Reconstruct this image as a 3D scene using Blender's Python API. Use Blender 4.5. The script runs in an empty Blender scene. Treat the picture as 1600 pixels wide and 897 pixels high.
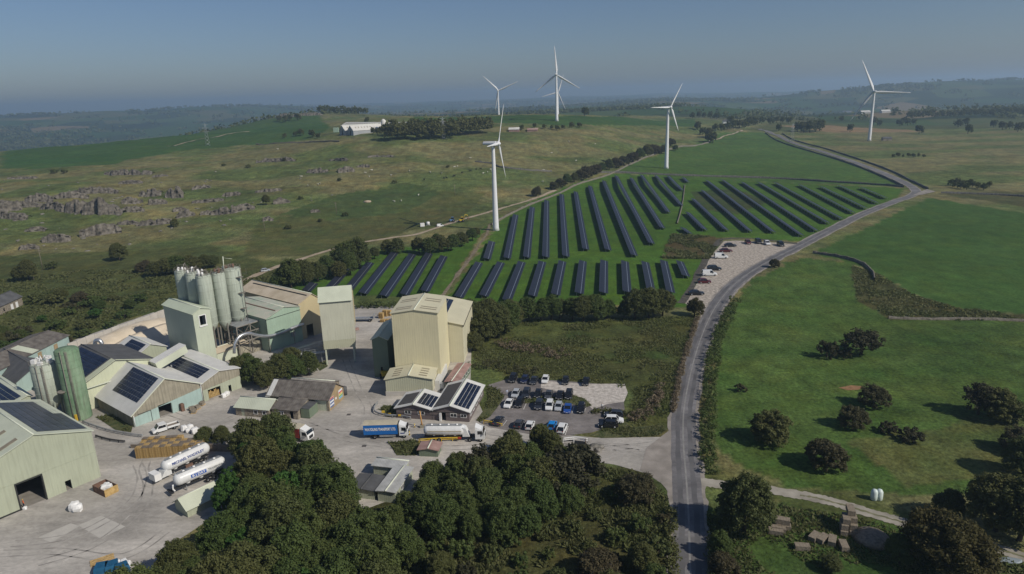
import bpy, bmesh, math, random
import numpy as np
from mathutils import Vector, Matrix
from mathutils.geometry import tessellate_polygon
random.seed(7); rng = np.random.default_rng(7)
R_ = math.radians
scene = bpy.context.scene
COL = scene.collection

# ------------------------------------------------------------------ camera
CAM_H, PITCH, ROLL, FOC = 75.0, 15.6, -1.7, 1067.0
cam_d = bpy.data.cameras.new('camera'); cam = bpy.data.objects.new('camera', cam_d); COL.objects.link(cam)
cam_d.sensor_width = 36.0; cam_d.lens = 36.0 * FOC / 1600.0
cam_d.clip_start = 1.0; cam_d.clip_end = 60000.0
CAM_M = Matrix.Translation((0, 0, CAM_H)) @ Matrix.Rotation(R_(90 - PITCH), 4, 'X') @ Matrix.Rotation(R_(ROLL), 4, 'Z')
cam.matrix_world = CAM_M
scene.camera = cam
# ------------------------------------------------------------------ sky, sun, exposure
SUN_EL, SUN_AZ = 39.0, 121.0            # azimuth clockwise from +Y
w = bpy.data.worlds.new('World'); scene.world = w; w.use_nodes = True
nt = w.node_tree; bg = nt.nodes['Background']
sky = nt.nodes.new('ShaderNodeTexSky'); sky.sky_type = 'NISHITA'; sky.sun_disc = False
sky.sun_elevation = R_(SUN_EL); sky.sun_rotation = R_(SUN_AZ)
sky.altitude = 300; sky.air_density = 1.0; sky.dust_density = 1.0; sky.ozone_density = 5.0
tint = nt.nodes.new('ShaderNodeMixRGB'); tint.blend_type = 'MULTIPLY'; tint.inputs[0].default_value = 1.0; tint.inputs[2].default_value = (1.0, .99, 1.07, 1)   # hazy late-summer air
nt.links.new(sky.outputs[0], tint.inputs[1]); nt.links.new(tint.outputs[0], bg.inputs[0]); bg.inputs[1].default_value = 0.05
sd = bpy.data.lights.new('sun', 'SUN'); sun = bpy.data.objects.new('sun', sd); COL.objects.link(sun)
sd.energy = 3.1; sd.angle = R_(0.5); sd.color = (1.0, 0.94, 0.84)
sdir = Vector((math.sin(R_(SUN_AZ)) * math.cos(R_(SUN_EL)), math.cos(R_(SUN_AZ)) * math.cos(R_(SUN_EL)), math.sin(R_(SUN_EL))))
sun.rotation_euler = sdir.to_track_quat('Z', 'Y').to_euler()
sun.location = (200, -100, 300)
vs = scene.view_settings; vs.view_transform = 'Standard'; vs.look = 'None'; vs.gamma = 1.0; vs.use_curve_mapping = False
vs.exposure = 0.22
scene.cycles.max_bounces = 5; scene.cycles.diffuse_bounces = 2; scene.cycles.glossy_bounces = 2
scene.cycles.transmission_bounces = 3; scene.cycles.transparent_max_bounces = 6; scene.cycles.volume_bounces = 1
scene.cycles.use_denoising = True; scene.cycles.caustics_reflective = False; scene.cycles.caustics_refractive = False

# ------------------------------------------------------------------ picture point -> world point
RM = np.array(CAM_M.to_3x3()); CC = np.array([0, 0, CAM_H])
def ray(px, py):
    d = RM @ np.array([px - 800, 448.5 - py, -FOC]); return d / np.linalg.norm(d)
def P(px, py, z=0.0):
    d = ray(px, py); return CC + d * ((z - CAM_H) / d[2])
def proj(p):
    q = RM.T @ (np.array(p, float) - CC); return 800 + FOC * q[0] / -q[2], 448.5 - FOC * q[1] / -q[2]
def hgt(b, py):
    lo, hi = 0.0, 150.0
    for _ in range(40):
        m = (lo + hi) / 2
        if proj((b[0], b[1], b[2] + m))[1] > py: lo = m
        else: hi = m
    return lo
# value noise
def _h(ix, iy, s):
    n = (ix * 374761393 + iy * 668265263 + s * 974711) & 0x7fffffff
    n = ((n ^ (n >> 13)) * 1274126177) & 0x7fffffff
    return ((n ^ (n >> 16)) & 0xffff) / 65535.0
def vnoise(x, y, s=0):
    x = np.asarray(x, float); y = np.asarray(y, float)
    ix = np.floor(x).astype(np.int64); iy = np.floor(y).astype(np.int64)
    fx = x - ix; fy = y - iy; fx = fx * fx * (3 - 2 * fx); fy = fy * fy * (3 - 2 * fy)
    a = _h(ix, iy, s); b = _h(ix + 1, iy, s); c = _h(ix, iy + 1, s); d = _h(ix + 1, iy + 1, s)
    return (a * (1 - fx) + b * fx) * (1 - fy) + (c * (1 - fx) + d * fx) * fy
def fbm(x, y, s=0, o=4):
    t = 0; a = .5
    for k in range(o):
        t = t + a * vnoise(x * 2 ** k, y * 2 ** k, s + k); a *= .5
    return t / (1 - .5 ** o)
# terrain height from surveyed spot heights (picture x, picture y, height)
SPOT = []
for px, py, z in [(0,600,0),(0,480,0),(100,430,0),(0,420,0),(200,450,0),(300,420,0),(430,440,0),(560,400,0),(650,372,0),(775,360,0),(870,315,0),
    (800,450,0),(1000,400,0),(1041,263,5),(1200,400,0),(1450,300,0),(1300,350,0),(1600,350,0),(1600,500,0),(1000,600,0),(1400,700,0),(1100,300,0),
    (400,700,0),(100,800,0),(800,850,0),(1500,880,0),(1200,330,0),(1000,320,0),(1550,280,1),
    (960,275,3),(1000,250,7),(1100,215,12),(1190,205,12),(1250,225,6),(1358,220,5),(1500,215,5),(1600,200,6),(1300,190,8),(1500,180,5),
    (0,370,4),(0,330,9),(100,300,13),(100,270,17),(0,255,18),(0,238,19),(250,300,11),(250,250,20),(250,215,27),(400,330,5),(400,280,14),
    (400,230,25),(400,200,33),(500,350,1),(500,300,9),(500,250,20),(500,215,34),(600,330,2),(600,280,12),(600,240,25),(600,213,37),
    (700,320,2),(700,280,10),(700,240,22),(700,205,38),(700,188,45),(800,280,8),(800,240,20),(800,200,38),(870,188,43),(900,250,12),
    (900,215,28),(950,190,36),(1000,215,19),(1000,188,25),(450,180,52),(560,168,58),(200,360,2),(150,330,7),(300,350,3),(870,181,45),(760,181,46),(1000,181,30),(1080,184,22),(640,183,50),(940,181,38)]:
    p = P(px, py, z); SPOT.append((p[0], p[1], z))
for x, y, z in [(-100,1250,38),(-100,1450,30),(0,1700,22),(150,1600,18),(-800,1250,-5),(-1000,1500,-60),(-700,1600,5),(0,-200,0),
                (-300,-100,0),(300,-100,0),(-350,120,0),(400,150,0),(500,300,0),(-330,250,0),(700,1300,4),(900,900,4),(-900,700,10)]:
    SPOT.append((x, y, z))
SP = np.array(SPOT); CS = 50.0
def _ker(ax, ay, bx, by): return np.sqrt((ax[:, None] - bx[None]) ** 2 + (ay[:, None] - by[None]) ** 2 + CS * CS)
_zt = np.where(SP[:, 2] > 0, SP[:, 2] + 3.0, SP[:, 2] - 1.0)
_A = _ker(SP[:, 0], SP[:, 1], SP[:, 0], SP[:, 1]); _A -= np.eye(len(SP)) * 3.0
WGT = np.linalg.solve(_A, _zt)
def sstep(a, b, x):
    t = np.clip((x - a) / (b - a), 0, 1); return t * t * (3 - 2 * t)
def far_h(x, y):
    r = np.hypot(x, y); az = np.degrees(np.arctan2(x, y))
    z = -35 + 45 * (fbm(x / 1500 + 7.3, y / 1500 + 2.1, 11, 4) - .5) * 2
    z = z - 85 * sstep(-14, -26, az) * np.exp(-((r - 2600) / 1300) ** 2)
    z = z + 70 * sstep(-12, -24, az) * np.exp(-((r - 5200) / 1100) ** 2)
    z = z + 60 * np.exp(-((az + 19) / 9) ** 2) * np.exp(-((r - 6500) / 1300) ** 2)
    z = z + 122 * sstep(13, 33, az) * np.exp(-((r - 4700) / 1000) ** 2)
    z = z + 55 * np.exp(-((az - 11) / 8) ** 2) * np.exp(-((r - 5600) / 1100) ** 2)
    z = z + 58 * sstep(-22, -10, az) * sstep(24, 12, az) * sstep(5500, 3000, r)
    z = z + 25 * sstep(10, 20, az) * sstep(3600, 2000, r)
    z = z + 60 * sstep(6500, 10500, r)
    return z
def H(x, y, detail=True):
    x = np.atleast_1d(np.asarray(x, float)); y = np.atleast_1d(np.asarray(y, float))
    shp = x.shape; x = x.ravel(); y = y.ravel(); out = np.zeros_like(x)
    for i in range(0, len(x), 50000):
        xs, ys = x[i:i + 50000], y[i:i + 50000]
        r = np.hypot(xs, ys)
        raw = np.full_like(xs, -5.0); nr = r < 2300
        raw[nr] = _ker(xs[nr], ys[nr], SP[:, 0], SP[:, 1]) @ WGT
        near = np.where(raw < 1, 0, np.where(raw < 5, (raw - 1) ** 2 / 8, raw - 3))
        near = np.where((raw < -8), raw + 8, near) * 1.0
        near = np.where((r < 430), np.maximum(near, 0), near)
        if detail:
            m = np.clip(near / 6, 0, 1) * sstep(8, -30, xs - (ys - 560) * .9)
            near = near + m * (2.6 * (fbm(xs / 42 + 3, ys / 26, 5, 3) - .5) * 2 + 1.0 * (fbm(xs / 9, ys / 7, 9, 2) - .5))
        b = sstep(1450, 2150, r)
        out[i:i + 50000] = near * (1 - b) + np.where(b > 0, far_h(xs, ys), 0) * b
    return out.reshape(shp)
_ts = np.concatenate([np.geomspace(70, 9000, 500)])
def G(px, py, dz=0.0):
    """ground point seen at a picture point"""
    d = ray(px, py); pts = CC[None] + d[None] * _ts[:, None]
    hh = H(pts[:, 0], pts[:, 1]); below = np.nonzero(pts[:, 2] < hh)[0]
    if len(below) == 0: i = len(_ts) - 1; t = _ts[-1]
    else:
        i = below[0]; lo, hi = _ts[max(i - 1, 0)], _ts[i]
        tt = np.linspace(lo, hi, 24); pp = CC[None] + d[None] * tt[:, None]; h2 = H(pp[:, 0], pp[:, 1])
        j = np.nonzero(pp[:, 2] < h2)[0]; t = tt[j[0]] if len(j) else hi
    p = CC + d * t; z = float(H(p[0], p[1])[0]); return np.array([p[0], p[1], z + dz])

# ------------------------------------------------------------------ naming helpers
def tag(o, label=None, cat=None, group=None, kind=None):
    if label: o['label'] = label
    if cat: o['category'] = cat
    if group: o['group'] = group
    if kind: o['kind'] = kind
    return o
def empty(name, loc=(0, 0, 0), rz=0.0, label=None, cat=None, group=None):
    o = bpy.data.objects.new(name, None); COL.objects.link(o); o.empty_display_size = .5
    o.location = Vector(tuple(float(v) for v in loc)); o.rotation_euler = (0, 0, rz)
    return tag(o, label, cat, group)
KIDS = {}
def link(name, me, parent=None, mats=None):
    o = bpy.data.objects.new(name, me); COL.objects.link(o)
    if mats is not None and len(me.materials) == 0:
        for m in (mats if isinstance(mats, (list, tuple)) else [mats]): me.materials.append(m)
    if parent is not None: o.parent = parent; KIDS.setdefault(parent.name, []).append(o)
    return o
def copy_tree(o, parent=None):
    c = o.copy(); COL.objects.link(c); c.parent = parent
    if parent is not None: KIDS.setdefault(parent.name, []).append(c)
    for ch in KIDS.get(o.name, []): copy_tree(ch, c)
    return c
def np_mesh(name, V, F, smooth=False):
    me = bpy.data.meshes.new(name); V = np.asarray(V, np.float32); F = np.asarray(F, np.int32); k = F.shape[1]
    me.vertices.add(len(V)); me.vertices.foreach_set('co', V.ravel())
    me.loops.add(F.size); me.loops.foreach_set('vertex_index', F.ravel())
    me.polygons.add(len(F)); me.polygons.foreach_set('loop_start', np.arange(0, F.size, k, dtype=np.int32))
    if smooth: me.polygons.foreach_set('use_smooth', np.ones(len(F), bool))
    me.update(calc_edges=True); return me

class MB:
    """collects shapes and links them as one mesh object"""
    def __init__(s): s.v = []; s.f = []; s.m = []; s.sm = []; s.cur = 0
    def mat(s, i): s.cur = i; return s
    def add(s, vs_, fs, smooth=False):
        b = len(s.v); s.v += [tuple(float(c) for c in p) for p in vs_]
        for f in fs: s.f.append(tuple(b + i for i in f)); s.m.append(s.cur); s.sm.append(smooth)
        return s
    def box(s, x0, x1, y0, y1, z0, z1, M=None, bev=0.0):
        vs_ = [(x0,y0,z0),(x1,y0,z0),(x1,y1,z0),(x0,y1,z0),(x0,y0,z1),(x1,y0,z1),(x1,y1,z1),(x0,y1,z1)]
        if M is not None: vs_ = [M @ Vector(p) for p in vs_]
        return s.add(vs_, [(0,3,2,1),(4,5,6,7),(0,1,5,4),(1,2,6,5),(2,3,7,6),(3,0,4,7)])
    def prism(s, poly, a0, a1, axis='y'):
        """polygon in the plane across an axis, extruded along it"""
        def pt(p, a): return (p[0], a, p[1]) if axis == 'y' else ((a, p[0], p[1]) if axis == 'x' else (p[0], p[1], a))
        n = len(poly); vs_ = [pt(p, a0) for p in poly] + [pt(p, a1) for p in poly]
        fs = [tuple(range(n))[::-1], tuple(range(n, 2 * n))] + [(i, (i + 1) % n, n + (i + 1) % n, n + i) for i in range(n)]
        return s.add(vs_, fs)
    def slab(s, q, t):
        """four corners, thickness along the normal upward"""
        q = [Vector(p) for p in q]; n = (q[1] - q[0]).cross(q[3] - q[0]).normalized()
        if n.z < 0: n = -n
        vs_ = q + [p + n * t for p in q]
        return s.add(vs_, [(3,2,1,0),(4,5,6,7),(0,1,5,4),(1,2,6,5),(2,3,7,6),(3,0,4,7)])
    def lathe(s, prof, c=(0,0,0), n=20, axis='z', smooth=True, caps=True):
        vs_ = []; c = Vector(c)
        for r, h in prof:
            for k in range(n):
                a = 2 * math.pi * k / n; x, y = r * math.cos(a), r * math.sin(a)
                vs_.append(c + (Vector((x, y, h)) if axis == 'z' else Vector((h, x, y)) if axis == 'x' else Vector((x, h, y))))
        fs = []
        for i in range(len(prof) - 1):
            for k in range(n):
                fs.append((i * n + k, i * n + (k + 1) % n, (i + 1) * n + (k + 1) % n, (i + 1) * n + k))
        s.add(vs_, fs, smooth)
        if caps:
            b = len(s.v) - len(vs_); m = len(prof) - 1
            s.f.append(tuple(b + k for k in range(n))[::-1]); s.m.append(s.cur); s.sm.append(False)
            s.f.append(tuple(b + m * n + k for k in range(n))); s.m.append(s.cur); s.sm.append(False)
        return s
    def tube(s, pts, r, n=8, r2=None, smooth=True):
        pts = [Vector(tuple(float(c) for c in p)) for p in pts]; vs_ = []; L = len(pts)
        for i, p in enumerate(pts):
            t = (pts[min(i + 1, L - 1)] - pts[max(i - 1, 0)]).normalized()
            a = t.orthogonal().normalized() if abs(t.z) > .95 else t.cross(Vector((0, 0, 1))).normalized()
            b = t.cross(a); rr = r if r2 is None else r + (r2 - r) * i / max(1, L - 1)
            for k in range(n):
                g = 2 * math.pi * k / n; vs_.append(p + (a * math.cos(g) + b * math.sin(g)) * rr)
        fs = [(i * n + k, i * n + (k + 1) % n, (i + 1) * n + (k + 1) % n, (i + 1) * n + k) for i in range(L - 1) for k in range(n)]
        fs += [tuple(range(n))[::-1], tuple(range((L - 1) * n, L * n))]
        return s.add(vs_, fs, smooth)
    def ellipsoid(s, c, r, n=10, m=6, M=None):
        vs_ = []; fs = []
        for i in range(m + 1):
            t = math.pi * i / m
            for k in range(n):
                a = 2 * math.pi * k / n
                p = Vector((c[0] + r[0] * math.sin(t) * math.cos(a), c[1] + r[1] * math.sin(t) * math.sin(a), c[2] - r[2] * math.cos(t)))
                vs_.append(M @ p if M is not None else p)
        for i in range(m):
            for k in range(n): fs.append((i * n + k, i * n + (k + 1) % n, (i + 1) * n + (k + 1) % n, (i + 1) * n + k))
        return s.add(vs_, fs, True)
    def loft(s, rings, smooth=False, caps=True):
        n = len(rings[0]); vs_ = [p for r in rings for p in r]
        fs = [(i * n + k, i * n + (k + 1) % n, (i + 1) * n + (k + 1) % n, (i + 1) * n + k) for i in range(len(rings) - 1) for k in range(n)]
        if caps: fs += [tuple(range(n))[::-1], tuple(range((len(rings) - 1) * n, len(rings) * n))]
        return s.add(vs_, fs, smooth)
    def mesh(s, name, mats):
        me = bpy.data.meshes.new(name); me.from_pydata(s.v, [], s.f)
        for m in (mats if isinstance(mats, (list, tuple)) else [mats]): me.materials.append(m)
        me.polygons.foreach_set('material_index', s.m); me.polygons.foreach_set('use_smooth', s.sm)
        bm = bmesh.new(); bm.from_mesh(me); bmesh.ops.recalc_face_normals(bm, faces=bm.faces); bm.to_mesh(me); bm.free()
        return me
    def build(s, name, mats, parent=None): return link(name, s.mesh(name, mats), parent)

# ------------------------------------------------------------------ materials
MATS = {}
def mat(name, col, rough=.75, var=.12, scale=.6, col2=None, metal=0.0, ribs=0.0, ribk=9.0, streak=0.0, bump=0.0, bscale=8.0, spec=.3, detail=4, rand=0.0):
    if name in MATS: return MATS[name]
    m = bpy.data.materials.new(name); m.use_nodes = True; t = m.node_tree; N = t.nodes; L = t.links
    b = N['Principled BSDF']; b.inputs['Roughness'].default_value = rough; b.inputs['Metallic'].default_value = metal
    b.inputs['Specular IOR Level'].default_value = spec
    tc = N.new('ShaderNodeTexCoord'); no = N.new('ShaderNodeTexNoise'); no.inputs['Scale'].default_value = scale; no.inputs['Detail'].default_value = detail
    L.new(tc.outputs['Object'], no.inputs['Vector'])
    c1 = tuple(max(0, c * (1 - var)) for c in col); c2 = col2 or tuple(min(1, c * (1 + var)) for c in col)
    rp = N.new('ShaderNodeValToRGB'); rp.color_ramp.elements[0].position = .3; rp.color_ramp.elements[1].position = .7
    rp.color_ramp.elements[0].color = (*c1, 1); rp.color_ramp.elements[1].color = (*c2, 1)
    L.new(no.outputs['Fac'], rp.inputs['Fac']); out = rp.outputs[0]
    if streak:
        mp = N.new('ShaderNodeMapping'); mp.inputs['Scale'].default_value = (1.6, 1.6, .12); L.new(tc.outputs['Object'], mp.inputs[0])
        n2 = N.new('ShaderNodeTexNoise'); n2.inputs['Scale'].default_value = 1.5; n2.inputs['Detail'].default_value = 5; L.new(mp.outputs[0], n2.inputs['Vector'])
        r2 = N.new('ShaderNodeMapRange'); r2.inputs[1].default_value = .45; r2.inputs[2].default_value = .75; r2.inputs[3].default_value = 0; r2.inputs[4].default_value = streak
        L.new(n2.outputs['Fac'], r2.inputs[0])
        mx = N.new('ShaderNodeMixRGB'); mx.blend_type = 'MIX'; mx.inputs[2].default_value = (.09, .08, .06, 1)
        L.new(r2.outputs[0], mx.inputs[0]); L.new(out, mx.inputs[1]); out = mx.outputs[0]
    if rand:
        oi = N.new('ShaderNodeObjectInfo'); mr = N.new('ShaderNodeMapRange'); mr.inputs[3].default_value = 1 - rand; mr.inputs[4].default_value = 1 + rand
        L.new(oi.outputs['Random'], mr.inputs[0]); hs = N.new('ShaderNodeHueSaturation'); L.new(mr.outputs[0], hs.inputs['Value']); L.new(out, hs.inputs['Color']); out = hs.outputs[0]
    L.new(out, b.inputs['Base Color'])
    hgt_ = None
    if ribs:
        sx = N.new('ShaderNodeSeparateXYZ'); L.new(tc.outputs['Object'], sx.inputs[0])
        ad = N.new('ShaderNodeMath'); ad.operation = 'ADD'; L.new(sx.outputs[0], ad.inputs[0]); L.new(sx.outputs[1], ad.inputs[1])
        mu = N.new('ShaderNodeMath'); mu.operation = 'MULTIPLY'; mu.inputs[1].default_value = ribk; L.new(ad.outputs[0], mu.inputs[0])
        sn = N.new('ShaderNodeMath'); sn.operation = 'SINE'; L.new(mu.outputs[0], sn.inputs[0])
        bp = N.new('ShaderNodeBump'); bp.inputs['Distance'].default_value = ribs * .16; bp.inputs['Strength'].default_value = 1.0
        L.new(sn.outputs[0], bp.inputs['Height']); hgt_ = bp
    if bump:
        n3 = N.new('ShaderNodeTexNoise'); n3.inputs['Scale'].default_value = bscale; n3.inputs['Detail'].default_value = 4; L.new(tc.outputs['Object'], n3.inputs['Vector'])
        b2 = N.new('ShaderNodeBump'); b2.inputs['Distance'].default_value = bump; L.new(n3.outputs['Fac'], b2.inputs['Height'])
        if hgt_: L.new(hgt_.outputs[0], b2.inputs['Normal'])
        hgt_ = b2
    if hgt_: L.new(hgt_.outputs[0], b.inputs['Normal'])
    MATS[name] = m; return m
def leaf_mat(name, dark, light, alt=None, tr=.38):
    m = bpy.data.materials.new(name); m.use_nodes = True; t = m.node_tree; N = t.nodes; L = t.links
    b = N['Principled BSDF']; b.inputs['Roughness'].default_value = .7; b.inputs['Specular IOR Level'].default_value = .25
    at = N.new('ShaderNodeAttribute'); at.attribute_name = 'tone'; oi = N.new('ShaderNodeObjectInfo')
    mx = N.new('ShaderNodeMixRGB'); mx.inputs[1].default_value = (*dark, 1); mx.inputs[2].default_value = (*light, 1); L.new(at.outputs['Fac'], mx.inputs[0])
    m2 = N.new('ShaderNodeMixRGB'); m2.inputs[2].default_value = (*(alt or tuple(c * .6 for c in light)), 1)
    mr = N.new('ShaderNodeMapRange'); mr.inputs[3].default_value = 0; mr.inputs[4].default_value = .85; L.new(oi.outputs['Random'], mr.inputs[0]); L.new(mr.outputs[0], m2.inputs[0]); L.new(mx.outputs[0], m2.inputs[1])
    L.new(m2.outputs[0], b.inputs['Base Color'])
    tl = N.new('ShaderNodeBsdfTranslucent'); L.new(m2.outputs[0], tl.inputs[0]); ms = N.new('ShaderNodeMixShader'); ms.inputs[0].default_value = tr
    L.new(b.outputs[0], ms.inputs[1]); L.new(tl.outputs[0], ms.inputs[2]); L.new(ms.outputs[0], N['Material Output'].inputs['Surface'])
    return m
# ================================================================== ground
def axis_lines(lim, d0, k, flat):
    a = [0.0]
    while a[-1] < lim: a.append(a[-1] + max(d0, k * (a[-1] - flat) + d0))
    return a
_xp = axis_lines(9500, 1.35, .0125, 120); gx = np.array([-v for v in _xp[:0:-1]] + _xp)
_yp = [v + 60 for v in axis_lines(11500, 1.2, .0105, 60)]; gy = np.array([-900, -500, -250, -100, -30, 10, 30, 45, 53] + _yp)
XX, YY = np.meshgrid(gx, gy); ZZ = H(XX, YY); nx, ny = len(gx), len(gy)
def inpoly(poly, x, y):
    x = np.asarray(x); y = np.asarray(y); r = np.zeros(x.shape, bool); n = len(poly)
    for i in range(n):
        x0, y0 = poly[i][0], poly[i][1]; x1, y1 = poly[(i + 1) % n][0], poly[(i + 1) % n][1]
        if y0 == y1: continue
        c = ((y0 > y) != (y1 > y)) & (x < (x1 - x0) * (y - y0) / (y1 - y0) + x0); r ^= c
    return r
def wp(poly, z=None): return [G(*p) if z is None else P(*p, z) for p in poly]
fx = XX.ravel(); fy = YY.ravel()
jx = fx + 3 * (vnoise(fx / 5, fy / 5, 31) - .5); jy = fy + 3 * (vnoise(fx / 5, fy / 5, 32) - .5)
n1 = fbm(fx / 60, fy / 38, 41, 4); n2 = fbm(fx / 14, fy / 9, 45, 3); n3 = fbm(fx / 160, fy / 60, 48, 3)
def mixc(a, b, t): t = np.clip(t, 0, 1)[:, None]; return np.array(a)[None] * (1 - t) + np.array(b)[None] * t
TAN, OLV, GRN, DGR = (.152, .146, .064), (.090, .118, .038), (.064, .128, .017), (.026, .066, .013)
COLR = mixc(OLV, TAN, sstep(.38, .62, n1)); COLR = COLR * (0.72 + .56 * n2)[:, None]
COLR = mixc((1, 1, 1), (1, 1, 1), n1) * COLR
ROUGH = np.ones(len(fx))
def paint(poly, c0, c1, rough, nn=None, amt=1.0):
    wpl = wp(poly); m = inpoly(wpl, jx, jy)
    c = mixc(c0, c1, (n2 if nn is None else nn)[m]) * (0.85 + .3 * n1[m])[:, None]
    COLR[m] = COLR[m] * (1 - amt) + c * amt; ROUGH[m] = rough
# left meadow and scrub behind the works
paint([(-40,620),(-40,400),(120,395),(330,385),(430,415),(480,440),(360,470),(255,480),(100,540),(0,600)], (.050,.072,.020), (.098,.104,.036), 1, n2)
paint([(150,480),(330,455),(420,440),(380,470),(240,495)], (.05,.075,.02), (.07,.085,.03), .6)
# hill: greener lower slopes, pale upper pasture
paint([(400,350),(520,330),(700,300),(760,300),(720,340),(600,372),(480,400),(380,400)], (.062,.085,.024), (.105,.100,.038), .6)
paint([(440,335),(520,305),(640,285),(690,300),(640,330),(520,345)], (.05,.085,.025), (.07,.09,.03), .5)
paint([(0,263),(0,240),(110,216),(250,206),(420,186),(500,180),(515,200),(480,218),(400,226),(270,236),(150,258)], (.030,.082,.022), (.055,.098,.024), .2, n3)
paint([(100,222),(170,212),(250,207),(180,218),(120,232)], (.10,.11,.04), (.08,.10,.04), .3)
paint([(640,190),(700,189),(760,191),(870,196),(960,195),(1090,197),(1085,185),(940,182),(870,182),(760,182),(640,184)], (.034,.085,.018), (.05,.09,.025), .2)
paint([(960,269),(1000,251),(1060,231),(1130,207),(1190,206),(1240,226),(1330,256),(1400,286),(1415,292)], (.050,.104,.019), (.070,.118,.028), .4)
# solar fields
paint([(440,462),(460,445),(520,415),(620,385),(690,388),(722,380),(762,352),(690,464)], GRN, (.050,.106,.015), .3)
paint([(694,470),(770,362),(775,350),(832,313),(905,284),(960,271),(1050,276),(1415,294),(1405,306),(1350,330),(1250,378),(1130,370),(1100,440),(1075,480)], GRN, (.050,.108,.015), .3)
paint([(1050,366),(1130,371),(1108,405),(1035,404)], (.07,.055,.022), (.10,.085,.035), 1)
paint([(1080,300),(1150,295),(1200,315),(1150,335),(1090,325)], (.036,.070,.016), (.06,.065,.025), .5)
# field beside the car park
paint([(735,560),(760,520),(830,500),(1085,492),(1068,560),(1050,640),(1035,668),(985,672),(985,610),(920,598),(800,590)], (.070,.062,.022), (.070,.105,.030), 1, n1)
paint([(880,520),(1060,500),(1050,560),(960,570)], (.05,.085,.022), (.085,.085,.03), .8, n2)
# right-hand fields
paint([(1270,396),(1452,309),(1640,340),(1640,492),(1480,482),(1420,455),(1360,420)], (.040,.088,.017), (.056,.106,.024), .35)
paint([(1120,560),(1128,510),(1150,470),(1180,435),(1250,402),(1330,412),(1378,450),(1392,498),(1640,503),(1700,790),(1230,760),(1125,705),(1112,640)], (.042,.088,.017), (.078,.118,.030), .85)
paint([(1330,415),(1372,428),(1430,462),(1500,483),(1640,494),(1640,502),(1392,499),(1340,470)], (.075,.068,.026), (.045,.055,.02), 1, n2)
paint([(1330,690),(1500,660),(1640,640),(1640,740),(1420,760)], (.11,.108,.038), (.055,.09,.024), .9, n2)
paint([(1105,800),(1210,785),(1330,800),(1440,835),(1680,905),(1680,960),(1095,960)], (.042,.086,.018), (.078,.110,.032), .9)
paint([(1205,762),(1330,775),(1420,800),(1500,830),(1420,826),(1230,790)], (.085,.095,.03), (.06,.085,.025), .6)
paint([(1460,302),(1640,330),(1640,300),(1500,300)], (.06,.075,.025), (.09,.08,.035), .8)
# scrub plot in the fork of the road and the works entrance
paint([(560,800),(640,765),(900,715),(1000,735),(1042,770),(1050,960),(560,960)], (.055,.062,.02), (.085,.080,.032), 1, n2)
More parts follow.
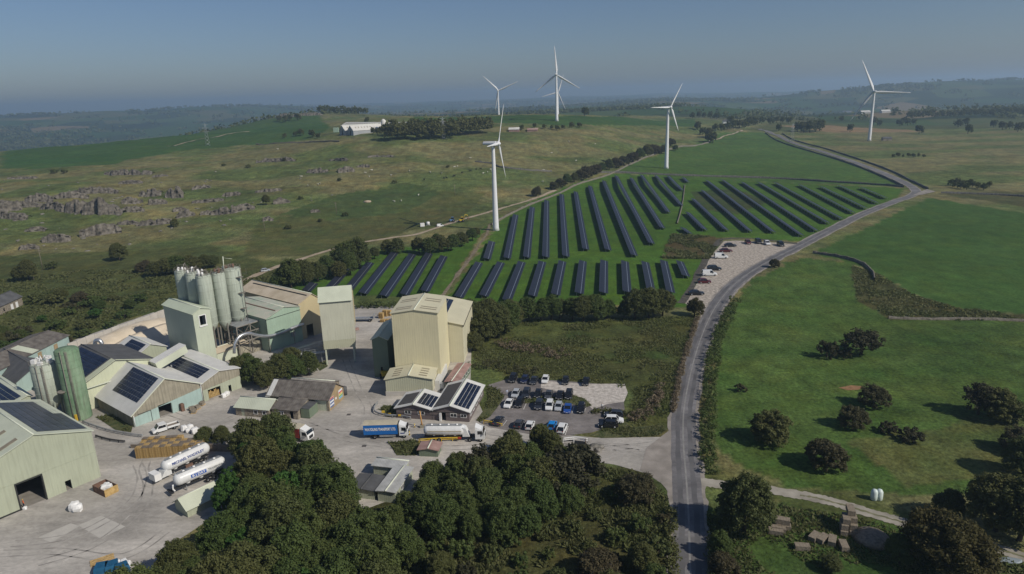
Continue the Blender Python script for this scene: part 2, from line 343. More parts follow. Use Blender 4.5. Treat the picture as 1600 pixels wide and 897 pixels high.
# far fields
paint([(1160,262 - 60),(1220,190),(1400,186),(1600,178),(1600,200),(1440,202),(1300,205)], (.055,.085,.028), (.085,.088,.035), .4, n3)
paint([(1215,196),(1270,194),(1420,203),(1440,206),(1300,207)], (.23,.16,.085), (.2,.15,.08), .2)
paint([(1270,185),(1590,180),(1600,190),(1440,196),(1300,194)], (.04,.085,.025), (.055,.09,.03), .2)
gv = np.stack([fx, fy, ZZ.ravel()], 1)
idx = np.arange(nx * ny).reshape(ny, nx)
gf = np.stack([idx[:-1, :-1], idx[:-1, 1:], idx[1:, 1:], idx[1:, :-1]], -1).reshape(-1, 4)
gme = np_mesh('ground', gv, gf, True)
ca = gme.color_attributes.new('Col', 'FLOAT_COLOR', 'POINT')
ca.data.foreach_set('color', np.concatenate([COLR, ROUGH[:, None]], 1).astype(np.float32).ravel())
def ground_mat():
    m = bpy.data.materials.new('ground_grass'); m.use_nodes = True; t = m.node_tree; N = t.nodes; L = t.links
    b = N['Principled BSDF']; b.inputs['Roughness'].default_value = .95; b.inputs['Specular IOR Level'].default_value = .1
    at = N.new('ShaderNodeAttribute'); at.attribute_name = 'Col'; geo = N.new('ShaderNodeNewGeometry')
    def noise(s, d=5, mp=None):
        n = N.new('ShaderNodeTexNoise'); n.inputs['Scale'].default_value = s; n.inputs['Detail'].default_value = d; n.inputs['Roughness'].default_value = .65
        if mp:
            q = N.new('ShaderNodeMapping'); q.inputs['Scale'].default_value = mp; L.new(geo.outputs['Position'], q.inputs[0]); L.new(q.outputs[0], n.inputs['Vector'])
        else: L.new(geo.outputs['Position'], n.inputs['Vector'])
        return n.outputs['Fac']
    def rng_(f, lo, hi, a=.3, b_=.7):
        r = N.new('ShaderNodeMapRange'); r.inputs[1].default_value = a; r.inputs[2].default_value = b_; r.inputs[3].default_value = lo; r.inputs[4].default_value = hi; L.new(f, r.inputs[0]); return r.outputs[0]
    def mul(a, b_):
        x = N.new('ShaderNodeMath'); x.operation = 'MULTIPLY'
        for i, v in enumerate((a, b_)):
            if isinstance(v, (int, float)): x.inputs[i].default_value = v
            else: L.new(v, x.inputs[i])
        return x.outputs[0]
    fine = rng_(noise(1.1, 8), .45, 1.6); mid = rng_(noise(.16, 7), .62, 1.4); big = rng_(noise(.018, 4), .82, 1.18)
    lin = rng_(noise(.25, 4, (1, .25, 1)), .8, 1.2)
    v = mul(mul(fine, mid), mul(big, lin))
    one = N.new('ShaderNodeMapRange'); L.new(at.outputs['Alpha'], one.inputs[0]); one.inputs[3].default_value = .5; one.inputs[4].default_value = 1.0
    mixv = N.new('ShaderNodeMix'); mixv.data_type = 'FLOAT'; L.new(one.outputs[0], mixv.inputs[0]); mixv.inputs[2].default_value = 1.0; L.new(v, mixv.inputs[3])
    sc = N.new('ShaderNodeVectorMath'); sc.operation = 'SCALE'; L.new(at.outputs['Color'], sc.inputs[0]); L.new(mixv.outputs[0], sc.inputs['Scale'])
    # hue wander between straw and green
    hue = N.new('ShaderNodeMixRGB'); hue.blend_type = 'MULTIPLY'; hue.inputs[2].default_value = (1.14, 1.0, .9, 1); L.new(rng_(noise(.06, 5), 0, 1, .45, .62), hue.inputs[0]); L.new(sc.outputs[0], hue.inputs[1])
    # patchwork of far fields
    vo = N.new('ShaderNodeTexVoronoi'); vo.inputs['Scale'].default_value = .0052; vo.inputs['Randomness'].default_value = .8
    q = N.new('ShaderNodeMapping'); q.inputs['Scale'].default_value = (1, .75, 0); q.inputs['Rotation'].default_value = (0, 0, .4); L.new(geo.outputs['Position'], q.inputs[0]); L.new(q.outputs[0], vo.inputs['Vector'])
    sp = N.new('ShaderNodeSeparateColor'); L.new(vo.outputs['Color'], sp.inputs[0])
    cr = N.new('ShaderNodeValToRGB'); cr.color_ramp.interpolation = 'CONSTANT'; e = cr.color_ramp.elements
    cols = [(0, (.040,.075,.022)), (.22, (.06,.09,.03)), (.4, (.028,.045,.018)), (.62, (.09,.095,.04)), (.78, (.035,.07,.02)), (.9, (.17,.13,.07))]
    e[0].position = 0; e[0].color = (*cols[0][1], 1); e[1].position = cols[1][0]; e[1].color = (*cols[1][1], 1)
    for p_, c_ in cols[2:]: x = e.new(p_); x.color = (*c_, 1)
    L.new(sp.outputs[0], cr.inputs[0])
    ln = N.new('ShaderNodeVectorMath'); ln.operation = 'LENGTH'; L.new(geo.outputs['Position'], ln.inputs[0])
    fr = N.new('ShaderNodeMapRange'); fr.inputs[1].default_value = 1350; fr.inputs[2].default_value = 1750; L.new(ln.outputs['Value'], fr.inputs[0])
    wd = N.new('ShaderNodeMixRGB'); wd.inputs[2].default_value = (.018, .028, .012, 1); L.new(rng_(noise(.0022, 5), 0, 1, .57, .62), wd.inputs[0]); L.new(cr.outputs[0], wd.inputs[1])
    fm = N.new('ShaderNodeMixRGB'); L.new(fr.outputs[0], fm.inputs[0]); L.new(hue.outputs[0], fm.inputs[1]); L.new(wd.outputs[0], fm.inputs[2])
    L.new(fm.outputs[0], b.inputs['Base Color'])
    bp = N.new('ShaderNodeBump'); bp.inputs['Distance'].default_value = .5; bp.inputs['Strength'].default_value = .8
    L.new(mul(noise(.9, 6), at.outputs['Alpha']), bp.inputs['Height']); L.new(bp.outputs[0], b.inputs['Normal'])
    return m
ground = tag(link('ground', gme, None, ground_mat()), kind='structure')

# ------------------------------------------------------------------ sheets: yard, car parks, roads
def sheet(name, poly, z, m, world=False):
    pts = [Vector(p) if world else Vector(P(*p)) for p in poly]; pts = [Vector((p.x, p.y, z)) for p in pts]
    tris = tessellate_polygon([pts]); me = bpy.data.meshes.new(name); me.from_pydata(pts, [], tris); me.materials.append(m)
    bm = bmesh.new(); bm.from_mesh(me)
    for f in bm.faces:
        if f.normal.z < 0: f.normal_flip()
    bm.to_mesh(me); bm.free()
    return tag(link(name, me), kind='structure')
def smooth_path(pts, n=8):
    pts = [np.array(p, float) for p in pts]; out = []
    for i in range(len(pts) - 1):
        p0, p1, p2, p3 = pts[max(i - 1, 0)], pts[i], pts[i + 1], pts[min(i + 2, len(pts) - 1)]
        for k in range(n):
            t = k / n; out.append(.5 * ((2 * p1) + (p2 - p0) * t + (2 * p0 - 5 * p1 + 4 * p2 - p3) * t * t + (3 * p1 - p0 - 3 * p2 + p3) * t ** 3))
    out.append(pts[-1]); return out
def offsets(path):
    path = np.array(path); d = np.gradient(path[:, :2], axis=0); d /= np.linalg.norm(d, axis=1)[:, None] + 1e-9
    return np.stack([-d[:, 1], d[:, 0]], 1)
def ribbon(name, path, a, b, dz, m, cols=5, wob=0.0):
    """strip along a path between side offsets a and b (left positive)"""
    path = np.array(path); nrm = offsets(path); V = []; n = len(path)
    for j in range(cols + 1):
        s = a + (b - a) * j / cols
        e = wob * (vnoise(np.arange(n) * .7 + j * 9, np.full(n, j * 1.0), 71) - .5) if j in (0, cols) else 0
        q = path[:, :2] + nrm * (s + e * np.ones(n))[:, None]; V.append(np.stack([q[:, 0], q[:, 1], H(q[:, 0], q[:, 1]) + dz + np.clip((np.hypot(q[:, 0], q[:, 1]) - 420) / 1500, 0, .35)], 1))
    V = np.concatenate(V); F = [(j * n + i, j * n + i + 1, (j + 1) * n + i + 1, (j + 1) * n + i) for j in range(cols) for i in range(n - 1)]
    me = np_mesh(name, V, F, False); me.flip_normals() if me.polygons[0].normal.z < 0 else None
    return tag(link(name, me, None, m), kind='structure')
m_conc = mat('yard_concrete', (.40,.37,.325), .9, .22, .05, (.53,.49,.435), bump=.02, bscale=2, streak=0, detail=9)
def yard_wear(m):
    t = m.node_tree; N = t.nodes; L = t.links; b = N['Principled BSDF']; src = b.inputs['Base Color'].links[0].from_socket; geo = N.new('ShaderNodeNewGeometry')
    for sc, rot, lo, hi, sx in ((.12, .9, .84, 1.10, .45), (.4, -.25, .90, 1.08, .22), (1.6, .4, .88, 1.1, .6)):
        mp = N.new('ShaderNodeMapping'); mp.inputs['Rotation'].default_value = (0, 0, rot); mp.inputs['Scale'].default_value = (sx, 1, 1); L.new(geo.outputs['Position'], mp.inputs[0])
        n = N.new('ShaderNodeTexNoise'); n.inputs['Scale'].default_value = sc; n.inputs['Detail'].default_value = 8; n.inputs['Distortion'].default_value = .8; L.new(mp.outputs[0], n.inputs['Vector'])
        r = N.new('ShaderNodeMapRange'); r.inputs[1].default_value = .35; r.inputs[2].default_value = .65; r.inputs[3].default_value = lo; r.inputs[4].default_value = hi; L.new(n.outputs['Fac'], r.inputs[0])
        v = N.new('ShaderNodeVectorMath'); v.operation = 'SCALE'; L.new(src, v.inputs[0]); L.new(r.outputs[0], v.inputs['Scale']); src = v.outputs[0]
    L.new(src, b.inputs['Base Color'])
yard_wear(m_conc)
m_patch = mat('pale_slab', (.475,.445,.395), .9, .1, .5)
m_tarmac = mat('car_park_tarmac', (.185,.165,.155), .92, .18, .25, (.245,.22,.205), detail=7); yard_wear(m_tarmac)
m_gravel = mat('pale_gravel', (.49,.44,.38), .95, .3, 1.0, (.63,.575,.51), bump=.12, bscale=2.5, detail=8)
m_stonepark = mat('crushed_stone', (.40,.34,.275), .95, .42, .9, (.57,.50,.42), bump=.35, bscale=1.1, detail=9)
m_road = mat('road_asphalt', (.155,.147,.147), .9, .2, .12, (.21,.20,.20), detail=8); yard_wear(m_road)
m_worn = mat('worn_road_edge', (.27,.24,.205), .95, .25, .3, (.36,.32,.28), detail=8)
m_wheel = mat('wheel_worn_asphalt', (.115,.11,.112), .85, .25, .15, (.155,.15,.15), detail=8)
m_strip = mat('earthy_strip', (.19,.145,.09), .95, .35, .5, (.27,.22,.15), bump=.2, bscale=2, detail=8)
m_line = mat('worn_centre_seam', (.25,.24,.225), .9, .2, .4)
m_dirt = mat('dirt_track', (.36,.28,.19), .95, .25, .35, (.48,.39,.28), detail=8)
m_trackg = mat('pale_track', (.30,.27,.215), .95, .25, .3, (.42,.385,.32), detail=8)
m_bank = mat('dark_bank', (.07,.062,.05), .95, .3, .5, (.11,.10,.08), bump=.3, bscale=1.0, detail=8)
m_islgrass = mat('verge_grass', (.055,.088,.020), .95, .4, .6, (.13,.125,.055), bump=.3, bscale=2.5, detail=8)
yard = [(1052,668),(1032,683),(930,684),(765,668),(735,600),(738,500),(700,478),(560,478),(500,470),(380,540),(300,520),(240,488),(105,535),(-60,590),(-260,960),
        (180,960),(270,850),(345,800),(420,740),(560,800),(600,785),(660,770),(720,745),(870,716),(905,718),(960,726),(1010,740),(1036,757),(1052,782)]
sheet('concrete_yard', yard, .03, m_conc)
for q in ([(183,740),(206,731),(222,737),(200,748)], [(122,821),(158,806),(196,823),(157,842)], [(60,840),(110,818),(125,822),(80,848)]): sheet('concrete_slab', q, .036, m_patch)
sheet('car_park', [(762,602),(800,590),(916,598),(972,604),(976,640),(968,662),(925,676),(860,684),(765,668),(748,660),(765,640)], .045, m_tarmac)
sheet('gravel_surface', [(846,595),(870,597),(916,600),(976,600),(981,614),(975,628),(948,632),(926,640),(914,628),(896,620),(872,612),(845,606)], .058, m_gravel)
sheet('grass_island', [(820,624),(860,621),(896,618),(913,623),(925,634),(911,638),(896,632),(854,628),(820,631)], .10, m_islgrass)
sheet('grass_verge', [(761,603),(775,607),(788,620),(778,636),(765,652),(750,660),(744,657),(757,640),(762,622)], .09, m_islgrass)
sheet('grass_corner', [(922,681),(936,673),(975,655),(985,668),(1036,664),(1042,672),(1030,680),(985,684),(940,685)], .09, m_islgrass)
sheet('grass_patch', [(607,692),(650,688),(668,697),(650,712),(620,712)], .09, m_islgrass)
sheet('grass_bed', [(594,640),(600,633),(622,637),(622,652),(606,652)], .09, m_islgrass)
sheet('grass_bank', [(150,652),(175,648),(208,664),(205,676),(180,672)], .09, m_islgrass)
sheet('loading_lawn', [(490,568),(512,563),(512,573),(500,580)], .09, m_islgrass)
road_px = [(1080,1000),(1079,905),(1078,860),(1076,800),(1072,740),(1068,690),(1069,640),(1078,590),(1090,545),(1105,505),(1122,474),(1145,447),(1175,424),(1210,404),
           (1250,384),(1300,358),(1350,334),(1395,316),(1424,306),(1431,298),(1414,286),(1380,271),(1330,252),(1280,236),(1240,224),(1218,213),(1203,207),(1186,202)]
road_w = smooth_path([G(*p) for p in road_px], 10)
ribbon('road_edge', road_w, 3.5, -3.5, .05, m_worn, 4, .9)
ribbon('road', road_w, 2.75, -2.75, .075, m_road, 4, .25)
ribbon('road_seam', road_w[:150], .22, -.12, .082, m_line, 1)
for c_ in (1.3, -1.35): ribbon('wheel_track', road_w[:170], c_ + .5, c_ - .5, .079, m_wheel, 1, .3)
sheet('road_junction', [(1052,668),(1061,640),(1066,690),(1066,740),(1058,790),(1046,770),(1030,752),(1000,735),(1010,700)], .062, m_worn)
sheet('side_road_mouth', [G(1448,296)[:3], G(1462,300), G(1440,305), G(1425,306)], .3, m_worn, True)
sheet('stone_car_park', [(1068,472),(1084,452),(1098,425),(1112,398),(1131,377),(1150,376),(1175,377),(1210,379),(1245,382),(1215,401),(1180,420),(1150,442),(1130,462),(1112,488),(1100,495),(1090,488)], .04, m_stonepark)
ribbon('earth_bank', smooth_path([P(1064,474), P(1080,450), P(1094,424), P(1108,397), P(1127,374)], 6), 1.6, -1.2, .06, m_bank, 3, 1.2)
ribbon('earth_bank', smooth_path([P(1127,374), P(1160,372), P(1205,376), P(1245,381)], 6), 1.3, -1.0, .06, m_bank, 3, 1.0)
ribbon('dirt_track', smooth_path([G(*p) for p in [(355,446),(385,436),(430,418),(480,402),(540,384),(610,372),(650,366),(700,350),(740,338),(790,324),(833,311),(868,297)]], 8), 1.6, -1.6, .07, m_dirt, 3, 1.4)
ribbon('pale_track', smooth_path([G(*p) for p in [(1085,752),(1130,758),(1215,768),(1290,782),(1360,802),(1430,822),(1500,840),(1560,858),(1640,884)]], 24), 1.5, -1.5, .07, m_trackg, 4, .5)
ribbon('track_grass', smooth_path([G(*p) for p in [(1250,774),(1290,782),(1360,802),(1430,822),(1500,840),(1560,858),(1640,884)]], 24), .22, -.25, .09, mat('worn_grass', (.16,.16,.08), .95, .3, .8, (.22,.21,.12)), 2, .35)
ribbon('hill_track', smooth_path([G(*p) for p in [(1108,222),(1125,217),(1145,210),(1160,204)]], 6), 1.5, -1.5, .2, m_dirt, 2, .5)
ribbon('hill_track', smooth_path([G(*p) for p in [(262,229),(300,221),(345,213),(390,206)]], 6), 1.4, -1.4, .2, m_dirt, 2, .5)
ribbon('stony_strip', smooth_path([G(*p) for p in [(690,462),(708,438),(728,412),(745,388),(762,362),(766,350)]], 8), 0.7, -0.8, .08, m_strip, 3, 1.2)
m_tyrem = mat('tyre_marks', (.31,.285,.255), .9, .3, .4, (.44,.41,.365), detail=8)
for pts in ([(250,640),(330,662),(400,640),(470,660),(560,690),(700,700),(850,690),(1000,700)], [(60,880),(150,850),(215,800),(232,760),(225,730),(240,700)], [(20,850),(120,835),(200,790),(222,750),(215,725)], [(540,560),(560,610),(575,640),(560,670),(500,668),(430,672)], [(1050,690),(960,700),(860,700),(720,676),(640,690),(560,680)], [(0,865),(90,862),(190,870),(260,830)], [(1058,735),(1020,712),(960,700),(880,690),(800,682)]):
    pa_ = smooth_path([P(*p) for p in pts], 12)
    for c_ in (.9, -.9): ribbon('tyre_mark', pa_, c_ + .16, c_ - .16, .040, m_tyrem, 1, .2)
for x, y in ((545,648),(569,697)): q_ = P(x, y); sheet('drain_cover', [q_ + np.array(v) for v in ((-.5,-.5,0),(.5,-.5,0),(.5,.5,0),(-.5,.5,0))], .046, mat('cast_iron', (.10,.09,.085), .8), True)
# bays
m_bay = mat('bay_paint', (.62,.60,.56), .8, .2, 1.5)
for x, y, x2, y2 in [(818,640,823,629),(786,665,792,657),(883,680,888,666),(894,645,897,635),(912,647,915,638),(801,639,806,629)]:
    a, b = P(x, y), P(x2, y2); d = (b - a); d /= np.linalg.norm(d); n = np.array([-d[1], d[0], 0]) * .07
    sheet('bay_line', [a - n, a + n, b + n, b - n], .056, m_bay, True)
# ================================================================== vegetation
def leaf_cloud(cen, rad, per, leaf, rg, tone_c=None, flat=.85):
    cen = np.asarray(cen, float); n = len(cen); rad = np.broadcast_to(np.asarray(rad, float), (n,))
    u = rg.normal(size=(n, per, 3)); u /= np.linalg.norm(u, axis=2, keepdims=True)
    rr = rg.random((n, per, 1)) ** .45
    p = cen[:, None] + u * rr * rad[:, None, None] * np.array([1, 1, flat]); p = p.reshape(-1, 3)
    nrm = (u + rg.normal(size=u.shape) * .55 + np.array([0, 0, .35])).reshape(-1, 3); nrm /= np.linalg.norm(nrm, axis=1, keepdims=True)
    t = rg.normal(size=nrm.shape); a = np.cross(nrm, t); a /= np.linalg.norm(a, axis=1, keepdims=True) + 1e-9; b = np.cross(nrm, a)
    s = leaf * (.6 + .8 * rg.random((len(p), 1)))
    V = np.stack([p - a * s * .55, p + b * s * .38 + nrm * s * .08, p + a * s * .55, p - b * s * .38 + nrm * s * .08], 1).reshape(-1, 3)
    F = np.arange(len(p) * 4).reshape(-1, 4)
    tc = rg.random(n) if tone_c is None else tone_c
    tone = np.clip(np.repeat(tc, per) * .6 + rg.random(len(p)) * .4, 0, 1)
    return V, F, np.repeat(tone, 4)
def leaf_mesh(name, V, F, tone, m):
    me = np_mesh(name, V, F); a = me.attributes.new('tone', 'FLOAT', 'POINT'); a.data.foreach_set('value', tone.astype(np.float32)); me.materials.append(m); return me
def crown_pts(rg, n, rx, rz, zc, lob=.5, inner=.35):
    u = rg.normal(size=(n, 3)); u /= np.linalg.norm(u, axis=1, keepdims=True); u[:, 2] = np.where(u[:, 2] < -.55, -u[:, 2] * .6, u[:, 2])
    k = rg.normal(size=(5, 3)); k /= np.linalg.norm(k, axis=1, keepdims=True)
    lobe = 1 + lob * (np.max(u @ k.T, axis=1) - .55)
    r = np.where(rg.random(n) < inner, .35 + .4 * rg.random(n), .8 + .2 * rg.random(n)) * lobe
    return u * r[:, None] * np.array([rx, rx, rz]) + np.array([0, 0, zc])
m_bark = mat('bark', (.07,.055,.04), .9, .3, 3)
m_twig = mat('bare_twigs', (.17,.145,.12), .9, .2, 2)
LM = {'dark': leaf_mat('foliage_dark', (.060,.080,.026), (.135,.158,.052), (.135,.135,.045)),
      'mid': leaf_mat('foliage_mid', (.068,.094,.026), (.150,.176,.052), (.085,.13,.035)),
      'green': leaf_mat('foliage_bright', (.045,.11,.020), (.085,.175,.036), (.06,.12,.026)),
      'brown': leaf_mat('foliage_russet', (.064,.056,.030), (.135,.108,.054), (.085,.09,.04)),
      'gold': leaf_mat('foliage_turning', (.065,.055,.018), (.145,.105,.032), (.075,.075,.025)),
      'grey': leaf_mat('foliage_greyed', (.050,.050,.026), (.10,.095,.05), (.06,.06,.03)),
      'tuft': leaf_mat('rough_grass', (.092,.122,.034), (.19,.185,.078), (.13,.14,.05), .45),
      'reed': leaf_mat('dry_stems', (.16,.12,.075), (.30,.24,.16), (.2,.16,.10), .4)}
PROTO = {}
def proto(key, kind, h, r, ncl, per, leaf, seed, base=.12, low=False):
    rg = np.random.default_rng(seed); zc = h * (.5 + base * .5); rz = h * (.5 - base * .5)
    cen = crown_pts(rg, ncl, r * .84, rz * .86, zc)
    tc = np.clip(.25 + .5 * rg.random(ncl) + .25 * (cen[:, 2] - zc) / rz * 0, 0, 1)
    V, F, T = leaf_cloud(cen, r * (.11 + .12 * rg.random(ncl)), per, leaf, rg, tc)
    me = leaf_mesh('crown', V, F, T, LM[kind])
    tb = MB(); top = h * .62
    tb.tube([(0,0,-.4), (.04*h*.3, .02*h*.3, h*.2), (0, .03*h, h*.4), (.02*h, 0, top)], r * .085, 7, r * .03)
    for k in range(5 if not low else 2):
        a = k * 2.4 + seed; z0 = h * (.18 + .08 * k)
        tb.tube([(0, 0, z0), (math.cos(a) * r * .35, math.sin(a) * r * .35, z0 + h * .14), (math.cos(a) * r * .68, math.sin(a) * r * .68, z0 + h * .24)], r * .04, 5, r * .012)
    PROTO[key] = (me, tb.mesh('trunk', m_bark), h, r)
for i in range(3):
    proto(f'dark{i}', 'dark', 9, 4.0, 420, 72, .28, 10 + i, .0); proto(f'mid{i}', 'mid', 9, 3.8, 420, 72, .27, 20 + i, .0)
proto('green0', 'green', 8, 3.0, 110, 110, .34, 31); proto('green1', 'green', 7, 3.2, 110, 110, .34, 32)
proto('brown0', 'brown', 6, 3.4, 190, 90, .28, 41, -.12); proto('gold0', 'gold', 10, 5.4, 330, 90, .34, 42, -.05)
proto('bigbush', 'dark', 6, 3.5, 190, 80, .30, 44, -.2)
proto('grey0', 'grey', 6, 3.8, 80, 46, .40, 43, .04)
for i in range(2): proto(f'bush{i}', 'dark', 3, 2.3, 42, 48, .34, 50 + i, -.1, True); proto(f'bushm{i}', 'mid', 3, 2.2, 42, 48, .34, 60 + i, -.1, True)
proto('bushb0', 'brown', 2.6, 2.2, 36, 44, .32, 70, -.1, True); proto('bushg0', 'grey', 2.4, 2.2, 36, 44, .32, 71, -.1, True)
for i in range(3): proto(f'far{i}', 'dark', 14, 6.2, 90, 22, 1.35, 80 + i, -.06, True)
def tree(key, x, y, h, wf=1.0, label='tree', group=None, name='tree', cat='tree', z=None):
    me, tr, ph, pr = PROTO[key]; z = float(H(x, y)[0]) if z is None else z
    o = empty(name, (x, y, z), random.uniform(0, 6.28), label, cat, group); s = h / ph; o.scale = (s * wf, s * wf, s)
    t_ = link('trunk', tr, o); c_ = link('crown' if cat == 'tree' else 'foliage', me, o); t_.name = 'trunk' if cat == 'tree' else 'stem'
    return o
def poisson(poly, d, tries=6000, seed=1):
    rg = random.Random(seed); xs = [p[0] for p in poly]; ys = [p[1] for p in poly]; out = []
    for _ in range(tries):
        x, y = rg.uniform(min(xs), max(xs)), rg.uniform(min(ys), max(ys))
        if inpoly(poly, np.array([x]), np.array([y]))[0] and all((x - a) ** 2 + (y - b) ** 2 > d * d for a, b in out): out.append((x, y))
    return out
def grove(px, d, keys, hr, label, group, seed, name='tree', cat='tree', tries=2500, wf=(.9, 1.15)):
    rg = random.Random(seed)
    for x, y in poisson([P(*p) for p in px], d, tries, seed):
        tree(rg.choice(keys), x, y, rg.uniform(*hr), rg.uniform(*wf), label, group, name, cat)
# foreground woods
grove([(392,722),(430,712),(474,732),(545,808),(588,868),(600,960),(650,1040),(150,1040),(218,966),(306,888),(368,838),(394,776)], 4.1, ['dark0','dark1','dark2','mid0','mid1','mid2','mid0','green1'], (6, 11),
      'dense dark broadleaf tree in the wood beside the concrete yard', 'trees of the wood beside the yard', 3)
grove([(365,722),(425,704),(462,722),(400,752)], 4.0, ['green0','green1'], (6, 8), 'bright green tree on the yard edge of the wood', 'bright green trees at the wood edge', 5)
grove([(308,696),(352,694),(352,704),(312,706)], 3.2, ['dark1','grey0'], (4.5, 5.5), 'low dark thicket tree behind the white bags and truck', 'thicket by the pickup', 6)
for px_, py_, h_ in [(350,812,6.5),(362,800,8),(364,775,6.5)]: p = P(px_, py_); tree('green0', p[0], p[1], h_, .8, 'narrow bright green tree beside the parked tank trailers', 'green trees by the trailers')
grove([(655,785),(700,760),(770,745),(865,738),(905,755),(900,800),(840,835),(760,860),(680,845),(640,815)], 4.1, ['dark0','mid0','dark2','mid1','mid2','dark1','mid1','grey0'], (6, 9.5),
      'dense olive green tree in the wood below the tanker lorry', 'trees of the middle wood', 8)
for px_, py_, h_ in [(843,706,6.5),(800,712,6),(860,722,7)]: p = P(px_, py_); tree('dark2', p[0], p[1], h_, .9, 'tree rising in front of the parked cars', 'trees in front of the car park')
SCRUBL = [(600,850),(690,850),(770,860),(850,835),(915,770),(1000,752),(1036,790),(1046,860),(1048,1000),(600,1000)]
grove(SCRUBL, 4.4, ['bush0','bushm0','bushm1','bush1','bushg0','bushb0','bushm1'], (1.5, 3.4), 'low scrub bush in the overgrown plot by the road fork', 'scrub bushes of the overgrown plot', 11, 'bush', 'bush', 3000)
for k, px_, py_, h_, wf in [('brown0',992,782,6,1.15),('brown0',935,905,5.5,1.2),('dark0',1005,895,5.5,1.1),('dark1',960,950,6,1.1),('mid0',1020,935,6,1),('dark2',870,935,5,1.1),('mid1',640,880,7,1),('mid2',618,840,6.5,.9),('dark0',690,905,5,1.1)]:
    p = P(px_, py_); tree(k, p[0], p[1], h_, wf, {'brown0':'russet rounded bush in the overgrown plot','dark0':'large dark bush low in the overgrown plot'}.get(k, 'leafy green bush at the edge of the overgrown plot'), 'large bushes of the overgrown plot', 'bush', 'bush')
# trees by the works
for k, px_, py_, h_ in [('dark0',372,598,7.5),('mid0',398,600,8),('dark1',418,606,7),('dark2',440,598,8.5),('mid1',462,594,8),('dark0',482,586,7),('mid2',385,588,7),('dark1',455,582,7.5)]:
    p = P(px_, py_); tree(k, p[0], p[1], h_, 1.05, 'dark green tree in the clump before the mint building', 'trees before the mint building')
for k, px_, py_, h_ in [('dark0',757,532,10),('dark1',775,528,11),('dark2',745,515,9),('mid0',790,520,11),('dark0',765,512,10),('dark1',800,508,9),('dark0',742,548,6),('mid2',735,500,8)]:
    p = P(px_, py_); tree(k, p[0], p[1], h_, 1.1, 'big dark tree beside the yellow tower', 'trees beside the yellow tower')
for k, px_, py_, h_ in [('mid0',825,502,9),('mid1',845,502,8.5),('mid2',862,500,9),('mid0',895,500,8),('dark2',912,502,9),('mid1',932,501,9.5),('mid2',948,498,7),('dark0',992,498,10.5),('dark1',1014,497,11),('dark2',1035,494,9.5),('mid0',975,496,6),('dark1',875,497,7)]:
    p = P(px_, py_); tree(k, p[0], p[1], h_, 1.05, 'dark tree in the row below the lower solar rows', 'tree row below the solar field')
p = P(1085, 494); tree('gold0', p[0], p[1], 6.5, .9, 'golden turning tree by the stone car park corner')
p = P(1210, 418); tree('brown0', p[0], p[1], 4.5, .9, 'small dark tree on the road bend by the stone car park')
# along the dirt track
for k, px_, py_, h_, wf in [('mid0',455,450,13,1),('dark0',475,446,11,1),('dark1',497,440,9,1),('mid1',515,432,10,1),('mid0',540,424,14,1),('dark0',562,420,14.5,1),('mid2',548,430,11,1),('dark2',530,436,8,1),('dark1',605,396,7,1.1),('dark0',620,397,8,1.2),
        ('dark2',655,395,8,1.1),('mid0',672,398,9,1.1),('dark1',690,394,9,1.1),('mid1',705,392,9,1.1),('dark0',722,385,7.5,1.1),('mid2',738,376,7,1.1),('mid1',680,388,8,1),('dark0',745,370,5,1),('dark2',585,405,6,1),('mid1',437,452,9,1)]:
    p = G(px_, py_); tree(k, p[0], p[1], h_, wf, 'dark bushy tree along the dirt track by the solar field', 'trees along the dirt track')
p = G(838, 307); tree('brown0', p[0], p[1], 8.5, .85, 'lone round dark bush on the dirt track')
for i, (px_, py_, h_) in enumerate([(866,296,7),(876,292,8),(886,288,9),(897,285,8),(908,281,10),(918,277,11),(930,272,10),(940,269,9),(952,265,10),(963,262,11),(975,258,10),(988,253,11),(1000,249,12),(1012,245,13),(1022,241,12),(1034,240,10),(1048,228,10),(1055,236,7)]):
    p = G(px_, py_); tree(['brown0','brown0','mid0','dark0','brown0'][i % 5], p[0], p[1], h_, 1.05, 'dark russet tree in the hedge line above the solar field', 'trees of the hedge line')
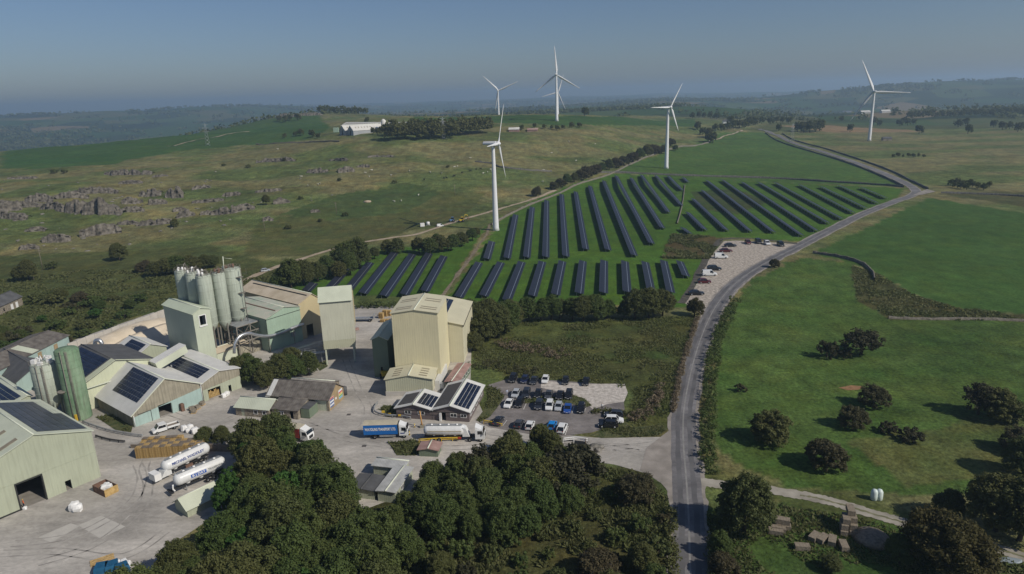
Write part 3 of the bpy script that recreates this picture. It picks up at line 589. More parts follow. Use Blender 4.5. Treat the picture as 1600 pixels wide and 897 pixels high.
# right-hand fields
for k, px_, py_, h_, wf, lb in [('bigbush',1203,690,7.0,1.15,'large round dark bush on the green field beside the road hedge'),('brown0',1290,731,7,1.05,'dark tapering bush on the field above the pale track'),
        ('brown0',1333,668,5.6,1.05,'round brown bush between the two russet ones on the field'),('brown0',1365,635,5.8,1.1,'russet bush by the bare orange soil'),
        ('grey0',1345,554,7.5,1.3,'wide thin grey bush high on the green field'),('bushg0',1292,558,5.5,.6,'spindly half bare bush beside the wide grey bush'),('bushg0',1318,560,3,.8,'low bare scrub under the wide grey bush'),
        ('bushb0',1157,612,2,1,'small lone bush near the road hedge'),('bushg0',1390,676,2.6,1,'small pale green bush on the field'),('bushg0',1426,688,2.8,1.2,'low grey bush beside the rough grass'),
        ('grey0',1528,648,7.5,.9,'thin tall bush in the clump at the field side'),('bigbush',1560,655,7,1.2,'dark rounded bush in the clump at the field side'),('mid0',1588,660,5.5,1.2,'pale green bush in the clump at the field side'),
        ('dark0',1163,830,11,1.0,'large dark tree on the corner of the road and pale track'),('gold0',1482,888,10,1.25,'broad golden brown tree beside the pale track'),
        ('dark1',1556,830,11,1.1,'tall dark tree behind the golden tree'),('dark2',1592,845,12,1.0,'tall dark tree at the field edge past the golden tree'),('dark0',1480,808,5.5,1.1,'dark low bush behind the golden tree'),
        ('brown0',1592,708,6,1.1,'russet bush over the dark tall trees'),('dark0',1598,745,8,1.2,'broad dark tree over the field corner'),('mid1',1404,880,5,1.1,'small green tree beside the dung heap'),
        ('mid0',1126,872,5,.9,'green roadside bush below the corner tree'),('brown0',1130,900,4.5,1.0,'brownish roadside bush at the picture foot'),('dark2',1300,892,2.6,1.5,'low dark bramble by the straw bales')]:
    p = G(px_, py_); tree(k, p[0], p[1], h_, wf, lb, None, 'bush' if 'bush' in lb or 'scrub' in lb or 'bramble' in lb else 'tree', 'bush' if 'bush' in lb or 'scrub' in lb or 'bramble' in lb else 'tree')
# hillside
for k, px_, py_, h_, wf in [('bush0',85,271,4.5,1.2),('bush1',100,271,4.2,1.1),('dark0',187,407,9,1.1),('dark1',46,438,10,.95),('dark2',30,440,7,1),('bush0',82,420,4,1),('dark1',273,354,5,1),('dark2',416,320,7,1),('bush1',272,355,4,1),
        ('mid0',10,560,6,1.2),('green0',28,555,5,1.3),('dark0',-5,545,6,1.2),('mid1',35,535,5,1.2),('mid2',5,530,5,1.2),('brown0',445,252,4,1),('bush0',388,262,3.5,1),('bush1',530,283,3,1),('bush0',616,287,3,1),('bush1',470,312,3,1),('bush0',540,338,3,1),
        ('dark1',243,432,7,1.3),('dark2',262,430,8,1.3),('mid0',280,428,9,1.3),('dark0',300,425,8,1.3),('brown0',225,425,6,1.2),('dark1',320,420,7,1.2),('dark2',335,418,6,1.2),('bush0',55,473,4,1.3),('bush1',85,475,4.5,1.4),('dark2',98,470,5,1.3),('brown0',125,472,4.5,1.4),('bushm0',150,478,4,1.4),('bushb0',110,485,3,1.4),
        ('bush0',350,260,3,1),('brown0',175,300,3.5,1),('bush1',127,300,3,1),('bush0',450,358,3,1),('bush1',500,347,2.5,1),('bush0',700,262,2.5,1),('bush0',30,220,0.1,1)]:
    if h_ < 1: continue
    p = G(px_, py_); tree(k, p[0], p[1], h_, wf, 'dark bush on the rough hillside behind the works' if py_ < 400 else 'bushy tree on the meadow behind the works', 'hillside bushes' if py_ < 400 else 'meadow trees', 'bush' if k.startswith('bush') else 'tree', 'bush' if k.startswith('bush') else 'tree')
# rough grass and weeds: uncountable
def tufts(name, px, n, hh, wd, kind, seed, label):
    rg = np.random.default_rng(seed); poly = [P(*p) for p in px]; xs = [p[0] for p in poly]; ys = [p[1] for p in poly]
    x = rg.uniform(min(xs), max(xs), n * 3); y = rg.uniform(min(ys), max(ys), n * 3); k = inpoly(poly, x, y) & (fbm(x / 7, y / 7, seed, 3) > .42); x, y = x[k][:n], y[k][:n]; m = len(x)
    z = H(x, y); h_ = hh * (.4 + .9 * rg.random(m)) * (.5 + fbm(x / 11, y / 11, seed + 5, 2)); a = rg.random(m) * 6.283; ww = wd * (.5 + rg.random(m)); lean = rg.normal(size=(m, 2)) * .7 * h_[:, None]
    b = np.stack([x, y, z - .03], 1); d = np.stack([np.cos(a) * ww, np.sin(a) * ww, np.zeros(m)], 1); up = np.stack([lean[:, 0], lean[:, 1], h_], 1)
    V = np.stack([b - d, b + d, b + up + d * .45, b + up - d * .45], 1).reshape(-1, 3); F = np.arange(m * 4).reshape(-1, 4)
    T = np.repeat(np.clip(fbm(x / 9, y / 9, seed + 9, 3) * 1.2 - .1 + rg.normal(size=m) * .15, 0, 1), 4)
    return tag(link(name, leaf_mesh(name, V, F, T, LM[kind])), label, 'grass', None, 'stuff')
grove([(10,545),(60,505),(120,480),(200,462),(245,478),(150,525),(40,580)], 9, ['bushm0','bushm1','bush0','green1','bushb0','mid0'], (2.2, 4.5), 'leafy scrub bush in the meadow behind the concrete wall', 'meadow scrub', 21, 'bush', 'bush', 1500, (1.1, 1.6))
tufts('rough_grass', [(1050,366),(1130,371),(1108,405),(1035,404)], 5000, .8, .4, 'tuft', 8, 'brown rough grass on the square plot by the stone car park')
# far trees
def wood(lst, label, group, hh):
    rgx = np.random.default_rng(len(lst)); C_, S_ = [], []
    for px_, py_ in lst:
        p = G(px_, py_); h_ = rgx.uniform(*hh)
        c = crown_pts(rgx, 40, h_ * .38, h_ * .42, h_ * .55); C_.append(c + p); S_ += [h_ * .11] * 40
    V, F, T = leaf_cloud(np.concatenate(C_), np.array(S_), 18, 1.7, rgx); return tag(link('woodland', leaf_mesh('woodland', V, F, T, LM['dark'])), label, 'woodland', None, 'stuff')
def fars(lst, label, group, hh=(10, 14)):
    for i, (px_, py_) in enumerate(lst):
        p = G(px_, py_); tree(f'far{i % 3}', p[0], p[1], random.uniform(*hh), random.uniform(.9, 1.25), label, group)
wood([(605 + i * 7.2 + random.uniform(-2, 2), 219 + .9 * (i % 3) - (i * .25) + random.uniform(-1, 1)) for i in range(15)] + [(610 + i * 8, 213 - i * .3) for i in range(14)] + [(714 + i * 6, 213 - i * .6) for i in range(9)] + [(720 + i * 7, 208 - i * .4) for i in range(7)],
     'dense dark plantation beside the far white sheds', '', (15, 19))
fars([(437,190),(446,191),(452,189),(465,188)], 'dark tree in the small group on the far green field', 'field trees', (11, 14))
fars([(497,216),(488,215),(470,212),(462,213),(445,216)], 'bush beside the white sheds', 'bushes by the white sheds', (6, 11))
fars([(574,192),(562,207),(583,210),(590,211),(597,210)], 'tree growing against the white sheds', 'trees against the white sheds', (8, 10))
fars([(48,226),(62,221),(72,217),(86,213),(96,211),(108,208),(118,206),(130,205),(142,203),(152,202),(165,200),(176,199)], 'dark tree along the brow of the far left field', 'trees on the far field brow', (7, 11))
fars([(530,161.5),(544,161),(551,161),(558,162),(570,161),(577,161),(604,162)], 'tree on the skyline above the white sheds', 'skyline trees', (13, 18))
wood([(500 + 9 * i, 178 + .3 * i) for i in range(9)], 'tree belt beyond the far green field', '', (14, 18))
fars([(913,181)], 'lone round tree beyond the wind turbine', None, (14, 15))
fars([(835,200),(850,201),(862,202),(870,204),(880,202),(893,200),(905,199),(815,204)], 'bush along the wall below the tall turbine', 'bushes along the far wall', (5, 8))
fars([(1098,211),(1108,216),(1114,223),(1106,222),(1090,203),(1118,205),(1127,204),(1136,203),(1146,201),(1155,200),(1163,200),(1082,185),(1092,184),(1100,184),(1110,185),(1120,186),(1141,195),(1170,197),(1180,195)],
     'dark tree in the copse around the far farm', 'copse at the far farm', (11, 16))
fars([(1246,206),(1256,207),(1265,207),(1274,206),(1280,205)], 'great tree in the clump beside the brown field', 'clump by the brown field', (16, 20))
fars([(1328,206),(1436,209),(1315,190),(1512,209),(1508,197),(1497,199),(1552,199),(1566,203),(1577,202),(1590,206),(1598,203),(1216,205),(1170,196),(1178,195),(1190,194),(1203,194),(1213,192),(1222,192),(1232,193),(1405,197),(1418,196),(1427,195),(1412,193),(1365,195),(1375,197)],
     'single tree standing on the far pasture', 'far pasture trees', (11, 15))
wood([(1195 + i * 5.5, 172 + (i % 3) * 1.2) for i in range(14)] + [(1282 + 9 * i, 166 + (i % 2)) for i in range(10)], 'wooded strip below the blue hills on the right', '', (13, 18))
wood([(1420 + i * 6.2, 186 - i * .25 + (i % 2) * 2) for i in range(30)], 'long dark wood on the far right ridge', '', (14, 19))
fars([(1492 + i * 9, 293 + (i % 3) * 2) for i in range(7)] + [(1485 + i * 10, 290) for i in range(4)], 'bush in the dark row beyond the road junction', 'bushes beyond the junction', (4.5, 6))
fars([(1395 + i * 8, 246 - (i % 2)) for i in range(7)], 'gorse bush on the far pasture before the right turbine', 'gorse before the turbine', (3, 5))
# hedges: foliage swept along a path
def hedge(name, path, wd, ht, kind, label, dens=3.2, per=26, leaf=.36, seed=1, group=None):
    rg = np.random.default_rng(seed); path = np.array(path); L = np.linalg.norm(np.diff(path[:, :2], axis=0), axis=1); tot = L.sum(); n = int(tot * dens)
    s = rg.random(n) * tot; cum = np.concatenate([[0], np.cumsum(L)]); i = np.clip(np.searchsorted(cum, s) - 1, 0, len(L) - 1); t = (s - cum[i]) / L[i]
    c = path[i, :2] * (1 - t)[:, None] + path[i + 1, :2] * t[:, None]; nr = offsets(path)[i]
    env = .65 + .7 * vnoise(s / 3.5, s * 0, seed); c = c + nr * ((rg.random(n) - .5) * wd * env)[:, None]
    z = H(c[:, 0], c[:, 1]) + ht * env * (rg.random(n) ** .7) * .8
    V, F, T = leaf_cloud(np.stack([c[:, 0], c[:, 1], z], 1), .5 + .3 * rg.random(n), per, leaf, rg)
    o = link(name, leaf_mesh(name, V, F, T, LM[kind])); return tag(o, label, 'hedge', group)
hedge('hedge', smooth_path([P(*p) for p in [(1108,742),(1106,700),(1108,650),(1110,600),(1114,565),(1122,530),(1136,500),(1150,470)]], 6), 3.4, 2.3, 'mid', 'overgrown hedge strip along the road beside the green field', 5, 22, .36, 3)
hedge('hedge', smooth_path([P(*p) for p in [(1122,960),(1122,900),(1124,850),(1122,810)]], 6), 3.0, 2.2, 'mid', 'green hedge along the road below the corner tree', 5, 22, .36, 4)
hedge('hedge', smooth_path([P(*p) for p in [(1046,800),(1050,850),(1053,900),(1053,980)]], 6), 1.6, 1.6, 'dark', 'low hedge along the road beside the overgrown plot', 5, 22, .34, 5)
hedge('hedge', smooth_path([P(*p) for p in [(925,645),(950,645),(975,650),(1000,648)]], 5), 2.4, 1.5, 'dark', 'clipped hedge behind the three side-on cars', 5, 22, .34, 6)
hedge('hedge', smooth_path([P(*p) for p in [(1052,645),(1060,600),(1070,560),(1083,520),(1090,497)]], 6), 1.2, 1.3, 'reed', 'dry hedge between the car park field and the road', 4, 20, .34, 7)
hedge('hedge', smooth_path([P(*p) for p in [(552,482),(580,480),(612,480),(640,475)]], 6), 3.5, 2.2, 'mid', 'bank of long green growth behind the loading yard', 5, 20, .42, 8)
hedge('hedge', smooth_path([P(*p) for p in [(985,660),(1010,650),(1025,630),(1032,610)]], 5), 3.0, 2.4, 'reed', 'patch of pale dry stems beside the road corner', 4, 22, .36, 9)
hedge('hedge', smooth_path([P(*p) for p in [(780,535),(810,545),(850,548),(880,560)]], 6), 6, 1.2, 'reed', 'drift of dry brown stems below the dark trees', 5, 18, .4, 10)
hedge('hedge', smooth_path([P(*p) for p in [(735,575),(770,570),(800,578),(840,585)]], 6), 6, 1.3, 'brown', 'brown thicket behind the back row of cars', 4, 18, .36, 12)
tufts('rough_grass', [(740,560),(765,520),(830,500),(1085,495),(1068,560),(1050,640),(1035,664),(990,668),(985,612),(920,597),(800,588)], 15000, .4, .2, 'tuft', 3, 'rough uncut grass on the field beside the car park')
tufts('rough_grass', [(560,840),(700,800),(900,725),(1000,742),(1042,780),(1050,990),(560,990)], 30000, .7, .22, 'tuft', 4, 'tall weeds and grass of the overgrown plot')
tufts('rough_grass', [(-20,590),(-20,440),(150,420),(330,430),(430,425),(470,445),(380,465),(255,480),(105,530)], 18000, .55, .4, 'tuft', 5, 'rough meadow grass behind the concrete wall')
tufts('rough_grass', [(1105,800),(1210,790),(1330,806),(1440,840),(1640,895),(1640,980),(1100,980)], 9000, .4, .2, 'tuft', 6, 'rough grass around the straw bales')
tufts('rough_grass', [(1330,415),(1372,428),(1430,462),(1500,483),(1640,494),(1640,502),(1392,499),(1340,470)], 6000, .45, .4, 'tuft', 7, 'rough brown grass on the walled knoll')

for i, (pp, nn) in enumerate((([(820,624),(860,621),(896,618),(913,623),(925,634),(911,638),(896,632),(854,628),(820,631)], 500), ([(761,603),(775,607),(788,620),(778,636),(765,652),(750,660),(744,657),(757,640),(762,622)], 900), ([(936,673),(975,655),(985,668),(1036,664),(1042,672),(1030,680),(985,684)], 900), ([(607,692),(650,688),(668,697),(650,712),(620,712)], 500), ([(150,652),(175,648),(208,664),(205,676),(180,672)], 700), ([(594,640),(600,633),(622,637),(622,652),(606,652)], 400))):
    tufts('verge_weeds', pp, nn, .45, .16, 'tuft', 40 + i, ['weeds on the island between car rows', 'weeds on the bank beside the office', 'weeds on the car park corner verge', 'weeds on the patch below the blue lorry', 'weeds on the bank below the gable shed', 'weeds in the bed inside the curved barrier'][i])
# ================================================================== buildings
m_green = mat('pale_green_cladding', (.40,.425,.315), .65, .07, .15, ribs=.03, ribk=14, streak=.22)
m_greenroof = mat('pale_green_roof', (.53,.555,.43), .6, .08, .3, ribs=.03, ribk=9, streak=0)
m_mint = mat('mint_cladding', (.34,.45,.345), .6, .08, .2, ribs=.03, ribk=12, streak=.15)
m_mintroof = mat('mint_roof', (.42,.50,.38), .65, .12, .3, (.55,.50,.42), ribs=.02, ribk=9)
m_beige = mat('beige_cladding', (.50,.42,.25), .65, .08, .2, ribs=.03, ribk=12, streak=.08)
m_beigeroof = mat('dusty_roof', (.52,.43,.30), .8, .12, .25, (.62,.53,.40), ribs=.02, ribk=9)
m_yellow = mat('cream_yellow_cladding', (.66,.60,.39), .65, .06, .1, ribs=.05, ribk=10.5, streak=.14)
m_cream = mat('cream_roof', (.58,.54,.38), .65, .06, .3, ribs=.03, ribk=9)
m_khaki = mat('khaki_cladding', (.47,.465,.33), .6, .06, .3, ribs=.06, ribk=11)
m_conc2 = mat('stained_concrete', (.32,.29,.22), .9, .15, .5, ribs=0, streak=.6, bump=.03)
m_blue = mat('pale_blue_wall', (.36,.47,.43), .7, .06, .3, streak=.2)
m_fibre = mat('fibre_cement_roof', (.62,.61,.57), .8, .08, .4, ribs=.04, ribk=8)
m_darkroof = mat('slate_grey_roof', (.10,.10,.10), .8, .2, .5, ribs=.02, ribk=8)
m_brownroof = mat('mossy_brown_roof', (.135,.115,.10), .9, .3, .7, (.20,.18,.155), ribs=.05, ribk=12, bump=.04)
m_stone = mat('rubble_stone', (.24,.205,.155), .9, .35, 1.6, (.36,.31,.24), bump=.08, bscale=3, streak=.2)
m_ochre = mat('ochre_render', (.33,.245,.14), .9, .15, .5, streak=.2)
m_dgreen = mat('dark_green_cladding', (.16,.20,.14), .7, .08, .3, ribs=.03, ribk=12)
m_taupe = mat('taupe_cladding', (.155,.125,.12), .7, .05, .4, ribs=.015, ribk=18)
m_white = mat('white_paint', (.78,.77,.74), .5, .04, 1)
m_trim = mat('pale_trim', (.62,.64,.52), .6, .05, 1)
m_darktrim = mat('dark_trim', (.03,.03,.03), .6, .1, 1)
m_glass = mat('window_glass', (.018,.022,.028), .12, .1, 1, spec=.6)
m_skyl = mat('roof_light_sheet', (.27,.23,.16), .5, .1, 1)
m_pv = mat('solar_glass', (.012,.016,.034), .22, .35, .8, (.022,.028,.05), spec=.5, rand=.35)
m_pvdull = mat('thin_solar_film', (.055,.057,.065), .35, .2, .5, spec=.5, rand=.2)
m_alu = mat('aluminium', (.55,.56,.57), .35, .05, 1, metal=.8)
m_steel = mat('galvanised_steel', (.38,.39,.39), .5, .15, 1, metal=.4)
m_rust = mat('rusty_steel', (.17,.10,.07), .85, .3, 1.2)
m_frame = mat('dusty_frame', (.22,.20,.17), .8, .2, 1)
m_floor = mat('dusty_floor', (.25,.23,.20), .9, .2, .5)
m_silo = mat('silo_green', (.41,.45,.37), .6, .08, .2, streak=.3)
m_silo2 = mat('weathered_silo', (.14,.26,.14), .75, .15, .22, (.25,.33,.22), streak=.6, detail=8)
m_red = mat('faded_red_roof', (.34,.20,.17), .85, .2, .6, (.42,.28,.24))
m_yel = mat('safety_yellow', (.62,.42,.04), .6, .1, 1)
m_wood = mat('raw_timber', (.46,.30,.11), .8, .2, 2, (.58,.40,.17))
m_woodg = mat('weathered_timber', (.20,.165,.13), .85, .25, 2)
m_sand = mat('stone_dust', (.60,.50,.36), .95, .08, .25, (.68,.58,.44), bump=.25, bscale=.6)

def V3(o, d, s): return (o[0] + d[0] * s, o[1] + d[1] * s, o[2] + d[2] * s)
def wall_panel(outer, holes, th, M, m, root, name='wall', label=None):
    """wall sheet in local (u, z) with real openings and thickness"""
    polys = [[Vector((u, 0, z)) for u, z in outer]] + [[Vector((u, 0, z)) for u, z in h] for h in holes]
    flat2 = [[Vector((p.x, p.z, 0)) for p in q] for q in polys]; tris = tessellate_polygon(flat2)
    vs_ = [p for q in polys for p in q]; n = len(vs_); mb = MB()
    V = [M @ p for p in vs_] + [M @ (p + Vector((0, th, 0))) for p in vs_]
    F = [tuple(t) for t in tris] + [tuple(i + n for i in t[::-1]) for t in tris]; b = 0
    for q in polys:
        k = len(q); F += [(b + i, b + (i + 1) % k, n + b + (i + 1) % k, n + b + i) for i in range(k)]; b += k
    mb.add(V, F); o = mb.build(name, m, root)
    if label: o['label'] = label
    return o
def rect(x0, x1, z0, z1): return [(x0, z0), (x1, z0), (x1, z1), (x0, z1)]
class Bld:
    """gabled building; local x along the front, y away, z up"""
    def __init__(s, name, label, org, ang, W, D, e, r, wm, rm, ridge='y', rp=.5, e2=None, holes=(), oh=.35, z0=0.0, side=None, cat='building', group=None, wall_th=.2, rm2=None, hr=(), hl=()):
        s.root = empty(name, (org[0], org[1], z0), R_(ang), label, cat, group); e2 = e if e2 is None else e2; s.W, s.D = W, D
        I = Matrix.Identity(4); sm = side or wm; s.rm = rm
        Mr = Matrix.Translation((W, 0, 0)) @ Matrix.Rotation(R_(90), 4, 'Z'); Ml = Matrix.Translation((0, D, 0)) @ Matrix.Rotation(R_(-90), 4, 'Z'); Mb = Matrix.Translation((W, D, 0)) @ Matrix.Rotation(R_(180), 4, 'Z')
        hs = [rect(*h) for h in holes]; t = wall_th
        if ridge == 'y':
            x = rp * W
            wall_panel([(0, 0), (W, 0), (W, e2), (x, r), (0, e)], hs, t, I, wm, s.root)
            wall_panel([(0, 0), (W, 0), (W, e), (W - x, r), (0, e2)], [], t, Mb, sm, s.root)
            wall_panel(rect(t, D - t, 0, e2), [rect(*h) for h in hr], t, Mr, sm, s.root); wall_panel(rect(t, D - t, 0, e), [rect(*h) for h in hl], t, Ml, sm, s.root)
            kl = (r - e) / x; kr = (r - e2) / (W - x)
            s.sl = [((-oh, -oh, e - kl * oh + .04), (x, -oh, r + .04), (x, D + oh, r + .04), (-oh, D + oh, e - kl * oh + .04)),
                    ((W + oh, -oh, e2 - kr * oh + .04), (W + oh, D + oh, e2 - kr * oh + .04), (x, D + oh, r + .04), (x, -oh, r + .04))]
        else:
            y = rp * D
            wall_panel(rect(0, W, 0, e), hs, t, I, wm, s.root); wall_panel(rect(0, W, 0, e2), [], t, Mb, sm, s.root)
            wall_panel([(t, 0), (D - t, 0), (D - t, e2), (y, r), (t, e)], [rect(*h) for h in hr], t, Mr, sm, s.root)
            wall_panel([(t, 0), (D - t, 0), (D - t, e), (D - y, r), (t, e2)], [rect(*h) for h in hl], t, Ml, sm, s.root)
            kf = (r - e) / y; kb = (r - e2) / (D - y)
            s.sl = [((-oh, -oh, e - kf * oh + .04), (W + oh, -oh, e - kf * oh + .04), (W + oh, y, r + .04), (-oh, y, r + .04)),
                    ((-oh, y, r + .04), (W + oh, y, r + .04), (W + oh, D + oh, e2 - kb * oh + .04), (-oh, D + oh, e2 - kb * oh + .04))]
        for i, q in enumerate(s.sl): MB().slab(q, .14).build('roof_slope', rm if i == 0 or rm2 is None else rm2, s.root)
        a, b = (s.sl[0][1], s.sl[0][2]) if ridge == 'y' else (s.sl[0][3], s.sl[0][2])
        c = MB(); c.tube([(a[0], a[1], a[2] + .14), (b[0], b[1], b[2] + .14)], .16, 6); c.build('ridge_cap', m_trim if rm not in (m_brownroof, m_darkroof) else rm, s.root)
    def on(s, i, a, b, lift=.16):
        """point on slope i: a along the ridge direction metres from the front/left, b fraction from eave (0) to ridge (1)"""
        q = [Vector(p) for p in s.sl[i]]
        if abs(q[0].x - q[3].x) < .01 and abs(q[0].z - q[3].z) < .01: lo, hi, d = q[0], q[1], (q[3] - q[0]).normalized()
        elif abs(q[0].z - q[1].z) < .01 and q[0].z < q[2].z:
            if abs(q[0].x - q[1].x) < .01: lo, hi, d = q[0], q[3], (q[1] - q[0]).normalized()
            else: lo, hi, d = q[0], q[3], (q[1] - q[0]).normalized()
        else: lo, hi, d = q[3], q[0], (q[2] - q[3]).normalized()
        n = d.cross(hi - lo).normalized(); n = n if n.z > 0 else -n
        return lo + (hi - lo) * b + d * a + n * lift, d, (hi - lo).normalized(), n
    def pv(s, i, a0, a1, b0, b1, na, nb, m=None, skip=lambda i, j: False, gap=.10):
        p0, d, u, n = s.on(i, a0, b0); p1 = s.on(i, a0, b1)[0]; La = (a1 - a0) / na; Lb = (p1 - p0).length / nb
        fr = MB()
        for j in range(nb):
            for o_ in (.25, .75):
                c0 = p0 + u * (Lb * (j + o_)); fr.tube([c0, c0 + d * (a1 - a0)], .025, 4)
        arr = fr.build('solar_array', m_alu, s.root)
        mb = MB(); mb.box(-La / 2 + gap / 2, La / 2 - gap / 2, -Lb / 2 + gap / 2, Lb / 2 - gap / 2, 0.02, .06); me = mb.mesh('solar_module', m or m_pv)
        R3 = Matrix((d, u, d.cross(u))).transposed(); R3 = R3 if R3.determinant() > 0 else R3
        flip = d.cross(u).z < 0
        for ia in range(na):
            for jb in range(nb):
                if skip(ia, jb): continue
                o = link('solar_module', me, arr); c0 = p0 + d * (La * (ia + .5)) + u * (Lb * (jb + .5))
                B = R3.to_4x4()
                if flip: B = Matrix((d, -u, d.cross(-u))).transposed().to_4x4()
                o.matrix_local = Matrix.Translation(c0) @ B
    def rooflight(s, i, a0, a1, b0, b1, m=None, name='roof_light'):
        q = [s.on(i, a0, b0, .15)[0], s.on(i, a1, b0, .15)[0], s.on(i, a1, b1, .15)[0], s.on(i, a0, b1, .15)[0]]; MB().slab(q, .05).build(name, m or m_skyl, s.root)
    def box(s, name, m, *b, label=None):
        o = MB().box(*b).build(name, m, s.root)
        if label: o['label'] = label
        return o
    def window(s, x, z, wd, ht, M=None, panes=2, fm=None):
        M = M or Matrix.Identity(4); f = MB(); t = .09
        f.box(x - t, x, -.07, .03, z - t, z + ht + t, M); f.box(x + wd, x + wd + t, -.07, .03, z - t, z + ht + t, M); f.box(x, x + wd, -.07, .03, z - t, z, M); f.box(x, x + wd, -.07, .03, z + ht, z + ht + t, M)
        for k in range(1, panes): f.box(x + wd * k / panes - .05, x + wd * k / panes + .05, -.06, .02, z, z + ht, M)
        fo = f.build('window', fm or m_white, s.root)
        for k in range(panes): MB().box(x + wd * k / panes + .05, x + wd * (k + 1) / panes - .05, -.035, -.015, z + .01, z + ht - .01, M).build('pane', m_glass, fo)
    def right(s): return Matrix.Translation((s.W, 0, 0)) @ Matrix.Rotation(R_(90), 4, 'Z')
    def left(s): return Matrix.Translation((0, s.D, 0)) @ Matrix.Rotation(R_(-90), 4, 'Z')
def uv(ang): a = R_(ang); return np.array([math.cos(a), math.sin(a), 0]), np.array([-math.sin(a), math.cos(a), 0])

# --- large green shed, front left
u53, v53 = uv(53); B0 = P(158, 745); o_ = B0 - u53 * 20
sA = Bld('green_shed', 'large pale green shed with wide open doorway and dark solar roof', o_, 53, 20, 27, 10.7, 14.2, m_green, m_greenroof, 'y', .5, holes=[(5.4, 9.7, 0.0, 5.5), (13.4, 14.5, 0.02, 2.2)], wall_th=.35)
sA.box('floor_slab', m_floor, .4, 19.6, .4, 26.6, .02, .05)
sA.box('cladding_lap', m_green, -.06, 20.06, -.07, -.004, 5.95, 6.1)
sA.box('base_plinth', m_darktrim, -.03, 5.4, -.05, -.004, .04, .35)
sA.pv(1, 1.6, 25.5, .06, .9, 24, 6, m_pvdull, skip=lambda i, j: (j == 0 and i > 12))
for k in range(4): sA.rooflight(0, 2 + k * 6, 3.2 + k * 6, .3, .8)
vb = MB(); vb.box(4.6, 6.6, 7.5, 9.5, 11.5, 13.6); vb.box(4.9, 6.3, 7.35, 7.5, 12.3, 13.4); vb.build('roof_vent', m_steel, sA.root)
dj = MB(); dj.box(5.15, 5.4, -.12, .3, 0, 5.6); dj.box(9.7, 9.95, -.12, .3, 0, 5.6); dj.box(5.15, 9.95, -.12, .3, 5.6, 5.8); dj.build('door_frame', m_darktrim, sA.root)
# --- grey gable shed and its neighbours
u52, v52 = uv(52); gO = P(210, 668)
sG = Bld('gable_shed', 'shed with stained concrete gable over a pale blue lower wall', gO, 52, 17.7, 20, 3.2, 9.6, m_conc2, m_fibre, 'y', .5, 5.0, holes=[(6.2, 9.4, 0.02, 3.3)], wall_th=.3)
wall_panel([(.05, .02), (17.65, .02), (17.65, 4.0), (.05, 2.5)], [rect(6.2, 9.4, .03, 3.0)], .12, Matrix.Translation((0, -.13, 0)), m_blue, sG.root, 'lower_wall', 'pale blue lower wall')
sG.box('floor_slab', m_floor, .4, 17.3, .4, 19.6, .04, .06)
sG.pv(0, 2.2, 15.8, .3, .96, 12, 6)
vg = MB(); vg.slab([(-.4, -.42, 3.0), (8.85, -.42, 9.66), (8.85, -.3, 9.66), (-.4, -.3, 3.0)], .22); vg.slab([(18.1, -.42, 4.9), (8.85, -.42, 9.66), (8.85, -.3, 9.66), (18.1, -.3, 4.9)], .22); vg.build('verge_trim', m_trim, sG.root)
sG.box('door_leaf', m_blue, 9.45, 10.7, -.3, -.15, .03, 3.0)
sG.box('stacked_boards', m_rust, 11.2, 12.0, -1.4, -.4, .03, 2.0)
tbx = MB(); tbx.tube([(.2, -.25, 0), (.2, -.25, 3.1)], .08, 6); tbx.tube([(17.5, -.25, 0), (17.5, -.25, 5)], .08, 6); tbx.build('downpipe', m_white, sG.root)
dpf = MB(); dpf.box(1.2, 4.4, -.2, -.14, 2.9, 3.0); dpf.box(4.3, 4.4, -.2, -.14, 0, 2.9); dpf.build('door_track', m_darktrim, sG.root)
s2O = P(318, 628)
s2 = Bld('works_shed', 'long shed with concrete upper gable, green lower wall and open doorway', s2O + u52 * .15, 52, 10.9, 25, 5.0, 6.9, m_conc2, m_fibre, 'y', .47, 5.7, holes=[(1.4, 4.9, .02, 2.8), (7.1, 7.9, .02, 2.0)], wall_th=.3)
wall_panel([(.05, .02), (10.85, .02), (10.85, 3.6), (.05, 3.1)], [rect(1.4, 4.9, .03, 2.79), rect(7.1, 7.9, .03, 1.99)], .12, Matrix.Translation((0, -.13, 0)), m_green, s2.root, 'lower_wall', 'green lower wall')
s2.box('floor_slab', m_floor, .4, 10.5, .4, 24.6, .04, .06)
s2.pv(0, 3.5, 22.5, .22, .9, 18, 4)
tt = MB()
for k in range(9): tt.box(1.6 + k * .36, 1.85 + k * .36, .6, .9, .05, 1.5 + .7 * math.sin(k * 2.3) ** 2)
tt.build('timber_stack', m_wood, s2.root)
sMo = s2O + u52 * -22.2 + v52 * 20.4
sM = Bld('ridge_shed', 'tall pale yellow-green shed with solar slope behind the concrete gable', sMo, 52, 20.6, 21, 6.2, 11.0, mat('pale_yellow_green', (.55,.57,.41), .6, .05, .2, ribs=.02, streak=.1), m_darkroof, 'y', .52, 8.0, rm2=m_darkroof)
sM.pv(0, 3.0, 20.0, .12, .95, 15, 7)
sM.box('gutter_strip', m_trim, -.2, 10.7, -.75, -.38, 6.0, 6.2)
vs2 = MB(); vs2.slab([(-.6, -.4, 6.1), (10.7, -.4, 11.2), (10.7, 1.9, 11.2), (-.6, 1.9, 6.1)], .1); vs2.slab([(21, -.4, 7.95), (10.7, -.4, 11.2), (10.7, .2, 11.2), (21, .2, 7.95)], .1); vs2.build('verge_sheet', mat('pale_yellow_green', (1,1,1)), sM.root)
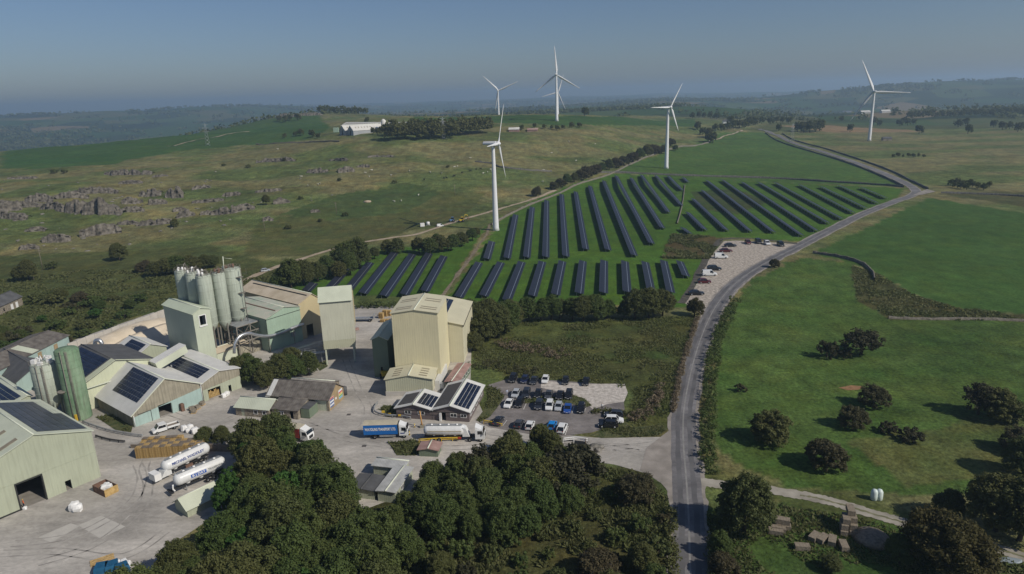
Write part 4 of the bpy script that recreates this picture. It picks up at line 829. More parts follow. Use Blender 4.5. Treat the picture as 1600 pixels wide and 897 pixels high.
# low shed with solar roof by the tower, gallery up to the tower
q0 = P(188, 556, 7.0)
sS = Bld('low_solar_shed', 'low pale shed with a small dark solar array beside the tower', (q0[0] + 1.5, q0[1] + 1.0), 52, 11, 13, 4.5, 8.0, m_green, m_fibre, 'y', .6, 6)
sS.pv(0, 1.5, 10.5, .2, .92, 9, 4)
gA = P(238, 566, 8.2); gB = P(285, 538, 10.5)
gal = empty('conveyor_gallery', (gA[0], gA[1], 0), 0, 'pale enclosed conveyor gallery rising to the tower side', 'conveyor')
d_ = Vector(gB - gA); L_ = d_.length; Mg = Matrix.Translation((0, 0, gA[2])) @ d_.to_track_quat('X', 'Z').to_matrix().to_4x4()
MB().box(0, L_, -1.5, 1.5, -2.2, 0, Mg).build('casing', m_greenroof, gal); MB().box(-.1, L_ + .1, -1.65, 1.65, .003, .1, Mg).build('top_sheet', m_fibre, gal)
lg = MB(); lg.box(L_ * .45, L_ * .45 + .3, -1.2, -.9, -12 + gA[2] * 0 + 3, -2.1, Matrix.Translation((0, 0, gA[2])) @ Matrix.Rotation(math.atan2(d_.y, d_.x), 4, 'Z')); lg.build('leg', m_steel, gal)
# --- pale tower
tO = P(340, 570) - u52 * 5.0
sT = Bld('pale_tower', 'tall windowless pale green tower block with small framed window', tO, 52, 5.2, 17.5, 17.3, 18.5, mat('tower_cladding', (.50,.54,.42), .6, .05, .15, ribs=.035, ribk=8, streak=.14), mat('tower_roof', (.55,.60,.45), .6, .05, .3), 'y', .45, 17.6, holes=[(1.7, 3.5, 13.4, 16.2), (3.9, 4.7, .02, 2.2)])
fw = MB(); fw.box(1.5, 1.7, -.1, .1, 13.2, 16.4); fw.box(3.5, 3.7, -.1, .1, 13.2, 16.4); fw.box(1.7, 3.5, -.1, .1, 16.2, 16.4); fw.box(1.4, 3.8, -.25, .1, 12.9, 13.3); fw.build('window', m_white, sT.root)
MB().box(2.6, 3.45, .05, .1, 13.4, 16.2).build('shutter', m_glass, sT.root)
# --- silo cluster
SIL = [(-101, 204, 2.35), (-96.3, 200.9, 2.4), (-91.6, 197.0, 2.2), (-88.3, 199.6, 1.9), (-86.3, 204.6, 2.75)]
clus_lab = ['leftmost tall green silo of the row behind the pale tower', 'second tall green silo behind the pale tower', 'middle ribbed green silo with pipework behind the pale tower', 'slim green silo squeezed between wider ones', 'widest green silo on the steel frame beside the mint building']
for (x, y, r), lb in zip(SIL, clus_lab):
    top = 26.2; s0 = empty('silo', (x, y, 0), 0, lb, 'silo', 'silos behind the pale tower')
    MB().lathe([(.35, 8.0), (r, 11.2), (r, top), (r * .9, top + .35), (.2, top + .7)], n=28).build('shell', m_silo, s0)
    rb = MB()
    for z in np.arange(11.4, top, 2.1): rb.lathe([(r + .01, z), (r + .06, z + .04), (r + .06, z + .12), (r + .01, z + .16)], n=28, caps=False)
    rb.build('hoop', m_silo, s0)
    rl = MB()
    for k in range(10):
        a = k * .628; rl.tube([(math.cos(a) * r, math.sin(a) * r, top), (math.cos(a) * r, math.sin(a) * r, top + 1.1)], .04, 4)
    for z in (.6, 1.1): rl.tube([(math.cos(k * .314) * r, math.sin(k * .314) * r, top + z) for k in range(21)], .035, 4)
    rl.build('railing', m_frame, s0)
    tk = MB(); rr_ = random.Random(int(x * 10))
    for k in range(6): a = rr_.uniform(0, 6.28); q = rr_.uniform(0, r * .7); h_ = rr_.uniform(.6, 1.9); tk.lathe([(.32, top + .2), (.34, top + h_), (.12, top + h_ + .25)], (math.cos(a) * q, math.sin(a) * q, 0), 8)
    tk.build('filter_unit', m_white if x < -90 else m_rust, s0)
    pk_ = MB()
    for k in range(9):
        a = rr_.uniform(0, 6.28); q = rr_.uniform(.2, r * .9); a2 = rr_.uniform(0, 6.28); h_ = rr_.uniform(.5, 2.4); x1, y1, x2, y2 = math.cos(a) * q, math.sin(a) * q, math.cos(a2) * q, math.sin(a2) * q
        pk_.tube([(x1, y1, top + .2), (x1, y1, top + h_), (x2, y2, top + h_ * .9), (x2, y2, top + .2)], rr_.uniform(.05, .12), 5)
    pk_.build('pipework', m_frame, s0)
    lgm = MB()
    for k in range(4): a = k * 1.571 + .78; lgm.box(math.cos(a) * r * .85 - .15, math.cos(a) * r * .85 + .15, math.sin(a) * r * .85 - .15, math.sin(a) * r * .85 + .15, 0, 11.3)
    lgm.build('support_legs', m_frame, s0)
st = empty('steel_platform', (-84, 203, 0), R_(52), 'dusty steel frame and platform under the widest silo', 'steel frame')
fm = MB()
for x in (-4.5, 0, 4.5):
    for y in (-3.2, 3.2): fm.box(x - .15, x + .15, y - .15, y + .15, 0, 9.6)
for z in (4.5, 7.2, 9.6):
    for y in (-3.2, 3.2): fm.box(-4.6, 4.6, y - .12, y + .12, z - .15, z + .15)
    for x in (-4.5, 0, 4.5): fm.box(x - .12, x + .12, -3.2, 3.2, z - .15, z + .15)
for x in (-4.5, 0):
    for z0_, z1_ in ((0, 4.5), (4.5, 9.5)): fm.tube([(x, -3.2, z0_), (x + 4.5, -3.2, z1_)], .07, 4); fm.tube([(x + 4.5, -3.2, z0_), (x, -3.2, z1_)], .07, 4)
fm.build('frame', m_frame, st); MB().box(-4.6, 4.6, -3.3, 3.3, 9.75, 9.85).build('platform', m_steel, st); MB().box(-4.4, 4.4, -3.0, 3.0, 0, 3.2).build('plinth', m_conc2, st)
pm = MB(); pm.tube([(-87.2, 201.5, 26), (-86.8, 201.3, 31)], .14, 6); pm.tube([(-86.8, 201.3, 30.6), (-84.2, 201.3, 30.2)], .05, 4); pm.tube([(-87.4, 201.8, 26), (-87.4, 201.8, 28)], .3, 8)
tag(pm.build('roof_mast', m_trim), 'slim mast with a side arm above the silo tops', 'mast')
pp = MB(); pp.tube([(-82.6, 203.0, 9.6), (-82.8, 203.0, 26.6)], .12, 6); pp.tube([(-83.0, 205.0, 24.6), (-81.6, 204.2, 24.6), (-81.6, 204.2, 26.4)], .07, 5)
for z in (14, 19, 24): pp.box(-84.2, -82.4, 202.4, 203.6, z, z + .12)
tag(pp.build('riser_pipe', m_frame), 'dark riser pipe with landings down the widest silo', 'pipe')
# --- mint building, beige building, pipe
mO = P(422, 550)
sN = Bld('mint_building', 'mint green gabled works building with shaded left wall', mO, 53, 12.6, 21, 10.9, 12.9, m_mint, m_mintroof, 'y', .52, 11.6, holes=[(4.1, 5.4, .02, .03)] * 0, hl=[(14.2, 15.6, .02, 2.5)])
sN.box('cable_tray', m_darktrim, -.02, 12.62, -.12, -.004, 10.45, 10.55); sN.box('vent_box', m_steel, 8.3, 9.6, -.6, -.004, 2.6, 4.1); sN.box('corner_trim', m_darktrim, -.14, -.004, -.14, -.004, .02, 10.8)
rc = sN.on(0, 1.0, .62); rd = sN.on(0, 19.0, .62); mb = MB(); mb.slab([rc[0], rd[0], rd[0] + rd[2] * .35, rc[0] + rc[2] * .35], .12); mb.build('roof_walkway', m_rust, sN.root)
bO = mO + u53 * 12.75 + v53 * .6
sE = Bld('beige_building', 'beige gabled works building with dusty roof behind the mint one', bO, 53, 10.4, 33, 12.2, 14.4, m_beige, m_beigeroof, 'y', .5, 10.5, holes=[(2.0, 4.6, .02, 4.4)], hr=[])
rc = sE.on(0, 1.0, .75); rd = sE.on(0, 31.0, .75); mb = MB(); mb.slab([rc[0], rd[0], rd[0] + rd[2] * .35, rc[0] + rc[2] * .35], .12); mb.build('roof_walkway', m_darktrim, sE.root)
sE.pv(1, 6, 30, .1, .85, 16, 3, m_pvdull)
def onf(px, py, off): 
    b = mO - v53 * off; n = v53; d = ray(px, py); t = ((b - CC) @ n) / (d @ n); return CC + d * t
pipe = smooth_path([onf(366, 552, .8), onf(367, 538, .8), onf(374, 526, .8), onf(388, 521, .8), onf(403, 524, .8), onf(420, 525, .9), onf(440, 520, .9), onf(458, 512, .9), onf(474, 506, .5)], 4)
dp = empty('dust_pipe', (mO[0], mO[1], 0), 0, 'silver dust pipe bending along the mint building', 'pipe'); dpm = MB(); dpm.tube([p - np.array([mO[0], mO[1], 0]) for p in pipe], .48, 12); dpm.build('duct', m_alu, dp)
bk = MB()
for i in (12, 20, 28): q = pipe[i] - np.array([mO[0], mO[1], 0]); bk.box(q[0] - .08, q[0] + .08, q[1] - .08, q[1] + .08, 0, q[2] - .3)
bk.build('bracket', m_frame, dp)
lw = P(345, 560); lowb = Bld('lean_to', 'low pale lean-to between the tower and the mint building', P(341, 568), 52, 11, 5, 3.2, 3.9, m_greenroof, m_beigeroof, 'x', .6, 3.4)
# --- loading tower on legs
lO = P(510, 571); lt = empty('loading_tower', lO, R_(11), 'pale cream loading tower raised on steel legs over the yard', 'tower')
m_lt = mat('loading_cladding', (.57,.565,.44), .6, .05, .2, ribs=.03, ribk=9, streak=.15)
MB().prism([(0, 7.6), (8.2, 7.6), (8.2, 20.3), (4.2, 22.6), (0, 19.6)], -.2, 8.9, 'x').build('casing', m_lt, lt)
MB().prism([(.03, 5.0), (8.1, 5.0), (8.1, 7.59), (.03, 7.59)], -.17, 8.87, 'x').build('skirt', m_khaki, lt)
MB().slab([(-.5, -.5, 19.35), (9.2, -.5, 19.35), (9.2, 4.2, 22.72), (-.5, 4.2, 22.72)], .12).build('roof_slope', m_greenroof, lt)
MB().slab([(-.5, 4.2, 22.72), (9.2, 4.2, 22.72), (9.2, 8.6, 20.15), (-.5, 8.6, 20.15)], .12).build('roof_slope', m_greenroof, lt)
MB().box(.2, 8.6, 8.25, 22, 6.2, 16.5).build('rear_housing', m_beige, lt)
for x in (.3, 8.3):
    for y in (.4, 7.6): MB().box(x - .22, x + .22, y - .22, y + .22, 0, 5.05).build('leg', m_greenroof, lt)
MB().tube([(.3, .4, .4), (.3, 7.6, 4.8)], .09, 5).build('brace', m_steel, lt); MB().tube([(8.3, 7.6, .4), (8.3, .4, 4.8)], .09, 5).build('brace', m_steel, lt)
gw = empty('walkway', (lO[0] - 9.5, lO[1] + 1.5, 0), R_(12), 'raised steel walkway leading to the loading tower', 'walkway')
wk = MB(); wk.box(0, 9, -.8, .8, 3.0, 3.2); wk.build('deck', m_fibre, gw); wr = MB()
for x in np.arange(0, 9.1, 1.5): wr.tube([(x, -.8, 3.2), (x, -.8, 4.3)], .04, 4); wr.tube([(x, .8, 3.2), (x, .8, 4.3)], .04, 4)
for y in (-.8, .8):
    for z in (3.7, 4.3): wr.tube([(0, y, z), (9, y, z)], .04, 4)
wr.build('railing', m_steel, gw); wl = MB(); wl.box(1, 1.2, -.7, .7, 0, 3); wl.box(7.6, 7.8, -.7, .7, 0, 3); wl.build('trestle', m_steel, gw)
cv = empty('inclined_conveyor', (lO[0] - 12, lO[1] + 8, 0), 0, 'dark inclined conveyor into the loading tower side', 'conveyor'); MB().box(0, 14, -.9, .9, 0, 1.2, Matrix.Translation((0, 0, 1.0)) @ Matrix.Rotation(R_(-16), 4, 'Y')).build('casing', m_steel, cv)
cl_ = MB(); cl_.box(9, 9.3, -.6, .6, 0, 3.2); cl_.box(3, 3.3, -.6, .6, 0, 1.6); cl_.build('trestle', m_steel, cv)
# --- yellow tower group
yO = P(620, 600)
sY = Bld('yellow_tower', 'tall cream yellow ribbed tower block with six roof lights', yO, -4, 12.4, 15.2, 20.3, 21.2, m_yellow, m_cream, 'y', .5)
for i in (0, 1):
    for a in (2.0, 3.6, 9.2, 11.0): sY.rooflight(i, a, a + .55, .15, .82)
uY, vY = uv(-4)
sZ = Bld('rear_store', 'lower cream store with solar patch behind the yellow tower', yO + uY * .2 + vY * 15.6, -4, 16.4, 23, 11.6, 13.6, m_cream, m_cream, 'y', .45)
sZ.pv(1, 2, 21, .62, .95, 14, 2); sZ.box('gutter', m_darktrim, 16.45, 16.75, -.2, 23.2, 11.1, 11.35)
gO2 = P(588, 592)
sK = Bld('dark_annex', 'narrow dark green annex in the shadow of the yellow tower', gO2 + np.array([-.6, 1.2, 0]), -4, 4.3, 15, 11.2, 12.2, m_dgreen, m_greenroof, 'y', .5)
cO = P(604, 619)
sC = Bld('cream_shed', 'small cream ribbed shed with eight roof lights and concrete base', cO, -3, 12.4, 7.2, 4.7, 5.8, m_khaki, m_cream, 'y', .5, side=m_cream)
sC.box('concrete_base', m_patch, -.12, 12.52, -.14, 7.3, 0, 1.35)
for i in (0, 1):
    for a in (1.2, 2.7, 4.2, 5.7): sC.rooflight(i, a, a + .55, .3, .62)
kO = P(698, 607); sB = Bld('site_cabin', 'long site cabin with faded red roof beside the yellow tower', P(697, 610), 78 - 90, 3.4, 12.5, 2.5, 2.75, m_dgreen, m_red, 'y', .5)
sB.window(1.5, 1.0, 1.1, 1.0)
for k in range(5): sB.window(1 + k * 2.3, 1.0, 1.1, 1.0, sB.right(), 1)
tag(MB().box(-.6, .6, -6, 6, 0, 3.0, Matrix.Translation(tuple(P(690, 597))) @ Matrix.Rotation(R_(-5), 4, 'Z')).build('low_lean_to', m_fibre), 'narrow grey lean-to between the red roofed cabin and the tower', 'shed')
cage = MB(); cO3 = P(681, 611)
for k in range(5): cage.box(cO3[0] + k * .5, cO3[0] + k * .5 + .05, cO3[1], cO3[1] + .05, 0, 2.2)
cage.box(cO3[0], cO3[0] + 2.1, cO3[1] + .06, cO3[1] + 1.2, .3, 2.0); tag(cage.build('gas_cage', m_steel), 'grey steel gas cage against the site cabin', 'cage')
# --- office
oO = P(620, 653)
sO1 = Bld('office_wing', 'taupe gabled office wing with two white windows facing the lorries', oO, -11, 9.0, 8.5, 2.7, 3.9, m_taupe, m_fibre, 'y', .5, oh=.45)
sO1.window(2.2, 1.3, 1.5, .8); sO1.window(5.6, 1.3, 1.5, .8); sO1.pv(1, 1.2, 7.2, .12, .88, 5, 4); sO1.pv(0, 1.2, 7.6, .12, .9, 1, 1, mat('roof_felt', (.085,.08,.078), .9, .15, 2))
uO, vO = uv(-11)
sO = Bld('office_block', 'taupe gabled office with a white door, windows and solar roof', oO + uO * 9.1 , -11, 9.2, 15.5, 2.7, 4.1, m_taupe, m_fibre, 'y', .5, oh=.45, holes=[(2.4, 3.4, .02, 2.1)])
sO.window(4.6, 1.2, 1.5, .8); sO.window(7.2, 1.2, 1.3, .8)
for k in range(5): sO.window(1.2 + k * 2.8, 1.1, 1.5, .9, sO.right())
sO.pv(1, 1.2, 14.6, .14, .88, 8, 4); sO.pv(0, 1.2, 14.6, .12, .9, 1, 1, mat('roof_felt', (1,1,1)))
for s_ in (sO1, sO): s_.box('fascia', m_darktrim, -.4, s_.W + .4, -.5, -.47, 2.35, 2.55)
sO.box('door_leaf', m_white, 1.9, 2.4, -.5, -.1, .02, 2.1)
# --- workshop and annexes
wa = -14; uW, vW = uv(wa); wO = P(515, 643) - uW * 17.2
sW = Bld('stone_workshop', 'stone workshop with mossy brown roof and painted murals on its gable', wO, wa, 17.2, 8.0, 3.2, 5.8, m_stone, m_brownroof, 'x', .5, side=m_ochre, holes=[(13.4, 16.6, .02, 2.9)])
sW.box('roller_door', m_greenroof, 13.4, 16.6, .08, .14, .02, 2.9); sW.box('pale_roof_end', m_fibre, -.4, 1.0, -.45, -.4, 2.8, 3.0)
sW.rooflight(0, .3, 1.6, .02, .98, m_fibre, 'roof_sheet'); sW.window(10.8, 1.5, 1.3, .9)
Mr = sW.right()
def mural(x0, x1, z0, z1, cols, stripes=False):
    f = MB(); f.box(x0, x1, -.05, -.003, z0, z1, Mr); bd = f.build('mural', cols[0], sW.root); n = len(cols) - 1
    for k in range(n):
        a, b = z0 + (z1 - z0) * k / n + .04, z0 + (z1 - z0) * (k + 1) / n - .04
        MB().box(x0 + .08, x1 - .08, -.07, -.052, a, b, Mr).build('painted_band', cols[1 + k], bd)
pw, pb, pr_, py_, pg, pl = [mat('mural_' + n, c, .8, .15, 3) for n, c in (('white', (.62,.64,.66)), ('navy', (.06,.10,.26)), ('red', (.50,.10,.07)), ('yellow', (.60,.45,.10)), ('green', (.16,.36,.12)), ('sky', (.16,.36,.52)))]
mural(.5, 2.6, .6, 3.2, [pw, pb, pw, pb, pw, pb, pr_]); mural(5.2, 7.2, .9, 3.3, [pw, pl, pg, py_, pr_, pw])
sW.box('wall_sign', m_white, 17.21, 17.26, 3.4, 4.0, 1.7, 2.2)
sX = Bld('green_roof_annex', 'small stone annex with a pale green tin roof', wO + uW * -5.2 + vW * -6.2, wa, 9.4, 5.0, 2.3, 3.6, m_stone, m_greenroof, 'x', .6, holes=[(1.6, 2.5, .02, 2.0)])
sX.window(5.2, .9, 1.0, .9, None, 1); sX.window(7.6, .9, .9, .9, None, 1); sX.box('door', m_green, 1.6, 2.5, .05, .1, .02, 2.0)
sV = Bld('grey_roof_annex', 'low stone annex with grey sheet roof and dark doorway', wO + uW * 4.6 + vW * -5.6, wa, 7.2, 5.3, 2.4, 3.3, m_stone, m_brownroof, 'x', .85, 3.1, holes=[(5.0, 5.9, .02, 2.1)])
sV.window(2.0, 1.0, 1.2, .8)
ct = empty('green_container', wO + uW * 12.0 + vW * -4.6, R_(wa), 'dark green steel container beside the stone annex', 'container'); MB().box(0, 2.4, 0, 4.0, .1, 2.6).build('body', m_dgreen, ct); MB().box(-.05, 2.45, -.05, 4.05, 2.61, 2.7).build('lid', m_darkroof, ct)
dd = MB(); dd.box(.1, 1.15, -.06, -.004, .2, 2.5); dd.box(1.25, 2.3, -.06, -.004, .2, 2.5); dd.build('door', m_dgreen, ct)
sU = Bld('rear_lean_to', 'sagging grey lean-to behind the stone workshop', wO + uW * 1.5 + vW * 8.2, wa, 12, 4.6, 3.0, 3.6, m_stone, mat('patchy_tin', (.26,.235,.21), .85, .3, .8, (.40,.37,.33), ribs=.04, bump=.1, bscale=1), 'x', .4, 2.6)
tk = empty('water_tank', wO + uW * 14.6 + vW * 9.4, 0, 'dark water tanks standing behind the workshop gable', 'tank'); MB().lathe([(.9, 0), (.9, 2.4), (.3, 2.8)], n=16).build('tank', m_darkroof, tk); MB().lathe([(.7, 0), (.7, 2.2), (.2, 2.5)], (1.8, .2, 0), 16).build('tank', m_darkroof, tk)
# --- far left sheds
sL = Bld('teal_barn', 'pale teal walled barn with brown panels beside the sand store', np.array([-144.8, 177.5, 0]), 87, 31, 13, 5.0, 6.6, m_blue, m_brownroof, 'x', .5)
for x in (10, 17, 24): sL.box('brown_panel', m_ochre, x, x + 1.6, -.06, -.004, 1.6, 4.4)
sL.rooflight(0, 15, 18, .02, .95, m_greenroof, 'roof_sheet')
qL = P(48, 618, 6.4)
sQ = Bld('solar_shed', 'pale shed at the yard edge with its roof covered in solar modules', np.array([qL[0], qL[1], 0]) - u52 * 11.5, 52, 11.5, 24, 3.6, 6.6, m_green, m_greenroof, 'y', .94, 6.3)
sQ.pv(0, 1.5, 22, .05, .92, 16, 9)
qR = P(70, 585, 4.5)
sP = Bld('dark_roof_shed', 'low shed with a dark sloping roof behind the ribbed silo', np.array([qR[0] - 6.5, qR[1] - 2.5, 0]), 52, 10, 24, 3.4, 6.4, m_blue, m_darkroof, 'y', .5)
# --- two silos by the yard
def yard_silo(x, y, r, h, base, m, label, top):
    s0 = empty('silo', (x, y, 0), 0, label, 'silo'); MB().lathe([(r * (.4 if base > 1 else 1), max(base - 2.6, 0)), (r, base), (r, h), (r * .85, h + .35), (.15, h + .7)], n=30).build('shell', m, s0)
    hb = MB()
    for z in np.arange(base + .3, h, 1.9): hb.lathe([(r + .01, z), (r + .06, z + .04), (r + .06, z + .1), (r + .01, z + .14)], n=30, caps=False)
    hb.build('hoop', m, s0)
    if base > 1:
        for k in range(6): a = k * 1.047 + .3; MB().box(math.cos(a) * r * .92 - .15, math.cos(a) * r * .92 + .15, math.sin(a) * r * .92 - .15, math.sin(a) * r * .92 + .15, 0, base + .4).build('leg', m, s0)
    pm = MB(); pm.tube([(.2, -r - .15, .5), (.2, -r - .15, h + .6)], .09, 6)
    for k in range(3): pm.tube([(1.2 + k * .25, -r * .93 - .12, .5), (1.2 + k * .25, -r * .93 - .12, h + .4)], .06, 5)
    for z in np.arange(1, h, .5): pm.box(1.2, 1.7, -r * .93 - .16, -r * .93 - .1, z, z + .05)
    pm.build('ladder', m_frame, s0)
    if top:
        tp = MB(); rr_ = random.Random(4)
        for k in range(5): a = k * 1.25; tp.box(math.cos(a) * r * .6 - .5, math.cos(a) * r * .6 + .5, math.sin(a) * r * .6 - .45, math.sin(a) * r * .6 + .45, h + .2, h + 1.2 + .4 * (k % 2)); tp.tube([(math.cos(a) * r * .6, math.sin(a) * r * .6, h + 1.4), (math.cos(a) * r * .3, math.sin(a) * r * .3, h + 2.1), (0, 0, h + .5)], .12, 6)
        tp.build('filter_unit', m_white, s0); rl = MB()
        for k in range(12): a = k * .5236; rl.tube([(math.cos(a) * r, math.sin(a) * r, h), (math.cos(a) * r, math.sin(a) * r, h + 1.1)], .04, 4)
        for z in (.6, 1.1): rl.tube([(math.cos(k * .2618) * r, math.sin(k * .2618) * r, h + z) for k in range(25)], .035, 4)
        rl.build('railing', m_frame, s0)
    else:
        lp = MB(); lp.lathe([(.6, h * .62 - 3.6), (1.0, h * .62 - 3.2), (1.0, h * .62 - 3.0)], (-r * .6, -r * .9, 0), 12); lp.build('landing', m_frame, s0); MB().box(.6, 1.1, -r - .35, -r - .05, .1, 2.1).build('control_cabinet', m_yel, s0)
    return s0
b_ = P(86, 652); yard_silo(b_[0], b_[1], 2.9, 14.4, 5.2, m_silo, 'ribbed pale green silo with white filter units on top', True)
b_ = P(126, 652); yard_silo(b_[0], b_[1], 2.65, 18.2, .2, m_silo2, 'weathered dark green silo streaked with grey lime', False)
# --- sand store
wl_ = empty('retaining_wall', (-141.6, 204.8, 0), math.atan2(34.0, 14.0), 'long pale concrete retaining wall behind the sand heap', 'wall')
for k in range(12): MB().box(k * 3.1 + .02, k * 3.1 + 3.06, -.3, .1 + .02 * (k % 2), 0, 3.5 + .1 * (k % 3)).build('wall_panel', m_patch, wl_)
sv = []; sf = []; NS = 26
for i in range(NS):
    for j in range(NS):
        a, b = i / (NS - 1), j / (NS - 1); x = -140.5 + 14 * b + 19 * a; y = 205 + 33 * b - 9 * a
        z = 4.2 * math.sin(min(1, a * 1.5 + .15) * math.pi) ** .8 * math.sin(max(.02, min(.98, b)) * math.pi) ** .5 if a < .6 else 4.2 * max(0, 1 - (a - .566) / .43) * math.sin(max(.02, min(.98, b)) * math.pi) ** .5
        sv.append((x, y, max(.02, z + .35 * (float(vnoise(np.array([x / 2.5]), np.array([y / 2.5]), 3)[0]) - .5))))
sf = [(i * NS + j, i * NS + j + 1, (i + 1) * NS + j + 1, (i + 1) * NS + j) for i in range(NS - 1) for j in range(NS - 1)]
tag(link('sand_heap', np_mesh('sand_heap', sv, sf, True), None, m_sand), 'broad heap of pale stone dust against the concrete wall', 'sand heap')
eb = MB(); q = P(150, 545, 4.6); eb.tube(smooth_path([(q[0], q[1], 2.0), (q[0], q[1], 6.0), (q[0] + .5, q[1], 7.2), (q[0] + 1.6, q[1], 7.2), (q[0] + 2.2, q[1], 6.0)], 4), .6, 12); tag(eb.build('vent_elbow', m_alu), 'silver ventilation elbow standing before the sand heap', 'vent')
# --- stone barn, huts
sR = Bld('stone_barn', 'old stone field barn with a dark slate roof', np.array([-194.5, 236, 0]), 94, 28, 8, 3.4, 5.8, m_stone, m_darkroof, 'x', .5, holes=[(5, 6.2, 0, 2.2), (16, 17, .8, 2)])
for x in (20.5, 23.5): sR.box('pale_door', m_white, x, x + 1.4, -.08, -.004, .1, 2.3)
p_ = np.array([-29.8, 129.3, 0])
sH = Bld('flat_roof_hut', 'green walled hut with pale flat sheet roof beside the wood', p_ + np.array([0, -3.0, 0]), -14, 6.6, 2.9, 2.35, 2.5, m_green, mat('old_sheet_roof', (.42,.42,.40), .8, .2, .5, ribs=.04, ribk=8), 'x', .9, 2.45)
sH2 = Bld('flat_roof_store', 'long pale roofed store reaching down to the wood', np.array([-27.2, 116.8, 0]), -14, 3.6, 9.0, 2.35, 2.5, m_green, mat('old_sheet_roof', (1,1,1)), 'y', .5); sH2.window(3, 1, 1.2, .8, sH2.right())
sH3 = Bld('grey_roof_store', 'small grey roofed store against the pale roofed one', np.array([-33.0, 118.5, 0]), -14, 5.2, 5, 2.0, 2.2, m_green, m_darkroof, 'y', .5)
sH4 = Bld('red_roof_shed', 'little shed with a salmon red roof below the tanker lorry', P(655, 713), -8, 4.2, 3.2, 1.6, 2.0, m_dgreen, m_red, 'y', .5)
hq = P(273, 800); sH5 = Bld('green_lean_shed', 'small pale green pitched shed below the tank trailers', P(294, 809), 52, 7.5, 4.6, 1.7, 3.2, m_green, m_greenroof, 'x', .5)
# --- far farm sheds
def gat(px, py): return G(px, py)
a_, b_ = gat(531, 211), gat(556, 211); ang_ = math.degrees(math.atan2(b_[1] - a_[1], b_[0] - a_[0])); wd_ = float(np.linalg.norm((b_ - a_)[:2]))
m_fw = mat('white_sheet_roof', (.62,.60,.55), .7, .06, .2); m_fg = mat('grey_shed_wall', (.36,.37,.38), .7, .06, .2)
s_ = wd_ / 25.0
for k, (x0, lab) in enumerate(((0, 'white roofed far shed with a grey gable, the outer of the twin'), (12.6, 'white roofed far shed with a grey gable, the inner of the twin'))):
    q = a_ + np.array([math.cos(R_(ang_)), math.sin(R_(ang_)), 0]) * x0 * s_
    bb = Bld('far_shed', lab, q, ang_ - 12, 12.4 * s_, 42 * s_, 5 * s_, 10 * s_, m_fg, m_fw, 'y', .5, z0=float(q[2]) - .5, holes=[(5 * s_, 7 * s_, 0, 5 * s_)])
    for j in range(6): bb.rooflight(1, 5 + j * 3.4 * s_, 6 + j * 3.4 * s_, .45, .7)
a2 = gat(526, 207); bb = Bld('far_long_shed', 'long white far shed with a row of roof lights', a2 + np.array([0, 25, 0]), ang_ - 3, 78, 18, 8, 12, m_fg, m_fw, 'x', .5, z0=float(a2[2]) - 1)
for j in range(22): bb.rooflight(0, 4 + j * 3.1, 5.4 + j * 3.1, .5, .75)
a3 = gat(604, 208); bb = Bld('far_white_shed', 'white far shed partly hidden by the plantation', a3 + np.array([-4, 18, 0]), ang_ + 8, 32, 16, 7, 12, m_fw, m_fw, 'x', .5, z0=float(a3[2]) - 1)
sl = MB(); a4 = gat(598, 207)
tag(sl.lathe([(3, 0), (3, 14), (1, 16)], tuple(a4 + np.array([0, 10, -1])), 16).build('far_silo', m_fw), 'white silo between the far sheds', 'silo')
a5 = gat(521, 208); tag(MB().box(-3, 3, -2, 2, -.5, 6, Matrix.Translation(tuple(a5 + np.array([0, 15, 0])))).build('far_tank', m_mint), 'turquoise tank block beside the far sheds', 'tank')
a6 = gat(795, 206); bb = Bld('far_barn', 'far barn with red walls and pale roof by the turbine', a6, -5, 12, 8, 3, 5, m_red, m_fw, 'x', .5, z0=float(a6[2]) - .5)
a6 = gat(824, 206); bb = Bld('far_byre', 'low salmon walled far byre below the tall turbine', a6, -5, 12, 8, 2.5, 4, m_red, m_red, 'x', .5, z0=float(a6[2]) - .5)
a7 = gat(1380, 220); bb = Bld('turbine_hut', 'little stone hut with a grey roof beside the right turbine', a7, -4, 11, 6, 3.2, 5, m_stone, m_darkroof, 'x', .5, z0=float(a7[2]) - .3, holes=[(5, 6, 0, 2.2)])
a8 = gat(1130, 193); bb = Bld('far_farmhouse', 'white far farmhouse showing among the copse', a8, -8, 13, 8, 4, 7, m_white, m_darkroof, 'x', .5, z0=float(a8[2]) - .5)
for x, y, w_, lab in ((1318, 176, 38, 'long grey far barn on the right pasture'), (1346, 178, 22, 'pale far barn beside the long grey one'), (1378, 177, 20, 'sand coloured far farm shed'), (218, 173, 20, 'white far house in the blue valley')):
    q = gat(x, y); Bld('far_farm_barn', lab, q, -4, w_, 14, 5, 8, m_fw if w_ < 30 else m_fg, m_darkroof if w_ == 38 else m_fw, 'x', .5, z0=float(q[2]) - .5)
# ================================================================== vehicles
m_tyre = mat('tyre_rubber', (.018,.018,.018), .85, .2, 5); m_rim = mat('alloy_rim', (.42,.43,.44), .35, .05, 3, metal=.6)
m_cglass = mat('car_glass', (.012,.014,.017), .08, .1, 1, spec=.7); m_lamp = mat('lamp_glass', (.72,.72,.70), .15, .05, 1, spec=.6); m_tail = mat('tail_lamp', (.35,.02,.015), .3, .1, 1)
PAINT = {n: mat('paint_' + n, c, .28, .03, 1, spec=.6) for n, c in dict(black=(.012,.012,.014), navy=(.014,.020,.055), grey=(.055,.058,.065), white=(.74,.74,.72), silver=(.42,.44,.46), blue=(.02,.075,.30), sky=(.01,.22,.60), red=(.09,.012,.014), dark=(.028,.032,.042)).items()}
